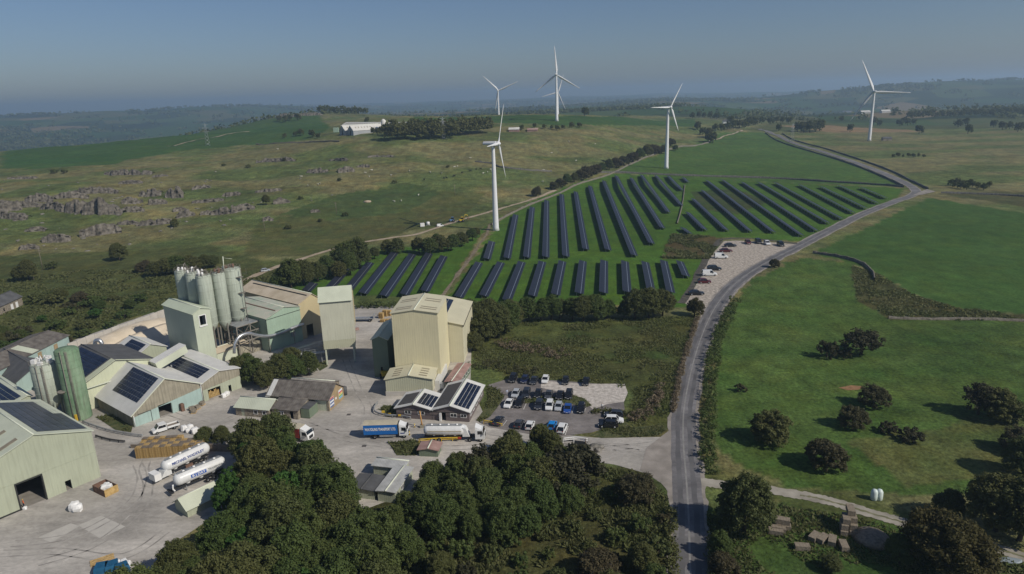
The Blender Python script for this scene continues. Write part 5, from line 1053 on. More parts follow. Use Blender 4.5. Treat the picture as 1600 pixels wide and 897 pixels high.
#           L    W    H   bonnet windscreen roof0 roof1 tail  sill  waist
CT = {'hatch': (4.1, 1.78, 1.48, 1.05, 1.75, 3.3, 3.95, .26, .92), 'saloon': (4.6, 1.82, 1.44, 1.2, 2.0, 3.2, 4.1, .25, .90), 'suv': (4.6, 1.88, 1.70, 1.15, 1.8, 3.9, 4.5, .32, 1.02), 'van': (4.7, 1.85, 1.85, 1.0, 1.65, 4.5, 4.68, .30, 1.05)}
CARS = {}
def ring(x, hw, z0, z1, tw): return [(x, -hw, z0), (x, hw, z0), (x, hw, z0 + (z1 - z0) * .55), (x, hw * tw, z1), (x, -hw * tw, z1), (x, -hw, z0 + (z1 - z0) * .55)]
def car_proto(ty, col):
    if (ty, col) in CARS: return CARS[(ty, col)]
    L, W, Ht, bon, ws, r1, tl, sill, waist = CT[ty]; hw = W / 2; pm = PAINT[col]
    root = empty('parked_car', (0, 0, -100)); b = MB(); hx = lambda x: L / 2 - x            # front at +x
    b.loft([ring(hx(0), hw * .80, sill + .05, waist * .66, .9), ring(hx(.18), hw * .95, sill, waist * .78, .92), ring(hx(bon), hw, sill - .04, waist * .96, .93), ring(hx(L * .5), hw, sill - .04, waist, .95),
            ring(hx(L - .6), hw, sill - .02, waist * 1.02, .95), ring(hx(L - .1), hw * .94, sill + .04, waist * .98, .93), ring(hx(L), hw * .84, sill + .1, waist * .85, .93)], False); body = b.build('body', pm, root)
    c = MB(); wz = waist * .985
    def cr(x, w_, z): return [(hx(x), -w_, z), (hx(x), w_, z)]
    base = [(bon - .02, hw * .90, wz - .03), (tl + .1 if ty != 'saloon' else tl + .15, hw * .90, wz - .02)]; roof = [(ws, hw * .74, Ht - .03), (r1, hw * .74, Ht - .05)]
    bl, bt = base; rl_, rt = roof
    V = [(hx(bl[0]), -bl[1], bl[2]), (hx(bl[0]), bl[1], bl[2]), (hx(bt[0]), bt[1], bt[2]), (hx(bt[0]), -bt[1], bt[2]), (hx(rl_[0]), -rl_[1], rl_[2]), (hx(rl_[0]), rl_[1], rl_[2]), (hx(rt[0]), rt[1], rt[2]), (hx(rt[0]), -rt[1], rt[2])]
    c.add(V, [(0,3,2,1),(4,5,6,7),(0,1,5,4),(1,2,6,5),(2,3,7,6),(3,0,4,7)]); c.build('windows', m_cglass, root)
    r = MB(); r.loft([[(hx(ws - .06), -hw * .76, Ht - .05), (hx(ws - .06), hw * .76, Ht - .05), (hx(ws), hw * .70, Ht), (hx(ws), -hw * .70, Ht)], [(hx((ws + r1) / 2), -hw * .77, Ht - .04), (hx((ws + r1) / 2), hw * .77, Ht - .04), (hx((ws + r1) / 2), hw * .7, Ht + .03), (hx((ws + r1) / 2), -hw * .7, Ht + .03)],
            [(hx(r1 + .08), -hw * .76, Ht - .08), (hx(r1 + .08), hw * .76, Ht - .08), (hx(r1 + .05), hw * .70, Ht - .01), (hx(r1 + .05), -hw * .70, Ht - .01)]]); r.build('roof', pm, root)
    p = MB(); mid = (bon + tl) / 2 + .1
    for s in (-1, 1):
        for x0, x1 in ((bl[0], rl_[0]), (bt[0], rt[0])): p.tube([(hx(x0), s * hw * .905, wz), (hx(x1), s * hw * .75, Ht - .03)], .05, 5)
        p.tube([(hx(mid), s * hw * .91, wz), (hx(mid), s * hw * .755, Ht - .03)], .045, 5)
        if ty == 'van':
            q0 = Vector((hx(2.35), s * hw * .915, wz)); p.add([q0, (hx(bt[0]), s * hw * .915, wz), (hx(rt[0] + .02), s * hw * .76, Ht - .02), (hx(2.35), s * hw * .76, Ht - .02)], [(0, 1, 2, 3)])
    p.build('pillars', pm, root)['kind'] = 'stuff'
    wr = .34 if ty in ('suv', 'van') else .31
    w0 = MB(); w0.lathe([(wr * .55, -.11), (wr * .94, -.11), (wr, -.07), (wr, .07), (wr * .94, .11), (wr * .55, .11)], n=14, axis='y'); wme = w0.mesh('wheel', m_tyre)
    w1 = MB(); w1.lathe([(.05, -.125), (wr * .6, -.115), (wr * .62, .115), (.05, .125)], n=10, axis='y'); rme = w1.mesh('rim', m_rim)
    for x in (.82, L - .85):
        for s in (-1, 1): o = link('wheel', wme, root); o.location = (hx(x), s * (hw - .1), wr); link('rim', rme, o)
    for s in (-1, 1):
        MB().box(hx(.16), hx(.02), s * hw * .62 - .2, s * hw * .62 + .2, waist * .6, waist * .72).build('headlight', m_lamp, root)
        MB().box(hx(L - .05), hx(L + .015), s * hw * .66 - .14, s * hw * .66 + .14, waist * .72, waist * .92).build('tail_light', m_tail, root)
        MB().box(hx(bon + .45), hx(bon + .28), s * (hw + .02) - .09, s * (hw + .02) + .09, waist, waist + .14).build('mirror', pm, root)
    MB().box(hx(.03), hx(-.02), -.26, .26, sill + .12, sill + .23).build('number_plate', m_white, root)
    CARS[(ty, col)] = root; return root
used = set()
def car(px, py, ty, col, ang, label, group, sc=1.0):
    pr = car_proto(ty, col); p = P(px, py)
    o = pr if (ty, col) not in used else copy_tree(pr); used.add((ty, col))
    o.location = (p[0], p[1], .06); o.rotation_euler = (0, 0, R_(ang)); o.scale = (sc, sc, sc); tag(o, label, 'car' if ty != 'van' else 'van', group); return o
Z7 = lambda x, y: (740 + x / 6.142, 570 + y / 6.142)
A1 = -102
ROWS = [('car park back row', A1, [(378,150,'suv','black','black estate car at the shed end of the back row'),(490,160,'hatch','navy','navy hatchback in the back row'),(578,168,'saloon','dark','dark grey saloon in the back row beside the white hatchback'),(688,160,'hatch','white','white hatchback in the back row on the gravel'),(882,172,'hatch','black','black hatchback parked alone in the back row'),(1078,178,'saloon','black','black saloon at the gravel end of the back row')]),
  ('car park second row', A1, [(405,296,'hatch','silver','silver hatchback at the office end of the second row'),(505,295,'suv','dark','dark car beside the silver hatchback'),(620,298,'hatch','black','black hatchback behind the grass island'),(722,306,'saloon','grey','dark grey saloon behind the grass island'),(828,310,'saloon','black','black saloon behind the grass island'),(915,308,'suv','black','black off-roader at the gravel end of the second row')]),
  ('car park third row', A1, [(338,390,'saloon','white','white saloon at the office end of the third row'),(440,386,'suv','black','black off-roader next to the white saloon'),(626,406,'suv','dark','dark car beside two white cars in the third row'),(728,412,'suv','white','white crossover in the middle of the third row'),(815,420,'hatch','silver','pale silver hatchback next to the blue car'),(902,438,'saloon','blue','bright blue saloon in the third row'),(1032,440,'suv','black','black car at the far end of the third row')]),
  ('car park front row', 74, [(240,556,'saloon','dark','dark saloon parked alone near the office corner'),(438,586,'hatch','grey','grey hatchback with red tail lamps in the front row'),(542,600,'hatch','white','white hatchback beside the grey one in the front row'),(755,600,'hatch','sky','vivid blue hatchback half hidden by a tree'),(850,630,'suv','white','white crossover at the end of the front row')]),
  ('cars parked side-on', 172, [(1345,500,'suv','dark','dark estate car against the hedge'),(1345,552,'suv','white','white estate car between two dark ones'),(1290,598,'suv','black','black estate car by the car park entrance')])]
for grp, an, lst in ROWS:
    for x, y, ty, col, lb in lst: car(*Z7(x, y), ty, col, an + random.uniform(-3, 3) + (180 if 'side-on' in grp and col == 'white' else 0), lb, grp)
Z8 = lambda x, y: (1060 + x / 7.475, 360 + y / 7.475)
for x, y, ty, col, an, lb in [(605,190,'saloon','black',-4,'black saloon at the top of the stone car park side row'),(555,252,'saloon','red',-4,'dark red saloon below the top black one on crushed stone'),(497,325,'van','white',-4,'white van next to the upper dark red saloon'),(418,465,'suv','black',-4,'black car above the lower white van'),
        (362,528,'van','white',-4,'white van below a black car on crushed stone'),(302,615,'hatch','red',-4,'dark red hatchback below the lower white van'),(207,752,'saloon','black',-4,'black saloon beside the golden tree'),
        (810,155,'hatch','red',-95,'dark red hatchback facing the road on crushed stone'),(932,148,'suv','black',-95,'black off-roader between red and white cars on crushed stone'),(1035,165,'hatch','white',-95,'white hatchback on crushed stone facing the road'),(1192,180,'suv','black',-95,'black off-roader nearest the road bend on crushed stone')]:
    car(*Z8(x, y), ty, col, an, lb, 'cars on the crushed stone park', 1.3)
# --- lorries
m_bluecurt = mat('blue_curtain', (.012,.13,.42), .5, .06, .6, ribs=.02, ribk=10); m_chass = mat('chassis_black', (.03,.03,.032), .7, .2, 2); m_tank = mat('tank_white', (.70,.70,.68), .35, .05, .8, streak=.12)
m_cloth = mat('dusty_tarp', (.47,.42,.31), .85, .1, 1); m_navy = mat('navy_lettering', (.02,.05,.22), .5, .05, 1); m_blu2 = mat('blue_lettering', (.02,.10,.42), .5, .05, 1)
def text(s, size, M, m, parent, name='lettering', fit=5.0):
    cu = bpy.data.curves.new('text', 'FONT'); cu.body = s; cu.size = size; cu.align_x = 'CENTER'; cu.align_y = 'CENTER'; cu.extrude = .012; cu.offset = size * .03
    o = bpy.data.objects.new('text', cu); COL.objects.link(o); bpy.context.view_layer.update()
    me = bpy.data.meshes.new_from_object(o.evaluated_get(bpy.context.evaluated_depsgraph_get())); bpy.data.objects.remove(o)
    xs_ = [v.co.x for v in me.vertices]; sx = fit / (max(xs_) - min(xs_)); me.transform(M @ Matrix.Diagonal((sx, 1, 1, 1))); me.materials.clear(); me.materials.append(m); return link(name, me, parent)
def wheel_obj(root, x, y, r=.5, w_=.32):
    a = MB(); a.lathe([(r * .5, -w_ / 2), (r * .95, -w_ / 2), (r, -w_ * .35), (r, w_ * .35), (r * .95, w_ / 2), (r * .5, w_ / 2)], n=18, axis='y'); o = a.build('wheel', m_tyre, root); o.location = (x, y, r)
    c = MB(); c.lathe([(.08, -w_ / 2 - .02), (r * .55, -w_ / 2 + .03), (r * .55, w_ / 2 - .03), (.08, w_ / 2 + .02)], n=12, axis='y'); c.build('rim', m_rim, o)
def cab(root, x0, m, w_=2.4, ht=3.6, L=2.0):
    b = MB(); hw = w_ / 2
    b.prism([(x0, .75), (x0 + L, .75), (x0 + L + .05, 1.5), (x0 + L - .12, 2.2), (x0 + L - .42, 2.95), (x0 + .3, 2.98), (x0, 2.95)], -hw, hw, 'y'); cb = b.build('cab', m, root)
    f = MB(); f.add([(x0, -hw * .95, 3.0), (x0, hw * .95, 3.0), (x0, hw * .9, ht), (x0, -hw * .9, ht), (x0 + 1.35, -hw * .8, 3.0), (x0 + 1.35, hw * .8, 3.0)], [(0,1,2,3),(0,3,4),(1,5,2),(3,2,5,4),(0,4,5,1)]); f.build('air_deflector', m, root)
    g = MB(); g.slab([(x0 + L - .10, -hw * .92, 2.18), (x0 + L - .10, hw * .92, 2.18), (x0 + L - .42, hw * .9, 2.92), (x0 + L - .42, -hw * .9, 2.92)], .04); g.build('windscreen', m_cglass, root)
    for s in (-1, 1):
        d = MB(); d.box(x0 + .55, x0 + L - .5, s * (hw + .012) - .01, s * (hw + .012) + .01, 1.95, 2.75); d.build('side_window', m_cglass, root)
        MB().box(x0 + L - .02, x0 + L + .08, s * hw * .72 - .22, s * hw * .72 + .22, .95, 1.2).build('headlight', m_lamp, root)
        MB().box(x0 + L - .35, x0 + L - .2, s * (hw + .22) - .1, s * (hw + .22) + .1, 1.9, 2.7).build('mirror', m_chass, root)
    MB().box(x0 + L + .02, x0 + L + .09, -hw * .6, hw * .6, 1.0, 1.75).build('grille', m_chass, root)
    return cb
def at_(px0, px1):
    a, b = P(*px0), P(*px1); return (a + b) / 2, math.atan2(b[1] - a[1], b[0] - a[0])
# blue curtain-sided lorry
c_, an = at_((570, 683), (640, 681)); bl_ = empty('curtain_lorry', c_, an, 'blue curtain-sided lorry with white cab and white lettering', 'lorry')
MB().box(-5.1, 2.7, -1.2, 1.2, 1.15, 3.55).build('curtain_body', m_bluecurt, bl_); rfm = MB(); rfm.prism([(-1.24, 3.56), (1.24, 3.56), (1.1, 3.75), (0, 3.84), (-1.1, 3.75)], -5.15, 2.75, 'x'); rfm.build('roof', m_cloth, bl_)
MB().box(-5.0, 4.6, -.5, .5, .75, 1.1).build('chassis', m_chass, bl_); MB().box(2.75, 2.95, -1.15, 1.15, 1.0, 3.5).build('headboard', m_chass, bl_); cab(bl_, 3.05, PAINT['white'])
MB().box(-1.5, 2.2, -1.18, -1.1, .55, .95).build('side_guard', m_alu, bl_); text('W.H.YOUNG TRANSPORT LTD.', .95, Matrix.Translation((-1.2, -1.235, 2.45)) @ Matrix.Rotation(R_(90), 4, 'X'), m_white, bl_, fit=7.1)
MB().box(3.3, 4.3, -1.215, -1.2, 1.2, 1.45).build('cab_stripe', m_navy, bl_)
for s in (-1, 1): wheel_obj(bl_, 4.1, s * 1.0); wheel_obj(bl_, -2.6, s * .98, .5, .5)
# tank bodies
def tank_body(root, x0, x1, r, zc, m, hop=True):
    t = MB(); t.lathe([(.15, x0), (r * .62, x0 + .18), (r * .93, x0 + .6), (r, x0 + 1.1), (r, x1 - 1.1), (r * .93, x1 - .6), (r * .62, x1 - .18), (.15, x1)], (0, 0, zc), 28, 'x'); tb = t.build('tank', m, root)
    k = MB(); k.box(x0 + .8, x1 - .8, -.34, .34, zc + r - .02, zc + r + .06); k.build('walkway', m_steel, root); rl = MB()
    for s in (-.45, .45): rl.tube([(x0 + .9, s, zc + r + .12), (x1 - .9, s, zc + r + .12)], .03, 5)
    rl.build('handrail', m_steel, root)
    for k2 in range(4): MB().lathe([(.28, zc + r), (.28, zc + r + .2), (.1, zc + r + .26)], (x0 + (x1 - x0) * (.2 + .2 * k2), 0, 0), 12).build('hatch', m_white, root)
    if hop:
        for k2 in range(3): MB().lathe([(.12, .75), (r * .7, zc - r * .62)], (x0 + (x1 - x0) * (.25 + .25 * k2), 0, 0), 14).build('hopper', m, root)
    return tb
c_, an = at_((664, 687), (757, 687)); tl_ = empty('tanker_lorry', c_, an, 'white articulated powder tanker lorry on the works road', 'lorry'); tank_body(tl_, -7.0, 2.6, 1.2, 2.5, m_tank)
MB().box(-6.8, 6.4, -.5, .5, .8, 1.15).build('chassis', m_chass, tl_); MB().box(-5.9, 1.8, -1.26, -1.2, 2.62, 2.78).build('side_stripe', m_cloth, tl_)
ng = MB(); ng.prism([(2.0, 1.2), (3.6, 1.2), (2.7, 3.2), (2.0, 3.4)], -.9, .9, 'y'); ng.build('front_housing', m_tank, tl_); cab(tl_, 4.9, PAINT['white'], 2.45, 3.7, 2.1); MB().box(.9, 1.7, -1.22, -1.1, .8, 1.25).build('side_box', m_tail, tl_)
for x in (6.0, 3.6, -3.4, -4.7, -6.0):
    for s in (-1, 1): wheel_obj(tl_, x, s * 1.02)
def trailer(pa, pb, label, txt, tm, boxed):
    c_, an = at_(pa, pb); t = empty('tank_trailer', c_, an, label, 'trailer'); tank_body(t, -5.0, 5.6, 1.28, 2.75, m_tank); MB().box(-5.6, 5.0, -.5, .5, .95, 1.2).build('chassis', m_chass, t)
    for x in (1.2, 2.5, 3.8):
        for s in (-1, 1): wheel_obj(t, x, s * 1.0)
    for s in (-.7, .7): MB().box(-3.1, -2.9, s - .1, s + .1, 0, 1.0).build('landing_leg', m_steel, t)
    if boxed:
        MB().box(-7.3, -5.9, -1.2, 1.2, .9, 2.4).build('rear_box', m_white, t); w_ = MB(); w_.prism([(-5.9, .95), (-3.6, .95), (-3.6, 1.7), (-4.3, 2.6), (-5.0, 2.2)], -1.0, 1.0, 'y'); w_.build('rear_frame', m_tank, t); MB().box(-.6, 1.0, -1.2, -.8, .7, 1.3).build('side_box', m_rust, t)
    else: MB().tube(smooth_path([(-5.3, -.8, 1.0), (-5.6, -.8, 1.6), (-5.5, -.8, 2.5)], 4), .16, 8).build('hose_tube', m_white, t); MB().box(-6.2, -5.6, -1.2, 1.2, .8, .95).build('bumper', m_chass, t)
    a = R_(64); Mt = Matrix.Translation((.2, -1.285 * math.cos(R_(14)) , 2.75 + 1.285 * math.sin(R_(14)))) @ Matrix.Rotation(R_(78), 4, 'X')
    if boxed: text(txt, .78, Mt, tm, t, fit=7.2)
    else:
        MB().box(-2.0, 1.1, -1.33, -1.27, 2.55, 3.25, Matrix.Identity(4)).build('sign_panel', m_blu2, t); M2 = Matrix.Translation((-.45, -1.345, 2.9)) @ Matrix.Rotation(R_(90), 4, 'X'); text('B J DAY', .66, M2, m_white, t, fit=2.7)
        text('TRANSPORT', .6, Matrix.Translation((3.0, -1.3, 2.9)) @ Matrix.Rotation(R_(88), 4, 'X'), m_steel, t, fit=3.0)
trailer((250, 752), (330, 714), 'white tank trailer with navy lettering parked next to the pallet stacks', 'MICHAEL WADDLEY', m_navy, True)
trailer((272, 772), (352, 738), 'white tank trailer with a blue sign panel parked beside the wood', '', m_blu2, False)
c_, an = at_((448, 684), (492, 691)); rl2 = empty('red_lorry', c_, an, 'red bodied lorry with white cab half hidden by the wood', 'lorry'); MB().box(-6.2, .6, -1.2, 1.2, 1.1, 3.4).build('box_body', mat('dull_red', (.22,.03,.025), .5, .1, 1), rl2)
MB().box(-6.25, .65, -1.24, 1.24, 3.41, 3.55).build('roof', m_cloth, rl2); MB().box(-6, 2.6, -.5, .5, .75, 1.05).build('chassis', m_chass, rl2); cab(rl2, .95, PAINT['white'])
for s in (-1, 1): wheel_obj(rl2, 2.0, s * 1.0); wheel_obj(rl2, -3.8, s * 1.0)
# crew cab tipper
c_, an = at_((238, 679), (277, 667)); an += math.pi; pk = empty('tipper_pickup', c_, an, 'white crew cab pickup with an empty timber-floored load bed', 'pickup')
b = MB(); b.prism([(2.75, .5), (2.7, 1.0), (2.0, 1.25), (1.3, 2.1), (-.3, 2.15), (-.4, .5)], -.95, .95, 'y'); b.build('cab', PAINT['white'], pk)
MB().slab([(1.98, -.85, 1.3), (1.98, .85, 1.3), (1.34, .8, 2.06), (1.34, -.8, 2.06)], .03).build('windscreen', m_cglass, pk)
for s in (-1, 1):
    for x0, x1 in ((.55, 1.35), (-.2, .45)): w_ = MB(); w_.add([(x0, s * .962, 1.3), (x1 + .25, s * .962, 1.3), (x1, s * .962, 1.95), (x0, s * .962, 1.95)], [(0,1,2,3)]); w_.build('side_window', m_cglass, pk)
    wheel_obj(pk, 1.9, s * .85, .36, .24); wheel_obj(pk, -2.0, s * .85, .36, .3); MB().box(2.7, 2.79, s * .65 - .15, s * .65 + .15, .8, 1.0).build('headlight', m_lamp, pk)
MB().box(-3.2, -.5, -.98, .98, .75, .86).build('bed_floor', m_woodg, pk)
for q in ((-3.2, -.5, -1.02, -.98), (-3.2, -.5, .98, 1.02), (-3.25, -3.2, -1.02, 1.02), (-.5, -.45, -1.02, 1.02)): MB().box(*q, .75, 1.25 if q[0] != -.5 else 1.9).build('drop_side', PAINT['white'], pk)
MB().box(-3.1, 2.5, -.4, .4, .45, .72).build('chassis', m_chass, pk)
# loader in the shade, tractor and digger on the hill track, small van by the track
c_ = P(600, 588); ld = empty('wheel_loader', c_, R_(110), 'dark wheel loader with an amber arm in the yellow tower shade', 'loader'); MB().box(-2.2, 1.2, -.9, .9, .9, 2.0).build('body', m_yel, ld); MB().box(-.6, .9, -.75, .75, 2.0, 3.1).build('cabin', m_cglass, ld)
bk_ = MB(); bk_.prism([(2.6, .2), (3.7, .15), (3.2, .7), (2.8, 1.3)], -1.2, 1.2, 'y'); bk_.build('bucket', m_rust, ld); MB().tube([(.8, 0, 1.7), (2.0, 0, 1.6), (2.8, 0, .8)], .2, 6).build('arm', m_yel, ld)
for x in (-1.3, 1.0):
    for s in (-1, 1): wheel_obj(ld, x, s * 1.05, .7, .5)
def machine(px, py, label, name, col, dig, cat):
    c_ = G(px, py); t = empty(name, c_, R_(200), label, cat); MB().box(-1.6, 1.4, -.6, .6, .9, 1.9).build('body', col, t); MB().box(-1.2, .3, -.75, .75, 1.9, 3.0).build('cabin', m_cglass, t); MB().box(-1.3, .4, -.8, .8, 3.01, 3.12).build('cabin_roof', col, t)
    for x, r in ((-.9, .85), (1.2, .55)):
        for s in (-1, 1): wheel_obj(t, x, s * .95, r, .4)
    if dig: MB().tube([(-1.6, 0, 1.6), (-2.6, 0, 4.6), (-4.2, 0, 4.0), (-4.6, 0, 2.2)], .22, 6).build('boom', col, t); MB().box(-5.0, -4.2, -.5, .5, 1.4, 2.3).build('bucket', m_rust, t)
    return t
machine(706, 347, 'blue and white tractor on the dirt track', 'tractor', mat('tractor_blue', (.10,.20,.36), .5), False, 'tractor').scale = (1.0,) * 3
machine(721, 347, 'yellow digger with raised boom on the dirt track', 'digger', m_yel, True, 'digger').scale = (1.0,) * 3
c_ = G(688, 354); o = copy_tree(CARS[('van', 'white')]); o.location = c_; o.rotation_euler = (0, 0, .4); o.scale = (.9,) * 3; tag(o, 'white van on the hill dirt track', 'van'); o['group'] = 'vehicles on the hill track'
c_ = G(415, 424); o = copy_tree(CARS[('hatch', 'silver')]); o.location = c_; o.rotation_euler = (0, 0, .5); tag(o, 'pale car parked on the dirt track behind the mint building', 'car'); o['group'] = 'vehicles on the hill track'
for x, y, lb in ((660, 354, 'white square water tank beside the dirt track'), (669, 352, 'pale round trough tank beside the dirt track')):
    c_ = G(x, y); t = empty('field_tank', c_, .3, lb, 'tank'); t.scale = (.8,) * 3; (MB().box(-1.6, 1.6, -1.2, 1.2, .2, 2.6) if 'square' in lb else MB().lathe([(1.3, .1), (1.3, 2.4), (.9, 2.7)], n=16)).build('shell', m_white, t); MB().box(-1.7, 1.7, -1.0, 1.0, 0, .2).build('base', m_steel, t)
# ------------------------------------------------------------------ yard clutter
pl_me = MB()
for y in (-.5, -.25, 0, .25, .5): pl_me.box(-.6, .6, y - .07, y + .07, .11, .14)
for x in (-.55, 0, .55): pl_me.box(x - .06, x + .06, -.55, .55, 0, .105)
pl_me = pl_me.mesh('pallet', m_wood); plg = pl_me.copy(); plg.materials.clear(); plg.materials.append(m_woodg)
pq = P(214, 717); up, vp = uv(4)
for i in range(11):
    for j in range(4):
        q = pq + up * (i * 1.28 + .5) + vp * (j * 1.2 + .5); n = 16 if j < 3 else 18
        if j == 3 and i > 6: continue
        t = empty('pallet_stack', q, R_(4 + random.uniform(-2, 2)), 'tall stack of yellow timber pallets in the block at the yard edge', 'pallet stack', 'pallet stacks in the yard')
        for k in range(n): o = link('pallet', pl_me if (k < n - 1 or (i * 7 + j * 3) % 5 < 2) else plg, t); o.location = (random.uniform(-.03, .03), random.uniform(-.03, .03), k * .165)
q = P(292, 708); t = empty('broken_pallets', q, R_(25), 'heap of broken grey pallets beside the yellow stacks', 'pallet heap')
for k in range(10): o = link('pallet', plg, t); o.location = (random.uniform(-1.5, 1.5), random.uniform(-1, 1), .1 + k * .13); o.rotation_euler = (random.uniform(-.3, .3), random.uniform(-.3, .3), random.uniform(0, 3))
def timber_wall(pa, pb, h, lab):
    a, b = P(*pa), P(*pb); L_ = float(np.linalg.norm(b - a)); t = empty('sleeper_wall', a, math.atan2(b[1] - a[1], b[0] - a[0]), lab, 'wall')
    n = max(2, int(L_ / 2.4))
    for k in range(n): MB().box(L_ * k / n + .03, L_ * (k + 1) / n - .03, -.15, .15, 0, h).build('wall_block', m_woodg if 'timber' in lab else m_patch, t)
timber_wall((205, 700), (300, 704), .9, 'low timber sleeper wall behind the pallet stacks'); timber_wall((290, 704), (372, 706), 1.8, 'tall timber retaining wall beside the tank trailers')
sk = empty('timber_crate', P(166, 768), R_(-32), 'open timber waste crate holding white sacks', 'crate')
for q, m_ in (((-2.2, 2.2, -1.35, -1.25, 0, 1.5), m_rust), ((-2.2, 2.2, 1.25, 1.35, 0, 1.5), m_rust), ((-2.25, -2.15, -1.25, 1.25, 0, 1.5), m_rust), ((2.15, 2.25, -1.35, 1.35, 0, 1.6), m_wood)): MB().box(*q).build('side_panel', m_, sk)
MB().box(-2.15, 2.15, -1.25, 1.25, .05, .5).build('floor', m_woodg, sk)
def sack(px, py, s, lab, grp=None, z=0.0, m=None):
    p = P(px, py); b = MB(); rg = random.Random(px * 13 + py); n = 9; rings = []
    for zz, rr in ((0, .42), (.15, .52), (.5, .55), (.8, .48), (.92, .3)): rings.append([(math.cos(a) * rr * s * (1 + .18 * math.cos(4 * a)) * rg.uniform(.75, 1.2), math.sin(a) * rr * s * (1 + .18 * math.cos(4 * a)) * rg.uniform(.9, 1.1), zz * s) for a in [2 * math.pi * k / n for k in range(n)]])
    b.loft(rings, False); o = b.build('bulk_sack', m or m_white); o.location = (p[0], p[1], z); o.rotation_euler = (0, 0, rg.uniform(0, 3)); return tag(o, lab, 'sack', grp)
for dx, dy in ((0, 0), (4, 2), (-3, 3)): sack(168 + dx, 766 + dy, 1.3, 'white sack lying in the timber crate', 'sacks in the crate', .5)
sack(118, 797, 1.9, 'lone white bulk sack on the open concrete'); sack(123, 798, 1.6, 'smaller white sack leaning on the lone bulk sack')
for dx, dy, sz in ((0, 0, 1.5), (6, 3, 1.2), (9, -2, 1.4), (17, 4, 1.6), (22, 2, 1.1)): sack(288 + dx, 673 + dy, sz, 'white bulk sack by the thicket and pickup', 'sacks by the thicket')
for i, (x, y) in enumerate(((300, 641), (309, 639), (316, 633), (303, 645))): q = P(x, y); t = empty('block_pallet', q, R_(40 + i * 20), 'pallet of brown blocks against the pale blue wall', 'block pallet', 'block pallets at the gable'); MB().box(-.7, .7, -.6, .6, 0, .15).build('pallet', m_wood, t); MB().box(-.6, .6, -.5, .5, .155, 1.0).build('blocks', m_stone, t)
for x, y in ((350, 621), (355, 618)): sack(x, y, 1.3, 'white sack heaped outside the works shed', 'sacks at the works shed')
m_tarp = mat('blue_tarp', (.015,.10,.20), .45, .15, 1); q = P(175, 892)
for i, (x, y, w_) in enumerate(((160, 893, 2.0), (176, 890, 2.2), (192, 893, 2.0))): p = P(x, y); t = empty('covered_pallet', p, .3 + i * .2, 'pallet load under a dark blue sheet at the wood edge', 'covered load', 'blue covered loads'); MB().box(-.9, .9, -.9, .9, 0, .15).build('pallet', m_wood, t); b = MB(); b.loft([[(x_ * s_, y_ * s_, z_) for x_, y_ in ((-1, -1), (1, -1), (1, 1), (-1, 1))] for s_, z_ in ((1.0, .16), (1.02, 1.0), (.9, 1.35))]); b.build('cover', m_tarp, t)
q = P(160, 876); t = empty('timber_pile', q, .6, 'small pile of sawn timber beside the blue covered loads', 'timber pile')
for k in range(6): MB().box(-1.8, 1.8, -.9 + k * .3, -.7 + k * .3, .02 + (k % 2) * .12, .14 + (k % 2) * .12).build('plank', m_wood, t)
for x, y in ((184, 884), (194, 883), (200, 886)): sack(x, y, 1.2, 'white sack beside the blue covered loads', 'sacks by the blue loads')
for i, (x, y, n) in enumerate(((596, 497, 12), (602, 494, 14), (608, 493, 12), (598, 503, 6), (606, 502, 5))):
    t = empty('pallet_stack', P(x, y), R_(-6), 'stack of orange pallets at the back of the loading yard', 'pallet stack', 'pallet stacks behind the annex')
    for k in range(n): o = link('pallet', pl_me, t); o.location = (0, 0, k * .165); o.scale = (1.3, 1.3, 1)
ft = empty('flatbed_trailer', P(568, 502), R_(-2), 'grey flatbed trailer at the back of the loading yard', 'trailer'); MB().box(-7, 4, -1.2, 1.2, 1.1, 1.35).build('deck', m_steel, ft); MB().box(3.8, 4, -1.2, 1.2, 1.36, 2.6).build('headboard', m_steel, ft)
for x in (-5.5, -4.2, 2.5):
    for s in (-1, 1): wheel_obj(ft, x, s * 1.0, .48)
for x, y in ((545, 508), (556, 516)): q = P(x, y); t = empty('red_crate', q, .4, 'low red crate on the pale loading yard', 'crate', 'red crates'); MB().box(-1.1, 1.1, -.6, .6, 0, .12).build('base', m_woodg, t); MB().box(-1, 1, -.5, .5, .13, .8).build('load', m_red, t)
# crash barriers, rails, bollards
def barrier(path, lab, m, h=.75, posts=2.0, name='crash_barrier'):
    path = np.array(path); o0 = path[0]; t = empty(name, o0, 0, lab, 'barrier'); r = MB(); r.tube([p - o0 + np.array([0, 0, h]) for p in path], .12, 6)
    r.tube([p - o0 + np.array([0, 0, h * .6]) for p in path], .09, 6); r.build('rail', m, t); L_ = 0; last = -9
    for i in range(len(path)):
        if i: L_ += np.linalg.norm(path[i] - path[i - 1])
        if L_ - last >= posts: q = path[i] - o0; MB().box(q[0] - .07, q[0] + .07, q[1] - .07, q[1] + .07, 0, h + .1).build('post', m, t); last = L_
barrier(smooth_path([P(*p) for p in [(590, 632), (585, 640), (586, 646), (595, 650), (606, 652), (625, 653), (642, 656)]], 5), 'curved steel barrier around the grass bed by the office', m_steel)
barrier(smooth_path([P(*p) for p in [(130, 662), (165, 674), (205, 682), (224, 684)]], 6), 'long steel barrier below the concrete gable shed', m_steel, .8)
barrier(smooth_path([P(*p) for p in [(150, 684), (172, 690), (196, 693)]], 6), 'short black pipe rail beside the green shed', m_chass, .7)
barrier(smooth_path([P(*p) for p in [(655, 692), (690, 690), (720, 689)]], 6), 'yellow guard rail below the tanker lorry', m_yel, .9)
barrier(smooth_path([P(*p) for p in [(756, 662), (768, 664), (785, 668)]], 6), 'yellow guard rail beside the office drive', m_yel, .9)
barrier(smooth_path([P(*p) for p in [(880, 692), (900, 690), (918, 693)]], 6), 'white gate rails at the works entrance', m_white, 1.1)
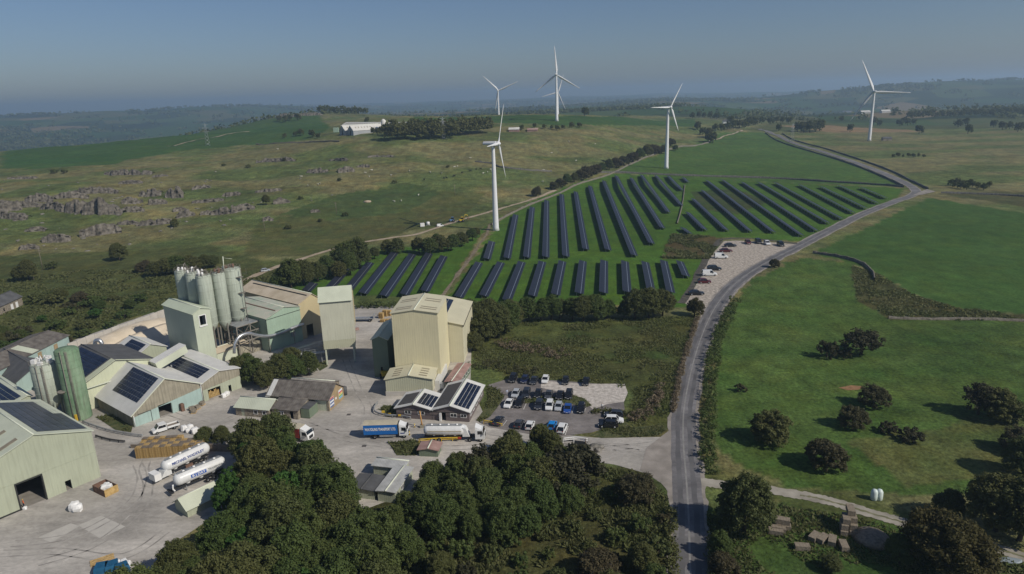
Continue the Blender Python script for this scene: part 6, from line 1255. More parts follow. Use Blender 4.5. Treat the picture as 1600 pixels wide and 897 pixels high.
for x, y, lab in ((599, 648, 'amber block on the curved barrier near the annex'), (609, 651, 'amber block on the curved barrier near the office'), (625, 653, 'amber block at the barrier end')): q = P(x, y); t = empty('amber_marker', q, 0, lab, 'marker'); MB().box(-.35, .35, -.2, .2, .55, 1.0).build('block', m_yel, t); MB().box(-.06, .06, -.06, .06, 0, .55).build('stem', m_steel, t)
q = P(660, 668); t = empty('height_pole', q, 0, 'tall yellow pole standing before the office', 'pole'); MB().tube([(0, 0, 0), (-.35, 0, 4.3)], .2, 8, .12).build('pole', mat('ochre_paint', (.55,.30,.10), .7), t); MB().box(-.5, .5, -.4, .4, 0, .7).build('footing', m_conc2, t)
for x, y in ((648, 668), (640, 680)): q = P(x, y); t = empty('bollard', q, 0, 'short pale yellow bollard on the works road', 'bollard', 'works road bollards'); MB().lathe([(.14, 0), (.14, .9), (.05, 1.0)], n=10).build('post', m_yel, t); MB().lathe([(.145, .5), (.145, .7)], n=10).build('band', m_white, t)
rb = np.random.default_rng(5)
def rock_mesh(seed, s=(1, 1, 1), sub=2):
    bm = bmesh.new(); bmesh.ops.create_icosphere(bm, subdivisions=sub, radius=1); rg = random.Random(seed); k = [Vector((rg.gauss(0, 1), rg.gauss(0, 1), rg.gauss(0, 1))).normalized() for _ in range(9)]; dd_ = [rg.uniform(.55, .9) for _ in k]
    for v in bm.verts:
        for n, d in zip(k, dd_):
            o_ = v.co.dot(n) - d
            if o_ > 0: v.co -= n * o_
        v.co = Vector((v.co.x * s[0], v.co.y * s[1], v.co.z * s[2])) * rg.uniform(.96, 1.04)
    me = bpy.data.meshes.new('rock'); bm.to_mesh(me); bm.free(); return me
m_rock = mat('limestone', (.15,.138,.118), .9, .35, .5, (.28,.26,.225), bump=.3, bscale=.9, detail=8, rand=.15)
RK = [rock_mesh(i, (1, .8, .7)) for i in range(5)]
for m_ in RK: m_.materials.append(m_rock)
for x, y, s in ((922, 706, 1.1), (928, 702, 1.3), (934, 706, .9), (938, 701, 1.0), (915, 700, .8)): q = P(x, y); o = link('boulder', RK[int(x) % 5]); o.location = (q[0], q[1], s * .4); o.scale = (s,) * 3; tag(o, 'limestone boulder heaped at the works entrance', 'boulder', 'entrance boulders')
q = P(906, 700); t = empty('sign_trailer', q, -.2, 'small dark framed sign board leaning at the works entrance', 'sign'); MB().box(-1.2, 1.2, -.05, .05, .3, 1.6).build('board', m_glass, t); MB().box(-1.3, -1.2, -.1, .1, 0, 1.8).build('post', m_white, t); MB().box(1.2, 1.3, -.1, .1, 0, 2.4).build('post', m_rust, t)
# bales
m_straw = mat('old_straw', (.22,.18,.13), .95, .25, 2.5, (.30,.25,.19), bump=.08, bscale=6); m_wrap = mat('bale_wrap', (.62,.70,.66), .35, .06, 2)
bme = MB(); bme.box(-1.2, 1.2, -.6, .6, 0, .9); bme = bme.mesh('bale', m_straw)
for i, (x, y, z, a, lab) in enumerate([(1216,830,0,-20,'a'),(1224,826,0,-20,'a'),(1212,834,.0,-20,'a'),(1222,824,.95,-20,'a'),(1318,832,0,70,'b'),(1332,832,0,70,'b'),(1318,830,.95,70,'b'),(1332,830,.95,72,'b'),(1330,826,1.9,75,'b'),(1320,828,1.9,70,'b'),(1326,822,2.85,75,'b'),
        (1253,858,0,-8,'c'),(1272,842,0,40,'c'),(1285,845,0,35,'c'),(1300,848,.0,60,'c'),(1318,856,0,80,'c')]):
    q = P(x, y); o = link('straw_bale', bme); o.location = (q[0], q[1], z); o.rotation_euler = (0, 0, R_(a + random.uniform(-5, 5)))
    tag(o, {'a': 'grey straw bale in the low stack by the corner tree', 'b': 'grey straw bale in the tall stack beside the pale track', 'c': 'loose grey straw bale tumbled in front of the stacks'}[lab], 'straw bale', {'a': 'low bale stack', 'b': 'tall bale stack', 'c': 'loose bales'}[lab])
for x, y, lb in ((1365, 781, 'white wrapped bale standing left of its twin on the grass'), (1373, 781, 'white wrapped bale with a pinched top beside its twin')):
    q = P(x, y); b = MB(); b.lathe([(.5, 0), (.68, .15), (.72, .8), (.68, 1.6), (.45, 1.95), (.15, 2.05)], n=18); o = b.build('wrapped_bale', m_wrap); o.location = tuple(q); o.scale = (.9, .9, 1.1); tag(o, lb, 'wrapped bale')
q = P(1362, 842); dv = MB(); dv.lathe([(3.2, 0), (2.6, .7), (1.4, 1.2), (.3, 1.4)], n=18); o = dv.build('dung_heap', m_straw); o.location = tuple(q); tag(o, 'low brown heap of spoiled straw by the bale stack', 'heap')
q = P(1575, 876); o = link('plastic_sheet', RK[1].copy()); o.data.materials.clear(); o.data.materials.append(mat('grey_plastic', (.25,.29,.31), .4, .1, 2)); o.location = tuple(q); o.scale = (2.4, 1.2, .5); tag(o, 'crumpled grey plastic sheet near the pale track', 'sheet')
# ------------------------------------------------------------------ people
m_skin = mat('skin', (.45,.28,.20), .6, .05, 3); m_hair = mat('hair', (.04,.03,.025), .8, .2, 5)
def person(px, py, ang, top, leg, label, bag=False):
    p = P(px, py); root = empty('person', (p[0], p[1], .06), R_(ang), label, 'person')
    J = [(0,0,.95,.14,.11),(0,0,1.15,.15,.11),(0,.01,1.38,.17,.11),(0,.01,1.5,.06,.06),(0,.02,1.6,.05,.05)]; E_ = [(0,1),(1,2),(2,3),(3,4)]
    def add(*a): J.append(a); return len(J) - 1
    for s in (-1, 1):
        a = add(.10*s,.0,.88,.095,.095); b = add(.11*s,.05*s,.5,.07,.07); c = add(.11*s,-.06*s-.04,.1,.05,.05); d = add(.12*s,-.06*s+.12,.05,.045,.04); E_.extend([(0,a),(a,b),(b,c),(c,d)])
        a = add(.2*s,0,1.4,.065,.065); b = add(.26*s,-.02,1.12,.05,.05); c = add(.27*s,.1,.88,.035,.035); d = add(.27*s,.14,.80,.035,.022); E_.extend([(2,a),(a,b),(b,c),(c,d)])
        for k, fx_ in enumerate((-.03,-.01,.01,.03)): f1 = add(.27*s+fx_,.16,.74-.006*abs(k-1),.011,.011); f2 = add(.27*s+fx_,.15,.70-.006*abs(k-1),.009,.009); E_.extend([(d,f1),(f1,f2)])
        th = add(.23*s,.18,.79,.012,.012); E_.append((d,th))
    me = bpy.data.meshes.new('body'); me.from_pydata([j[:3] for j in J], E_, []); o = bpy.data.objects.new('body', me); COL.objects.link(o); o.modifiers.new('skin', 'SKIN'); sv_ = me.skin_vertices[0].data
    for i, j in enumerate(J): sv_[i].radius = (j[3], j[4])
    sv_[0].use_root = True; o.modifiers.new('sub', 'SUBSURF').levels = 1; bpy.context.view_layer.update()
    m2 = bpy.data.meshes.new_from_object(o.evaluated_get(bpy.context.evaluated_depsgraph_get())); bpy.data.objects.remove(o)
    for m_ in (top, leg, m_skin, m_chass): m2.materials.append(m_)
    for f in m2.polygons:
        z = f.center.z; f.use_smooth = True; hand = abs(f.center.x) > .2 and z < .9; f.material_index = 2 if (hand or z > 1.52) else 3 if z < .13 else 0 if (z > .98 or abs(f.center.x) > .2) else 1
    bo = link('body', m2, root); h = MB(); h.ellipsoid((0, .03, 1.70), (.085, .10, .125), 12, 8); h.ellipsoid((0, .135, 1.69), (.018, .025, .03), 6, 4)
    for s in (-1, 1): h.ellipsoid((.088 * s, .02, 1.70), (.015, .03, .035), 6, 4); h.mat(1); h.ellipsoid((.035 * s, .12, 1.72), (.014, .012, .01), 6, 4); h.mat(0)
    h.mat(1); h.box(-.03, .03, .115, .128, 1.64, 1.648); h.mat(0); hd = h.build('head', [m_skin, m_hair], root); hh = MB(); hh.ellipsoid((0, .0, 1.745), (.094, .105, .10), 12, 8); hh.build('hair', m_hair if not bag else m_yel, root)
    if bag: o2 = sack(px + 1.5, py + 3, .7, 'white sack at the feet of the person in orange')
    return root
person(38, 793, -40, mat('hi_vis_orange', (.75,.16,.04), .7, .05, 3), mat('navy_trousers', (.03,.04,.07), .8), 'person in an orange high visibility jacket at the shed doorway', True)
person(792.4, 618, 200, mat('pale_blue_shirt', (.45,.50,.60), .8), mat('pale_trousers', (.40,.40,.42), .8), 'person in pale clothes walking behind the silver hatchback')
person(940.6, 640.5, 160, m_white, mat('dark_trousers', (.02,.02,.025), .8), 'person in a white shirt and dark trousers crossing the car park')
# ================================================================== wind turbines
m_turb = mat('turbine_white', (.74,.74,.74), .45, .03, .3)
m_turbd = mat('turbine_grey', (.30,.31,.33), .5, .05, .5); m_blueband = mat('blue_band', (.10,.20,.36), .5)
def blade_mesh(L):
    b = MB(); rings = []
    for t, c, th, tw in ((0, .045, .045, 0), (.06, .045, .042, 10), (.16, .085, .022, 18), (.3, .075, .016, 13), (.6, .048, .009, 6), (.9, .026, .005, 2), (1.0, .008, .002, 0)):
        a = R_(tw); pr = [(-.35, 0), (-.15, .5), (.2, .42), (.65, 0), (.2, -.42), (-.15, -.5)]
        rings.append([((x * math.cos(a) * c - y * math.sin(a) * th) * L, (x * math.sin(a) * c + y * math.cos(a) * th) * L, t * L) for x, y in pr])
    b.loft(rings, True); return b.mesh('blade', m_turb)
def turbine(base, hub_h, L, az, angs, label, face):
    root = empty('wind_turbine', base, 0, label, 'wind turbine', 'wind turbines'); r = hub_h * .035
    MB().lathe([(r * 1.25, -.5), (r, hub_h * .04), (r * .55, hub_h - r * .5), (r * .5, hub_h)], n=28).build('tower', m_turb, root)
    a = R_(az); ax = Vector((math.cos(a), math.sin(a), 0)); Mn = Matrix.Translation((0, 0, hub_h + r * .5)) @ Matrix.Rotation(a, 4, 'Z')
    n = MB(); k = hub_h / 59.0
    n.loft([[Mn @ Vector((x * k, y * w_ * k, z * h_ * k + .2 * k)) for y, z in ((-1.5, -.9), (1.5, -.9), (1.7, 0), (1.4, 1.4), (-1.4, 1.4), (-1.7, 0))] for x, w_, h_ in ((-7.2, .55, .6), (-6.6, .85, .9), (-2, 1, 1), (2.0, 1, 1), (2.8, .75, .75))]); n.build('nacelle', m_turb, root)
    bnd = MB(); bnd.box(-6.4 * k, 1.0 * k, -1.74 * k, 1.74 * k, .05 * k, .35 * k, Mn); bnd.build('nacelle_stripe', m_blueband if face == 'stripe' else m_turbd, root)
    hb = MB(); hb.lathe([(1.5 * k, 2.8 * k), (1.6 * k, 3.6 * k), (1.2 * k, 4.8 * k), (.3 * k, 5.5 * k)], n=18, axis='x'); hbo = hb.build('hub', m_turb, root); hbo.matrix_local = Mn
    e1 = Vector((-ax.y, ax.x, 0)); e1 = e1 if e1.x > 0 or (abs(e1.x) < .05 and e1.y > 0) else -e1
    me = blade_mesh(L)
    for g in angs:
        d = e1 * math.cos(R_(g)) + Vector((0, 0, 1)) * math.sin(R_(g)); d = (d + ax * .02).normalized(); y_ = ax; x_ = y_.cross(d).normalized(); y2 = d.cross(x_)
        o = link('blade', me, root); o.matrix_local = Matrix.Translation(ax * 3.9 * k + Vector((0, 0, hub_h + r * .5 + .2 * k))) @ Matrix((x_, y2, d)).transposed().to_4x4()
def tb(px, py, hubpy, ratio, az, angs, label, face='', h=None):
    b = G(px, py); hh = h or hgt(b, hubpy) ; turbine(b, hh, hh * ratio, az, angs, label, face)
tb(775, 360, 227, .50, -15, (60, -60, 180), 'nearest white wind turbine beside the solar field with its nacelle side-on', 'stripe')
tb(1041, 263, 169.5, .44, -62, (59, 179, -66), 'white wind turbine on the green field beyond the solar rows')
tb(870, 189, 118, .62, 82, (94, 217, -31), 'tall white wind turbine on the ridge with one blade straight up')
tb(1358, 220, 145, .72, 75, (114, -3, 236), 'white wind turbine on the right pasture beside a little hut')
b_ = np.array([-27, 1330, 0.]); b_[2] = float(H(*b_[:2])[0])
for (px, py, dist, lab, angs) in ((778, 140.5, 1330, 'small far white wind turbine on its own behind the ridge', (137, 22, 259)), (871.5, 144, 1560, 'far wind turbine half hidden behind the tall ridge turbine', (72, 193, -66))):
    d = ray(px, py); q = CC + d * (dist / d[1]); zb = float(H(q[0], q[1])[0]); turbine((q[0], q[1], zb), float(q[2]) - zb - 2, 40, 80, angs, lab, '')
# ================================================================== solar field
def solar_mat():
    m = bpy.data.materials.new('field_solar_glass'); m.use_nodes = True; t = m.node_tree; N = t.nodes; L = t.links; b = N['Principled BSDF']; b.inputs['Roughness'].default_value = .45; b.inputs['Specular IOR Level'].default_value = .16
    tc = N.new('ShaderNodeTexCoord'); br = N.new('ShaderNodeTexBrick'); br.offset = 0; br.inputs['Scale'].default_value = 1.0; br.inputs['Brick Width'].default_value = 1.05; br.inputs['Row Height'].default_value = 1.72
    br.inputs['Mortar Size'].default_value = .028; br.inputs['Color1'].default_value = (.016,.019,.030,1); br.inputs['Color2'].default_value = (.022,.026,.038,1); br.inputs['Mortar'].default_value = (.05,.055,.065,1)
    L.new(tc.outputs['Object'], br.inputs['Vector']); L.new(br.outputs['Color'], b.inputs['Base Color']); return m
m_sol = solar_mat(); SH = 1.35
def solar_row(a, b, label, group, wd=3.7, split=.66):
    d = b - a; L_ = float(np.linalg.norm(d[:2])); zz = (a[2] + b[2]) / 2
    t = empty('solar_row', (a[0], a[1], a[2]), math.atan2(d[1], d[0]), label, 'solar array', group); slope = math.atan2(b[2] - a[2], L_)
    # local x along the row from near to far; high edge on the left (+y), low edge on the right
    tilt = R_(16); M = Matrix.Rotation(-slope, 4, 'Y') @ Matrix.Translation((0, 0, SH)) @ Matrix.Rotation(tilt, 4, 'X'); h = wd / 2; s = h - wd * split
    MB().box(0, L_, s + .10, h, -.03, .03, M).build('module_strip', m_sol, t); MB().box(0, L_, -h, s - .10, -.03, .03, M).build('module_strip', m_sol, t)
    MB().box(.05, L_ - .05, s - .11, s + .11, -.02, .025, M).build('centre_rail', m_alu, t); f = MB()
    for y in (-h * .6, h * .6): f.box(.1, L_ - .1, y - .06, y + .06, -.15, -.04, M)
    f.build('purlin', m_steel, t); n = max(2, int(L_ / 6) + 1); p = MB()
    for k in range(n):
        x = .6 + (L_ - 1.2) * k / (n - 1); zx = -x * -math.tan(slope)
        for y in (-h * .6, h * .6): p.box(x - .06, x + .06, y * math.cos(tilt) - .06, y * math.cos(tilt) + .06, zx - .5, zx + SH - .13 + y * math.sin(tilt))
    p.build('posts', m_steel, t)['kind'] = 'stuff'
def Gs(px, py):
    """ground point below a panel point: panels sit above the ground"""
    d = ray(px, py); q = G(px, py); k = (CAM_H - q[2] - SH) / (CAM_H - q[2]); p = CC + (q - CC) * k; return np.array([p[0], p[1], float(H(p[0], p[1])[0])])
Zu = lambda x, y: (720 + x / 4.444, 250 + y / 4.444)
for (x0, y0, x1, y1) in [(217,565,182,685),(382,380,322,680),(497,327,458,675),(597,280,590,672),(700,235,730,667),(798,217,868,618),(897,175,1023,622),(993,138,1205,660),(1078,102,1325,577),(1182,117,1400,470),(1255,97,1440,360),(1355,100,1530,312),(1440,103,1535,207),(1545,115,1575,148)]:
    solar_row(Gs(*Zu(x1, y1)), Gs(*Zu(x0, y0)), 'long dark solar row in the middle field beside the near turbine', 'solar rows of the middle field')
for (x0, y0, x1, y1) in [(749,410,717,464),(783,410,756,462),(815.6,409,792,469),(847.6,408.6,832,462),(879,408,868,460),(911,407.5,905,458),(944,407,943,457),(976.5,408,980,456),(1008,409,1017,452),(1037,407,1048,456),(1062,408,1072,431)]:
    solar_row(Gs(x1, y1), Gs(x0, y0), 'short dark solar row just above the dark tree row', 'solar rows above the tree row')
for (x0, y0, x1, y1) in [(491,442,479,454),(542.5,420,511,454.5),(579,410,544,453),(617,394.5,567.5,458),(645,397,600,462),(671,396,632,460),(694,400,664,454.5)]:
    solar_row(Gs(x1, y1), Gs(x0, y0), 'dark solar row behind the loading tower', 'solar rows behind the works')
Zr = lambda x, y: (1040 + x / 3.636, 260 + y / 3.636)
for (x0, y0, x1, y1) in [(95,347,138,380),(125,260,222,357),(155,183,345,360),(208,135,478,365),(235,77,610,370),(325,75,770,388),(435,88,855,362),(530,90,920,318),(625,92,1000,295),(762,103,1065,260),(880,112,1137,235),(985,107,1200,205),(1110,118,1253,177)]:
    solar_row(Gs(*Zr(x1, y1)), Gs(*Zr(x0, y0)), 'slender dark solar row in the far field by the road bend', 'solar rows by the road bend')
# ================================================================== walls, fences, poles
m_wall = mat('dark_drystone', (.105,.10,.09), .95, .4, 1.2, (.19,.18,.16), bump=.1, bscale=3)
m_wallp = mat('pale_drystone', (.155,.135,.105), .95, .4, 1.2, (.23,.205,.165), bump=.1, bscale=3)
def stone_wall(px, lab, h=1.2, m=None, step=1.6):
    path = smooth_path([G(*p) for p in px], 8); path = np.array(path); V = []; n = len(path); nr = offsets(path); rg = np.random.default_rng(len(lab))
    hh = h * (.8 + .4 * rg.random(n))
    for s, z in ((-.35, -.3), (-.25, 1), (.25, 1), (.35, -.3)): V.append(np.stack([path[:, 0] + nr[:, 0] * s, path[:, 1] + nr[:, 1] * s, H(path[:, 0], path[:, 1]) + np.where(z > 0, hh, z)], 1))
    V = np.concatenate(V); F = [(j * n + i, j * n + i + 1, (j + 1) * n + i + 1, (j + 1) * n + i) for j in range(3) for i in range(n - 1)]
    return tag(link('drystone_wall', np_mesh('drystone_wall', V, F), None, m or m_wall), lab, 'wall')
stone_wall([(905,272),(960,270),(1050,274),(1200,279),(1300,285),(1380,290),(1412,293)], 'dark drystone wall along the back of the solar field', 1.5)
stone_wall([(768,352),(800,334),(835,318),(880,300),(905,288),(960,270),(1010,246),(1060,230),(1110,222)], 'tan drystone wall between the dirt track and solar field', 1.3, m_wallp)
stone_wall([(1270,396),(1310,402),(1345,412),(1362,426),(1366,438)], 'curving broken drystone wall on the green knoll', 1.2, m_wallp)
stone_wall([(1388,498),(1450,500),(1530,500),(1640,504)], 'drystone wall along the foot of the rough knoll', .8, m_wallp)
stone_wall([(1196,208),(1212,219),(1236,228),(1280,241),(1330,257),(1380,277),(1410,291)], 'drystone wall along the solar side of the far road', 1.4)
stone_wall([(1222,210),(1245,221),(1290,233),(1340,249),(1390,267),(1425,284),(1450,296)], 'drystone wall along the pasture side of the far road', 1.4)
stone_wall([(742,253),(770,256),(785,262),(830,267),(862,268)], 'dark drystone wall crossing the hill pasture', 1.3)
stone_wall([(1470,302),(1510,303),(1560,305),(1640,310)], 'drystone wall beyond the road junction', 1.2)
stone_wall([(1070,290),(1066,320),(1058,350)], 'thin wall dividing the two solar fields', .8, m_wallp)
stone_wall([(400,226),(440,224),(480,223),(530,222)], 'broken wall below the far white sheds', 1.4, m_wallp)
def pole(px, py, h, lab, pylon=False, grp=None):
    b = G(px, py); t = empty('pylon' if pylon else 'telegraph_pole', b, .4, lab, 'pylon' if pylon else 'pole', grp)
    if pylon:
        f = MB(); w0, w1 = h * .1, h * .03
        for sx in (-1, 1):
            for sy in (-1, 1): f.tube([(sx * w0, sy * w0, 0), (sx * w1, sy * w1, h * .8), (0, 0, h)], h * .006, 4)
        for k in range(5):
            z0, z1 = h * .16 * k, h * .16 * (k + 1); a = w0 + (w1 - w0) * z0 / (h * .8); c = w0 + (w1 - w0) * z1 / (h * .8)
            for s in (-1, 1): f.tube([(-a, s * a, z0), (c, s * c, z1)], h * .004, 4); f.tube([(a, s * a, z0), (-c, s * c, z1)], h * .004, 4)
        f.build('lattice', m_steel, t)
        for z in (.62, .78, .92): MB().box(-h * .14, h * .14, -.12, .12, h * z, h * z + .25).build('cross_arm', m_steel, t)
    else: MB().tube([(0, 0, -.3), (0, 0, h)], .16, 6, .11).build('pole', m_woodg, t); MB().box(-.9, .9, -.06, .06, h * .93, h * .95).build('cross_arm', m_woodg, t)
pole(325, 228, 28, 'faint lattice pylon on the far green field', True); pole(693, 218, 24, 'lattice pylon standing before the plantation', True); pole(1237, 222, 24, 'lattice pylon beside the far road', True)
pole(67, 421, 10, 'telegraph pole on the meadow behind the works'); pole(414, 362, 9, 'telegraph pole below the limestone crags', grp=None); pole(711, 307, 9, 'telegraph pole on the green hill pasture'); pole(53, 438, 8, 'leaning short pole beside the meadow tree'); pole(526, 335, 8, 'telegraph pole by the bare soil mound')
# ================================================================== crags
m_crag = mat('crag_limestone', (.095,.083,.067), .95, .5, .5, (.225,.20,.165), streak=.45, bump=.5, bscale=.6, detail=9)
def crag(x0, y0, x1, y1, hp, seed):
    """cliff band: stepped, cracked face over the length of the outcrop, its top sinking back into the slope"""
    a, b = G(x0, y0), G(x1, y1); d = b - a; L_ = float(np.linalg.norm(d[:2])); an = math.atan2(d[1], d[0]); sc = float(np.linalg.norm((a + b)[:2])) / 2 / FOC; Hh = hp * sc * .74
    st = max(.55, L_ / 160); n = int(L_ / st) + 2; xs = np.linspace(0, L_, n); cw = max(1.6, Hh * .35)
    ci = np.floor(xs / cw + .6 * vnoise(xs / 3, xs * 0, seed)).astype(np.int64); hc = _h(ci, ci * 0 + seed, 3); h2 = _h(ci, ci * 0 + seed, 8)
    env = np.sin(np.clip(xs / L_, .03, .97) * math.pi) ** .3; gap = sstep(.0, .22, vnoise(xs / (cw * 2.2), xs * 0 + 3, seed + 2))
    hh = Hh * env * (.74 + .26 * hc) * (.4 + .6 * gap); fwd = (h2 - .5) * cw * .8 + (vnoise(xs / 12, xs * 0, seed + 4) - .5) * 5
    rows = [(-.35, -1.6), (0.0, -.9), (.22, -.35), (.24, -.15), (.5, .0), (.52, .35), (.78, .45), (.8, .7), (.97, .85), (1.0, 1.5), (.93, 2.6), (.5, 4.0)]
    V = []; gx_, gy_ = math.cos(an), math.sin(an)
    for k, (tz, ty) in enumerate(rows):
        jj = (vnoise(xs / 1.1, xs * 0 + k * 2.3, seed + 5) - .5); y_ = -fwd + ty * (.6 + Hh * .07) + jj * .9; wx = a[0] + gx_ * xs - gy_ * y_; wy = a[1] + gy_ * xs + gx_ * y_
        g0 = H(a[0] + gx_ * xs, a[1] + gy_ * xs); z = g0 + tz * hh + jj * .35 * (tz > .1); z = np.where(gap < .04, np.minimum(z, H(wx, wy) - .4), z)
        V.append(np.stack([wx, wy, z], 1))
    V = np.concatenate(V); F = [(k * n + i, k * n + i + 1, (k + 1) * n + i + 1, (k + 1) * n + i) for k in range(len(rows) - 1) for i in range(n - 1)]
    return link('rock_outcrop', np_mesh('rock_outcrop', V - np.array([a[0], a[1], a[2]]), F), None, m_crag)
CR = [(-40,322,62,324,12,''),(58,328,104,333,15,''),(-30,341,44,343,13,''),(188,333,226,329,12,''),(222,322,262,318,12,''),(84,312,140,310,13,''),(40,362,70,362,9,''),(180,352,214,352,8,''),(186,287,222,287,7,''),(236,278,262,277,6,''),(300,318,350,314,8,''),(400,300,440,298,6,''),(0,330,36,328,22,'left edge'),(39,317,84,316,17,''),(92,333,136,333,26,''),(130,335,193,335,32,'big'),(110,304,186,302,13,''),(160,274,236,273,11,''),(190,318,224,316,13,''),(216,307,251,306,16,''),(256,311,287,309,24,''),
      (276,341,330,336,16,''),(330,336,398,328,16,''),(427,318,454,316,13,''),(212,354,272,350,13,''),(125,370,190,364,21,''),(65,380,112,376,17,''),(400,254,462,252,9,''),(480,270,512,269,11,''),(528,270,554,268,13,''),(558,262,578,261,7,''),
      (430,186,462,183,9,''),(462,183,505,180,7,''),(30,392,62,388,10,''),(270,330,292,328,8,''),(485,332,500,331,7,''),(410,345,428,344,9,''),(10,280,60,278,5,''),(510,252,545,251,6,''),(575,246,615,245,6,''),(20,345,40,344,9,''),(345,308,375,306,9,''),(300,296,330,294,8,'')]
for i, (a0, b0, a1, b1, hp, k) in enumerate(CR):
    o = crag(a0, b0, a1, b1, hp, i * 7 + 3); o.location = tuple(G(a0, b0)); big = hp > 30
    tag(o, 'tall pale limestone crag face on the hillside' if big else 'low limestone crag breaking the rough hillside' if hp > 10 else 'small limestone outcrop high on the hillside', 'crag', 'tall crags' if big else 'low crags' if hp > 10 else 'small crags')
rg = random.Random(12)
for k in range(130):
    px, py = rg.uniform(0, 520), rg.uniform(258, 400); 
    if py > 430 - px * .22: continue
    q = G(px, py); s = rg.uniform(.4, 1.4); o = link('boulder', RK[k % 5]); o.location = (q[0], q[1], q[2]); o.scale = (s * 1.3, s, s * .8); o.rotation_euler = (0, 0, rg.uniform(0, 6)); tag(o, 'loose limestone boulder on the rough hillside', 'boulder', 'hillside boulders')
# ================================================================== animals
def beast(name, m, s):
    b = MB(); b.loft([[(x, y * w_, z0 + z * h_) for y, z in ((-.5, -.3), (0, -.5), (.5, -.3), (.5, .3), (0, .5), (-.5, .3))] for x, w_, h_, z0 in ((-.95, .35, .35, 1.05), (-.8, .62, .62, 1.0), (-.2, .74, .72, .95), (.5, .70, .74, .97), (.75, .45, .55, 1.08), (1.05, .28, .36, 1.25), (1.25, .26, .32, 1.3), (1.55, .16, .18, 1.15))], True)
    for x, y in ((-.75, -.2), (-.75, .2), (.5, -.2), (.5, .2)):
        k = -.07 if x < 0 else .02; b.tube([(x, y, .85), (x + k * .4, y, .45), (x + k, y, .42), (x + k * .3, y, 0)], .10, 6, .05)
    for y in (-.14, .14): b.tube([(1.2, y, 1.42), (1.15, y * 2, 1.45)], .05, 5, .02)
    b.tube([(-.95, 0, 1.15), (-1.05, 0, .8), (-1.03, 0, .5)], .035, 5, .02); me = b.mesh(name, m); me.transform(Matrix.Scale(s, 4)); return me
cow = beast('cow', mat('black_hide', (.02,.018,.016), .7, .2, 2), 1.1); sheep = beast('sheep', mat('fleece', (.58,.55,.48), .95, .1, 4), .75)
for x, y in ((694,280),(698,279),(710,276),(722,271),(751,265),(735,268),(744,266),(663,282)): q = G(x, y); o = link('cow', cow); o.location = tuple(q); o.rotation_euler = (0, 0, rg.uniform(0, 6)); tag(o, 'black cow grazing on the hill pasture', 'cow', 'grazing cattle')
for x, y in ((434,234),(471,277),(481,291),(497,289),(500,288),(531,281),(577,277),(571,271),(581,267),(611,275),(654,306),(616,316),(627,315),(715,261),(735,248),(762,270),(769,269),(690,272),(767,266),(672,270),(640,268),(710,262),(755,272),(849,267),(889,222),(930,226),(862,240),(900,252),(848,285)):
    q = G(x, y); o = link('sheep', sheep); o.location = tuple(q); o.rotation_euler = (0, 0, rg.uniform(0, 6)); o.scale = (1.25,) * 3; tag(o, 'pale sheep grazing on the hill pasture', 'sheep', 'grazing sheep')
# bare shrubs in the overgrown plot
def bare(px, py, h, lab):
    q = P(px, py); t = empty('bare_bush', q, 0, lab, 'bush'); b = MB(); r2 = random.Random(px)
    for k in range(26):
        a = r2.uniform(0, 6.28); s = r2.uniform(.3, 1) * h * .8; p1 = Vector((math.cos(a) * s * .4, math.sin(a) * s * .4, h * r2.uniform(.3, .55))); p2 = Vector((math.cos(a) * s, math.sin(a) * s, h * r2.uniform(.6, 1)))
        b.tube([(0, 0, 0), p1, p2], .045, 4, .012); b.tube([p1, p2 + Vector((r2.uniform(-.5, .5), r2.uniform(-.5, .5), .2))], .02, 3, .008)
    b.build('branches', m_twig, t)
bare(805, 822, 3.6, 'leafless grey shrub in front of the middle wood')
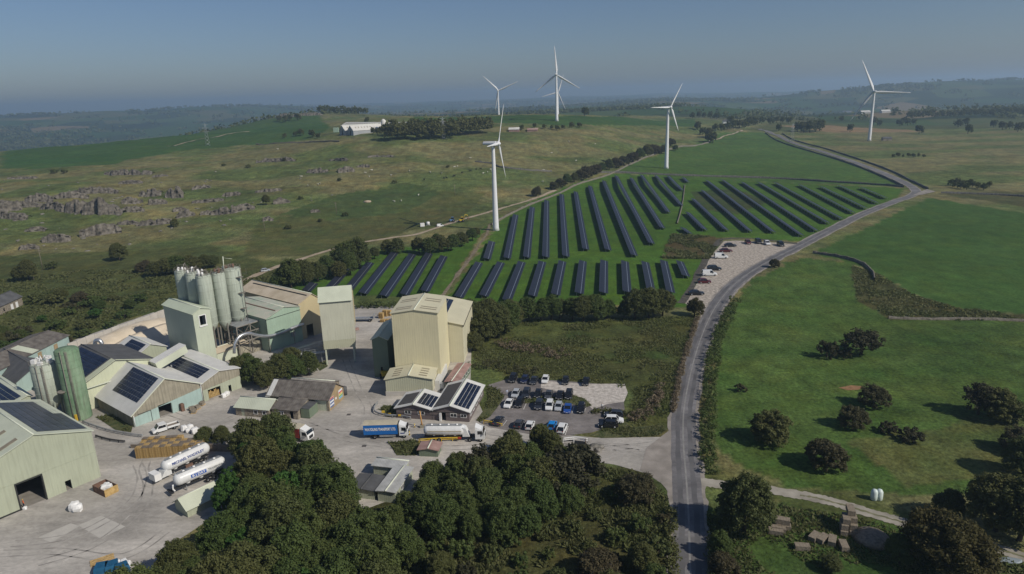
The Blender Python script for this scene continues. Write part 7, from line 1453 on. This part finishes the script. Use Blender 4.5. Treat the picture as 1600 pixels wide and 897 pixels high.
# bare soil patches
sheet('bare_soil', [(1310,606),(1330,602),(1350,604),(1342,609),(1325,610)], .03, mat('orange_soil', (.26,.145,.07), .95, .25, 1))
q0 = G(574, 315); me_ = MB().lathe([(3.2, -.4), (2.4, .5), (.6, .9)], n=16).mesh('soil_mound', m_dirt); o = link('soil_mound', me_); o.location = tuple(q0); tag(o, 'bare tan soil mound on the green hill pasture', 'mound')
# ================================================================== distant woods: one mass
rgw = np.random.default_rng(77); n = 60000
az = rgw.uniform(-44, 44, n); rr = 1500 * np.exp(rgw.random(n) * 1.75); x = rr * np.sin(np.radians(az)); y = rr * np.cos(np.radians(az))
wn = fbm(x / 420 + 5, y / 300, 61, 4); hd = np.abs(vnoise(x / 170, y / 150, 63) - .5)
keep = (wn > .61) | ((hd < .028) & (rgw.random(n) < .7)) | ((az < -15) & (rr < 3600) & (wn > .42)); keep &= ~((rr < 1750) & (az > -12) & (az < 8))
x, y, rr = x[keep], y[keep], rr[keep]; z = H(x, y); s = rgw.uniform(5, 8, len(x)) * (1 + rr / 6000)
V, F, T = leaf_cloud(np.stack([x, y, z + s * .5], 1), s, 7, 5.5, rgw, None, .8)
V = V.reshape(-1, 4, 3); c = V.mean(1, keepdims=True); k = np.repeat(rr / 3200 + .5, 7)[:, None, None]; V = (c + (V - c) * k).reshape(-1, 3)
tag(link('distant_woods', leaf_mesh('distant_woods', V, F, T, LM['dark'])), 'hazy woods and hedges covering the distant hills', 'woodland', None, 'stuff')
# ================================================================== haze
hz = MB(); hz.box(-11000, 11000, -950, 13500, -240, 190); me = hz.mesh('haze', []) if False else None
me = bpy.data.meshes.new('haze'); me.from_pydata(hz.v, [], hz.f); hm = bpy.data.materials.new('haze_air'); hm.use_nodes = True; N = hm.node_tree.nodes; L = hm.node_tree.links
N.remove(N['Principled BSDF']); pv = N.new('ShaderNodeVolumePrincipled'); pv.inputs['Color'].default_value = (.58, .77, 1.0, 1); pv.inputs['Density'].default_value = 0.00017; pv.inputs['Anisotropy'].default_value = 0.3
L.new(pv.outputs[0], N['Material Output'].inputs['Volume']); me.materials.append(hm); tag(link('haze', me), kind='stuff'); bpy.data.objects['haze']['label'] = 'thin blue haze over the whole landscape'; bpy.data.objects['haze']['category'] = 'haze'
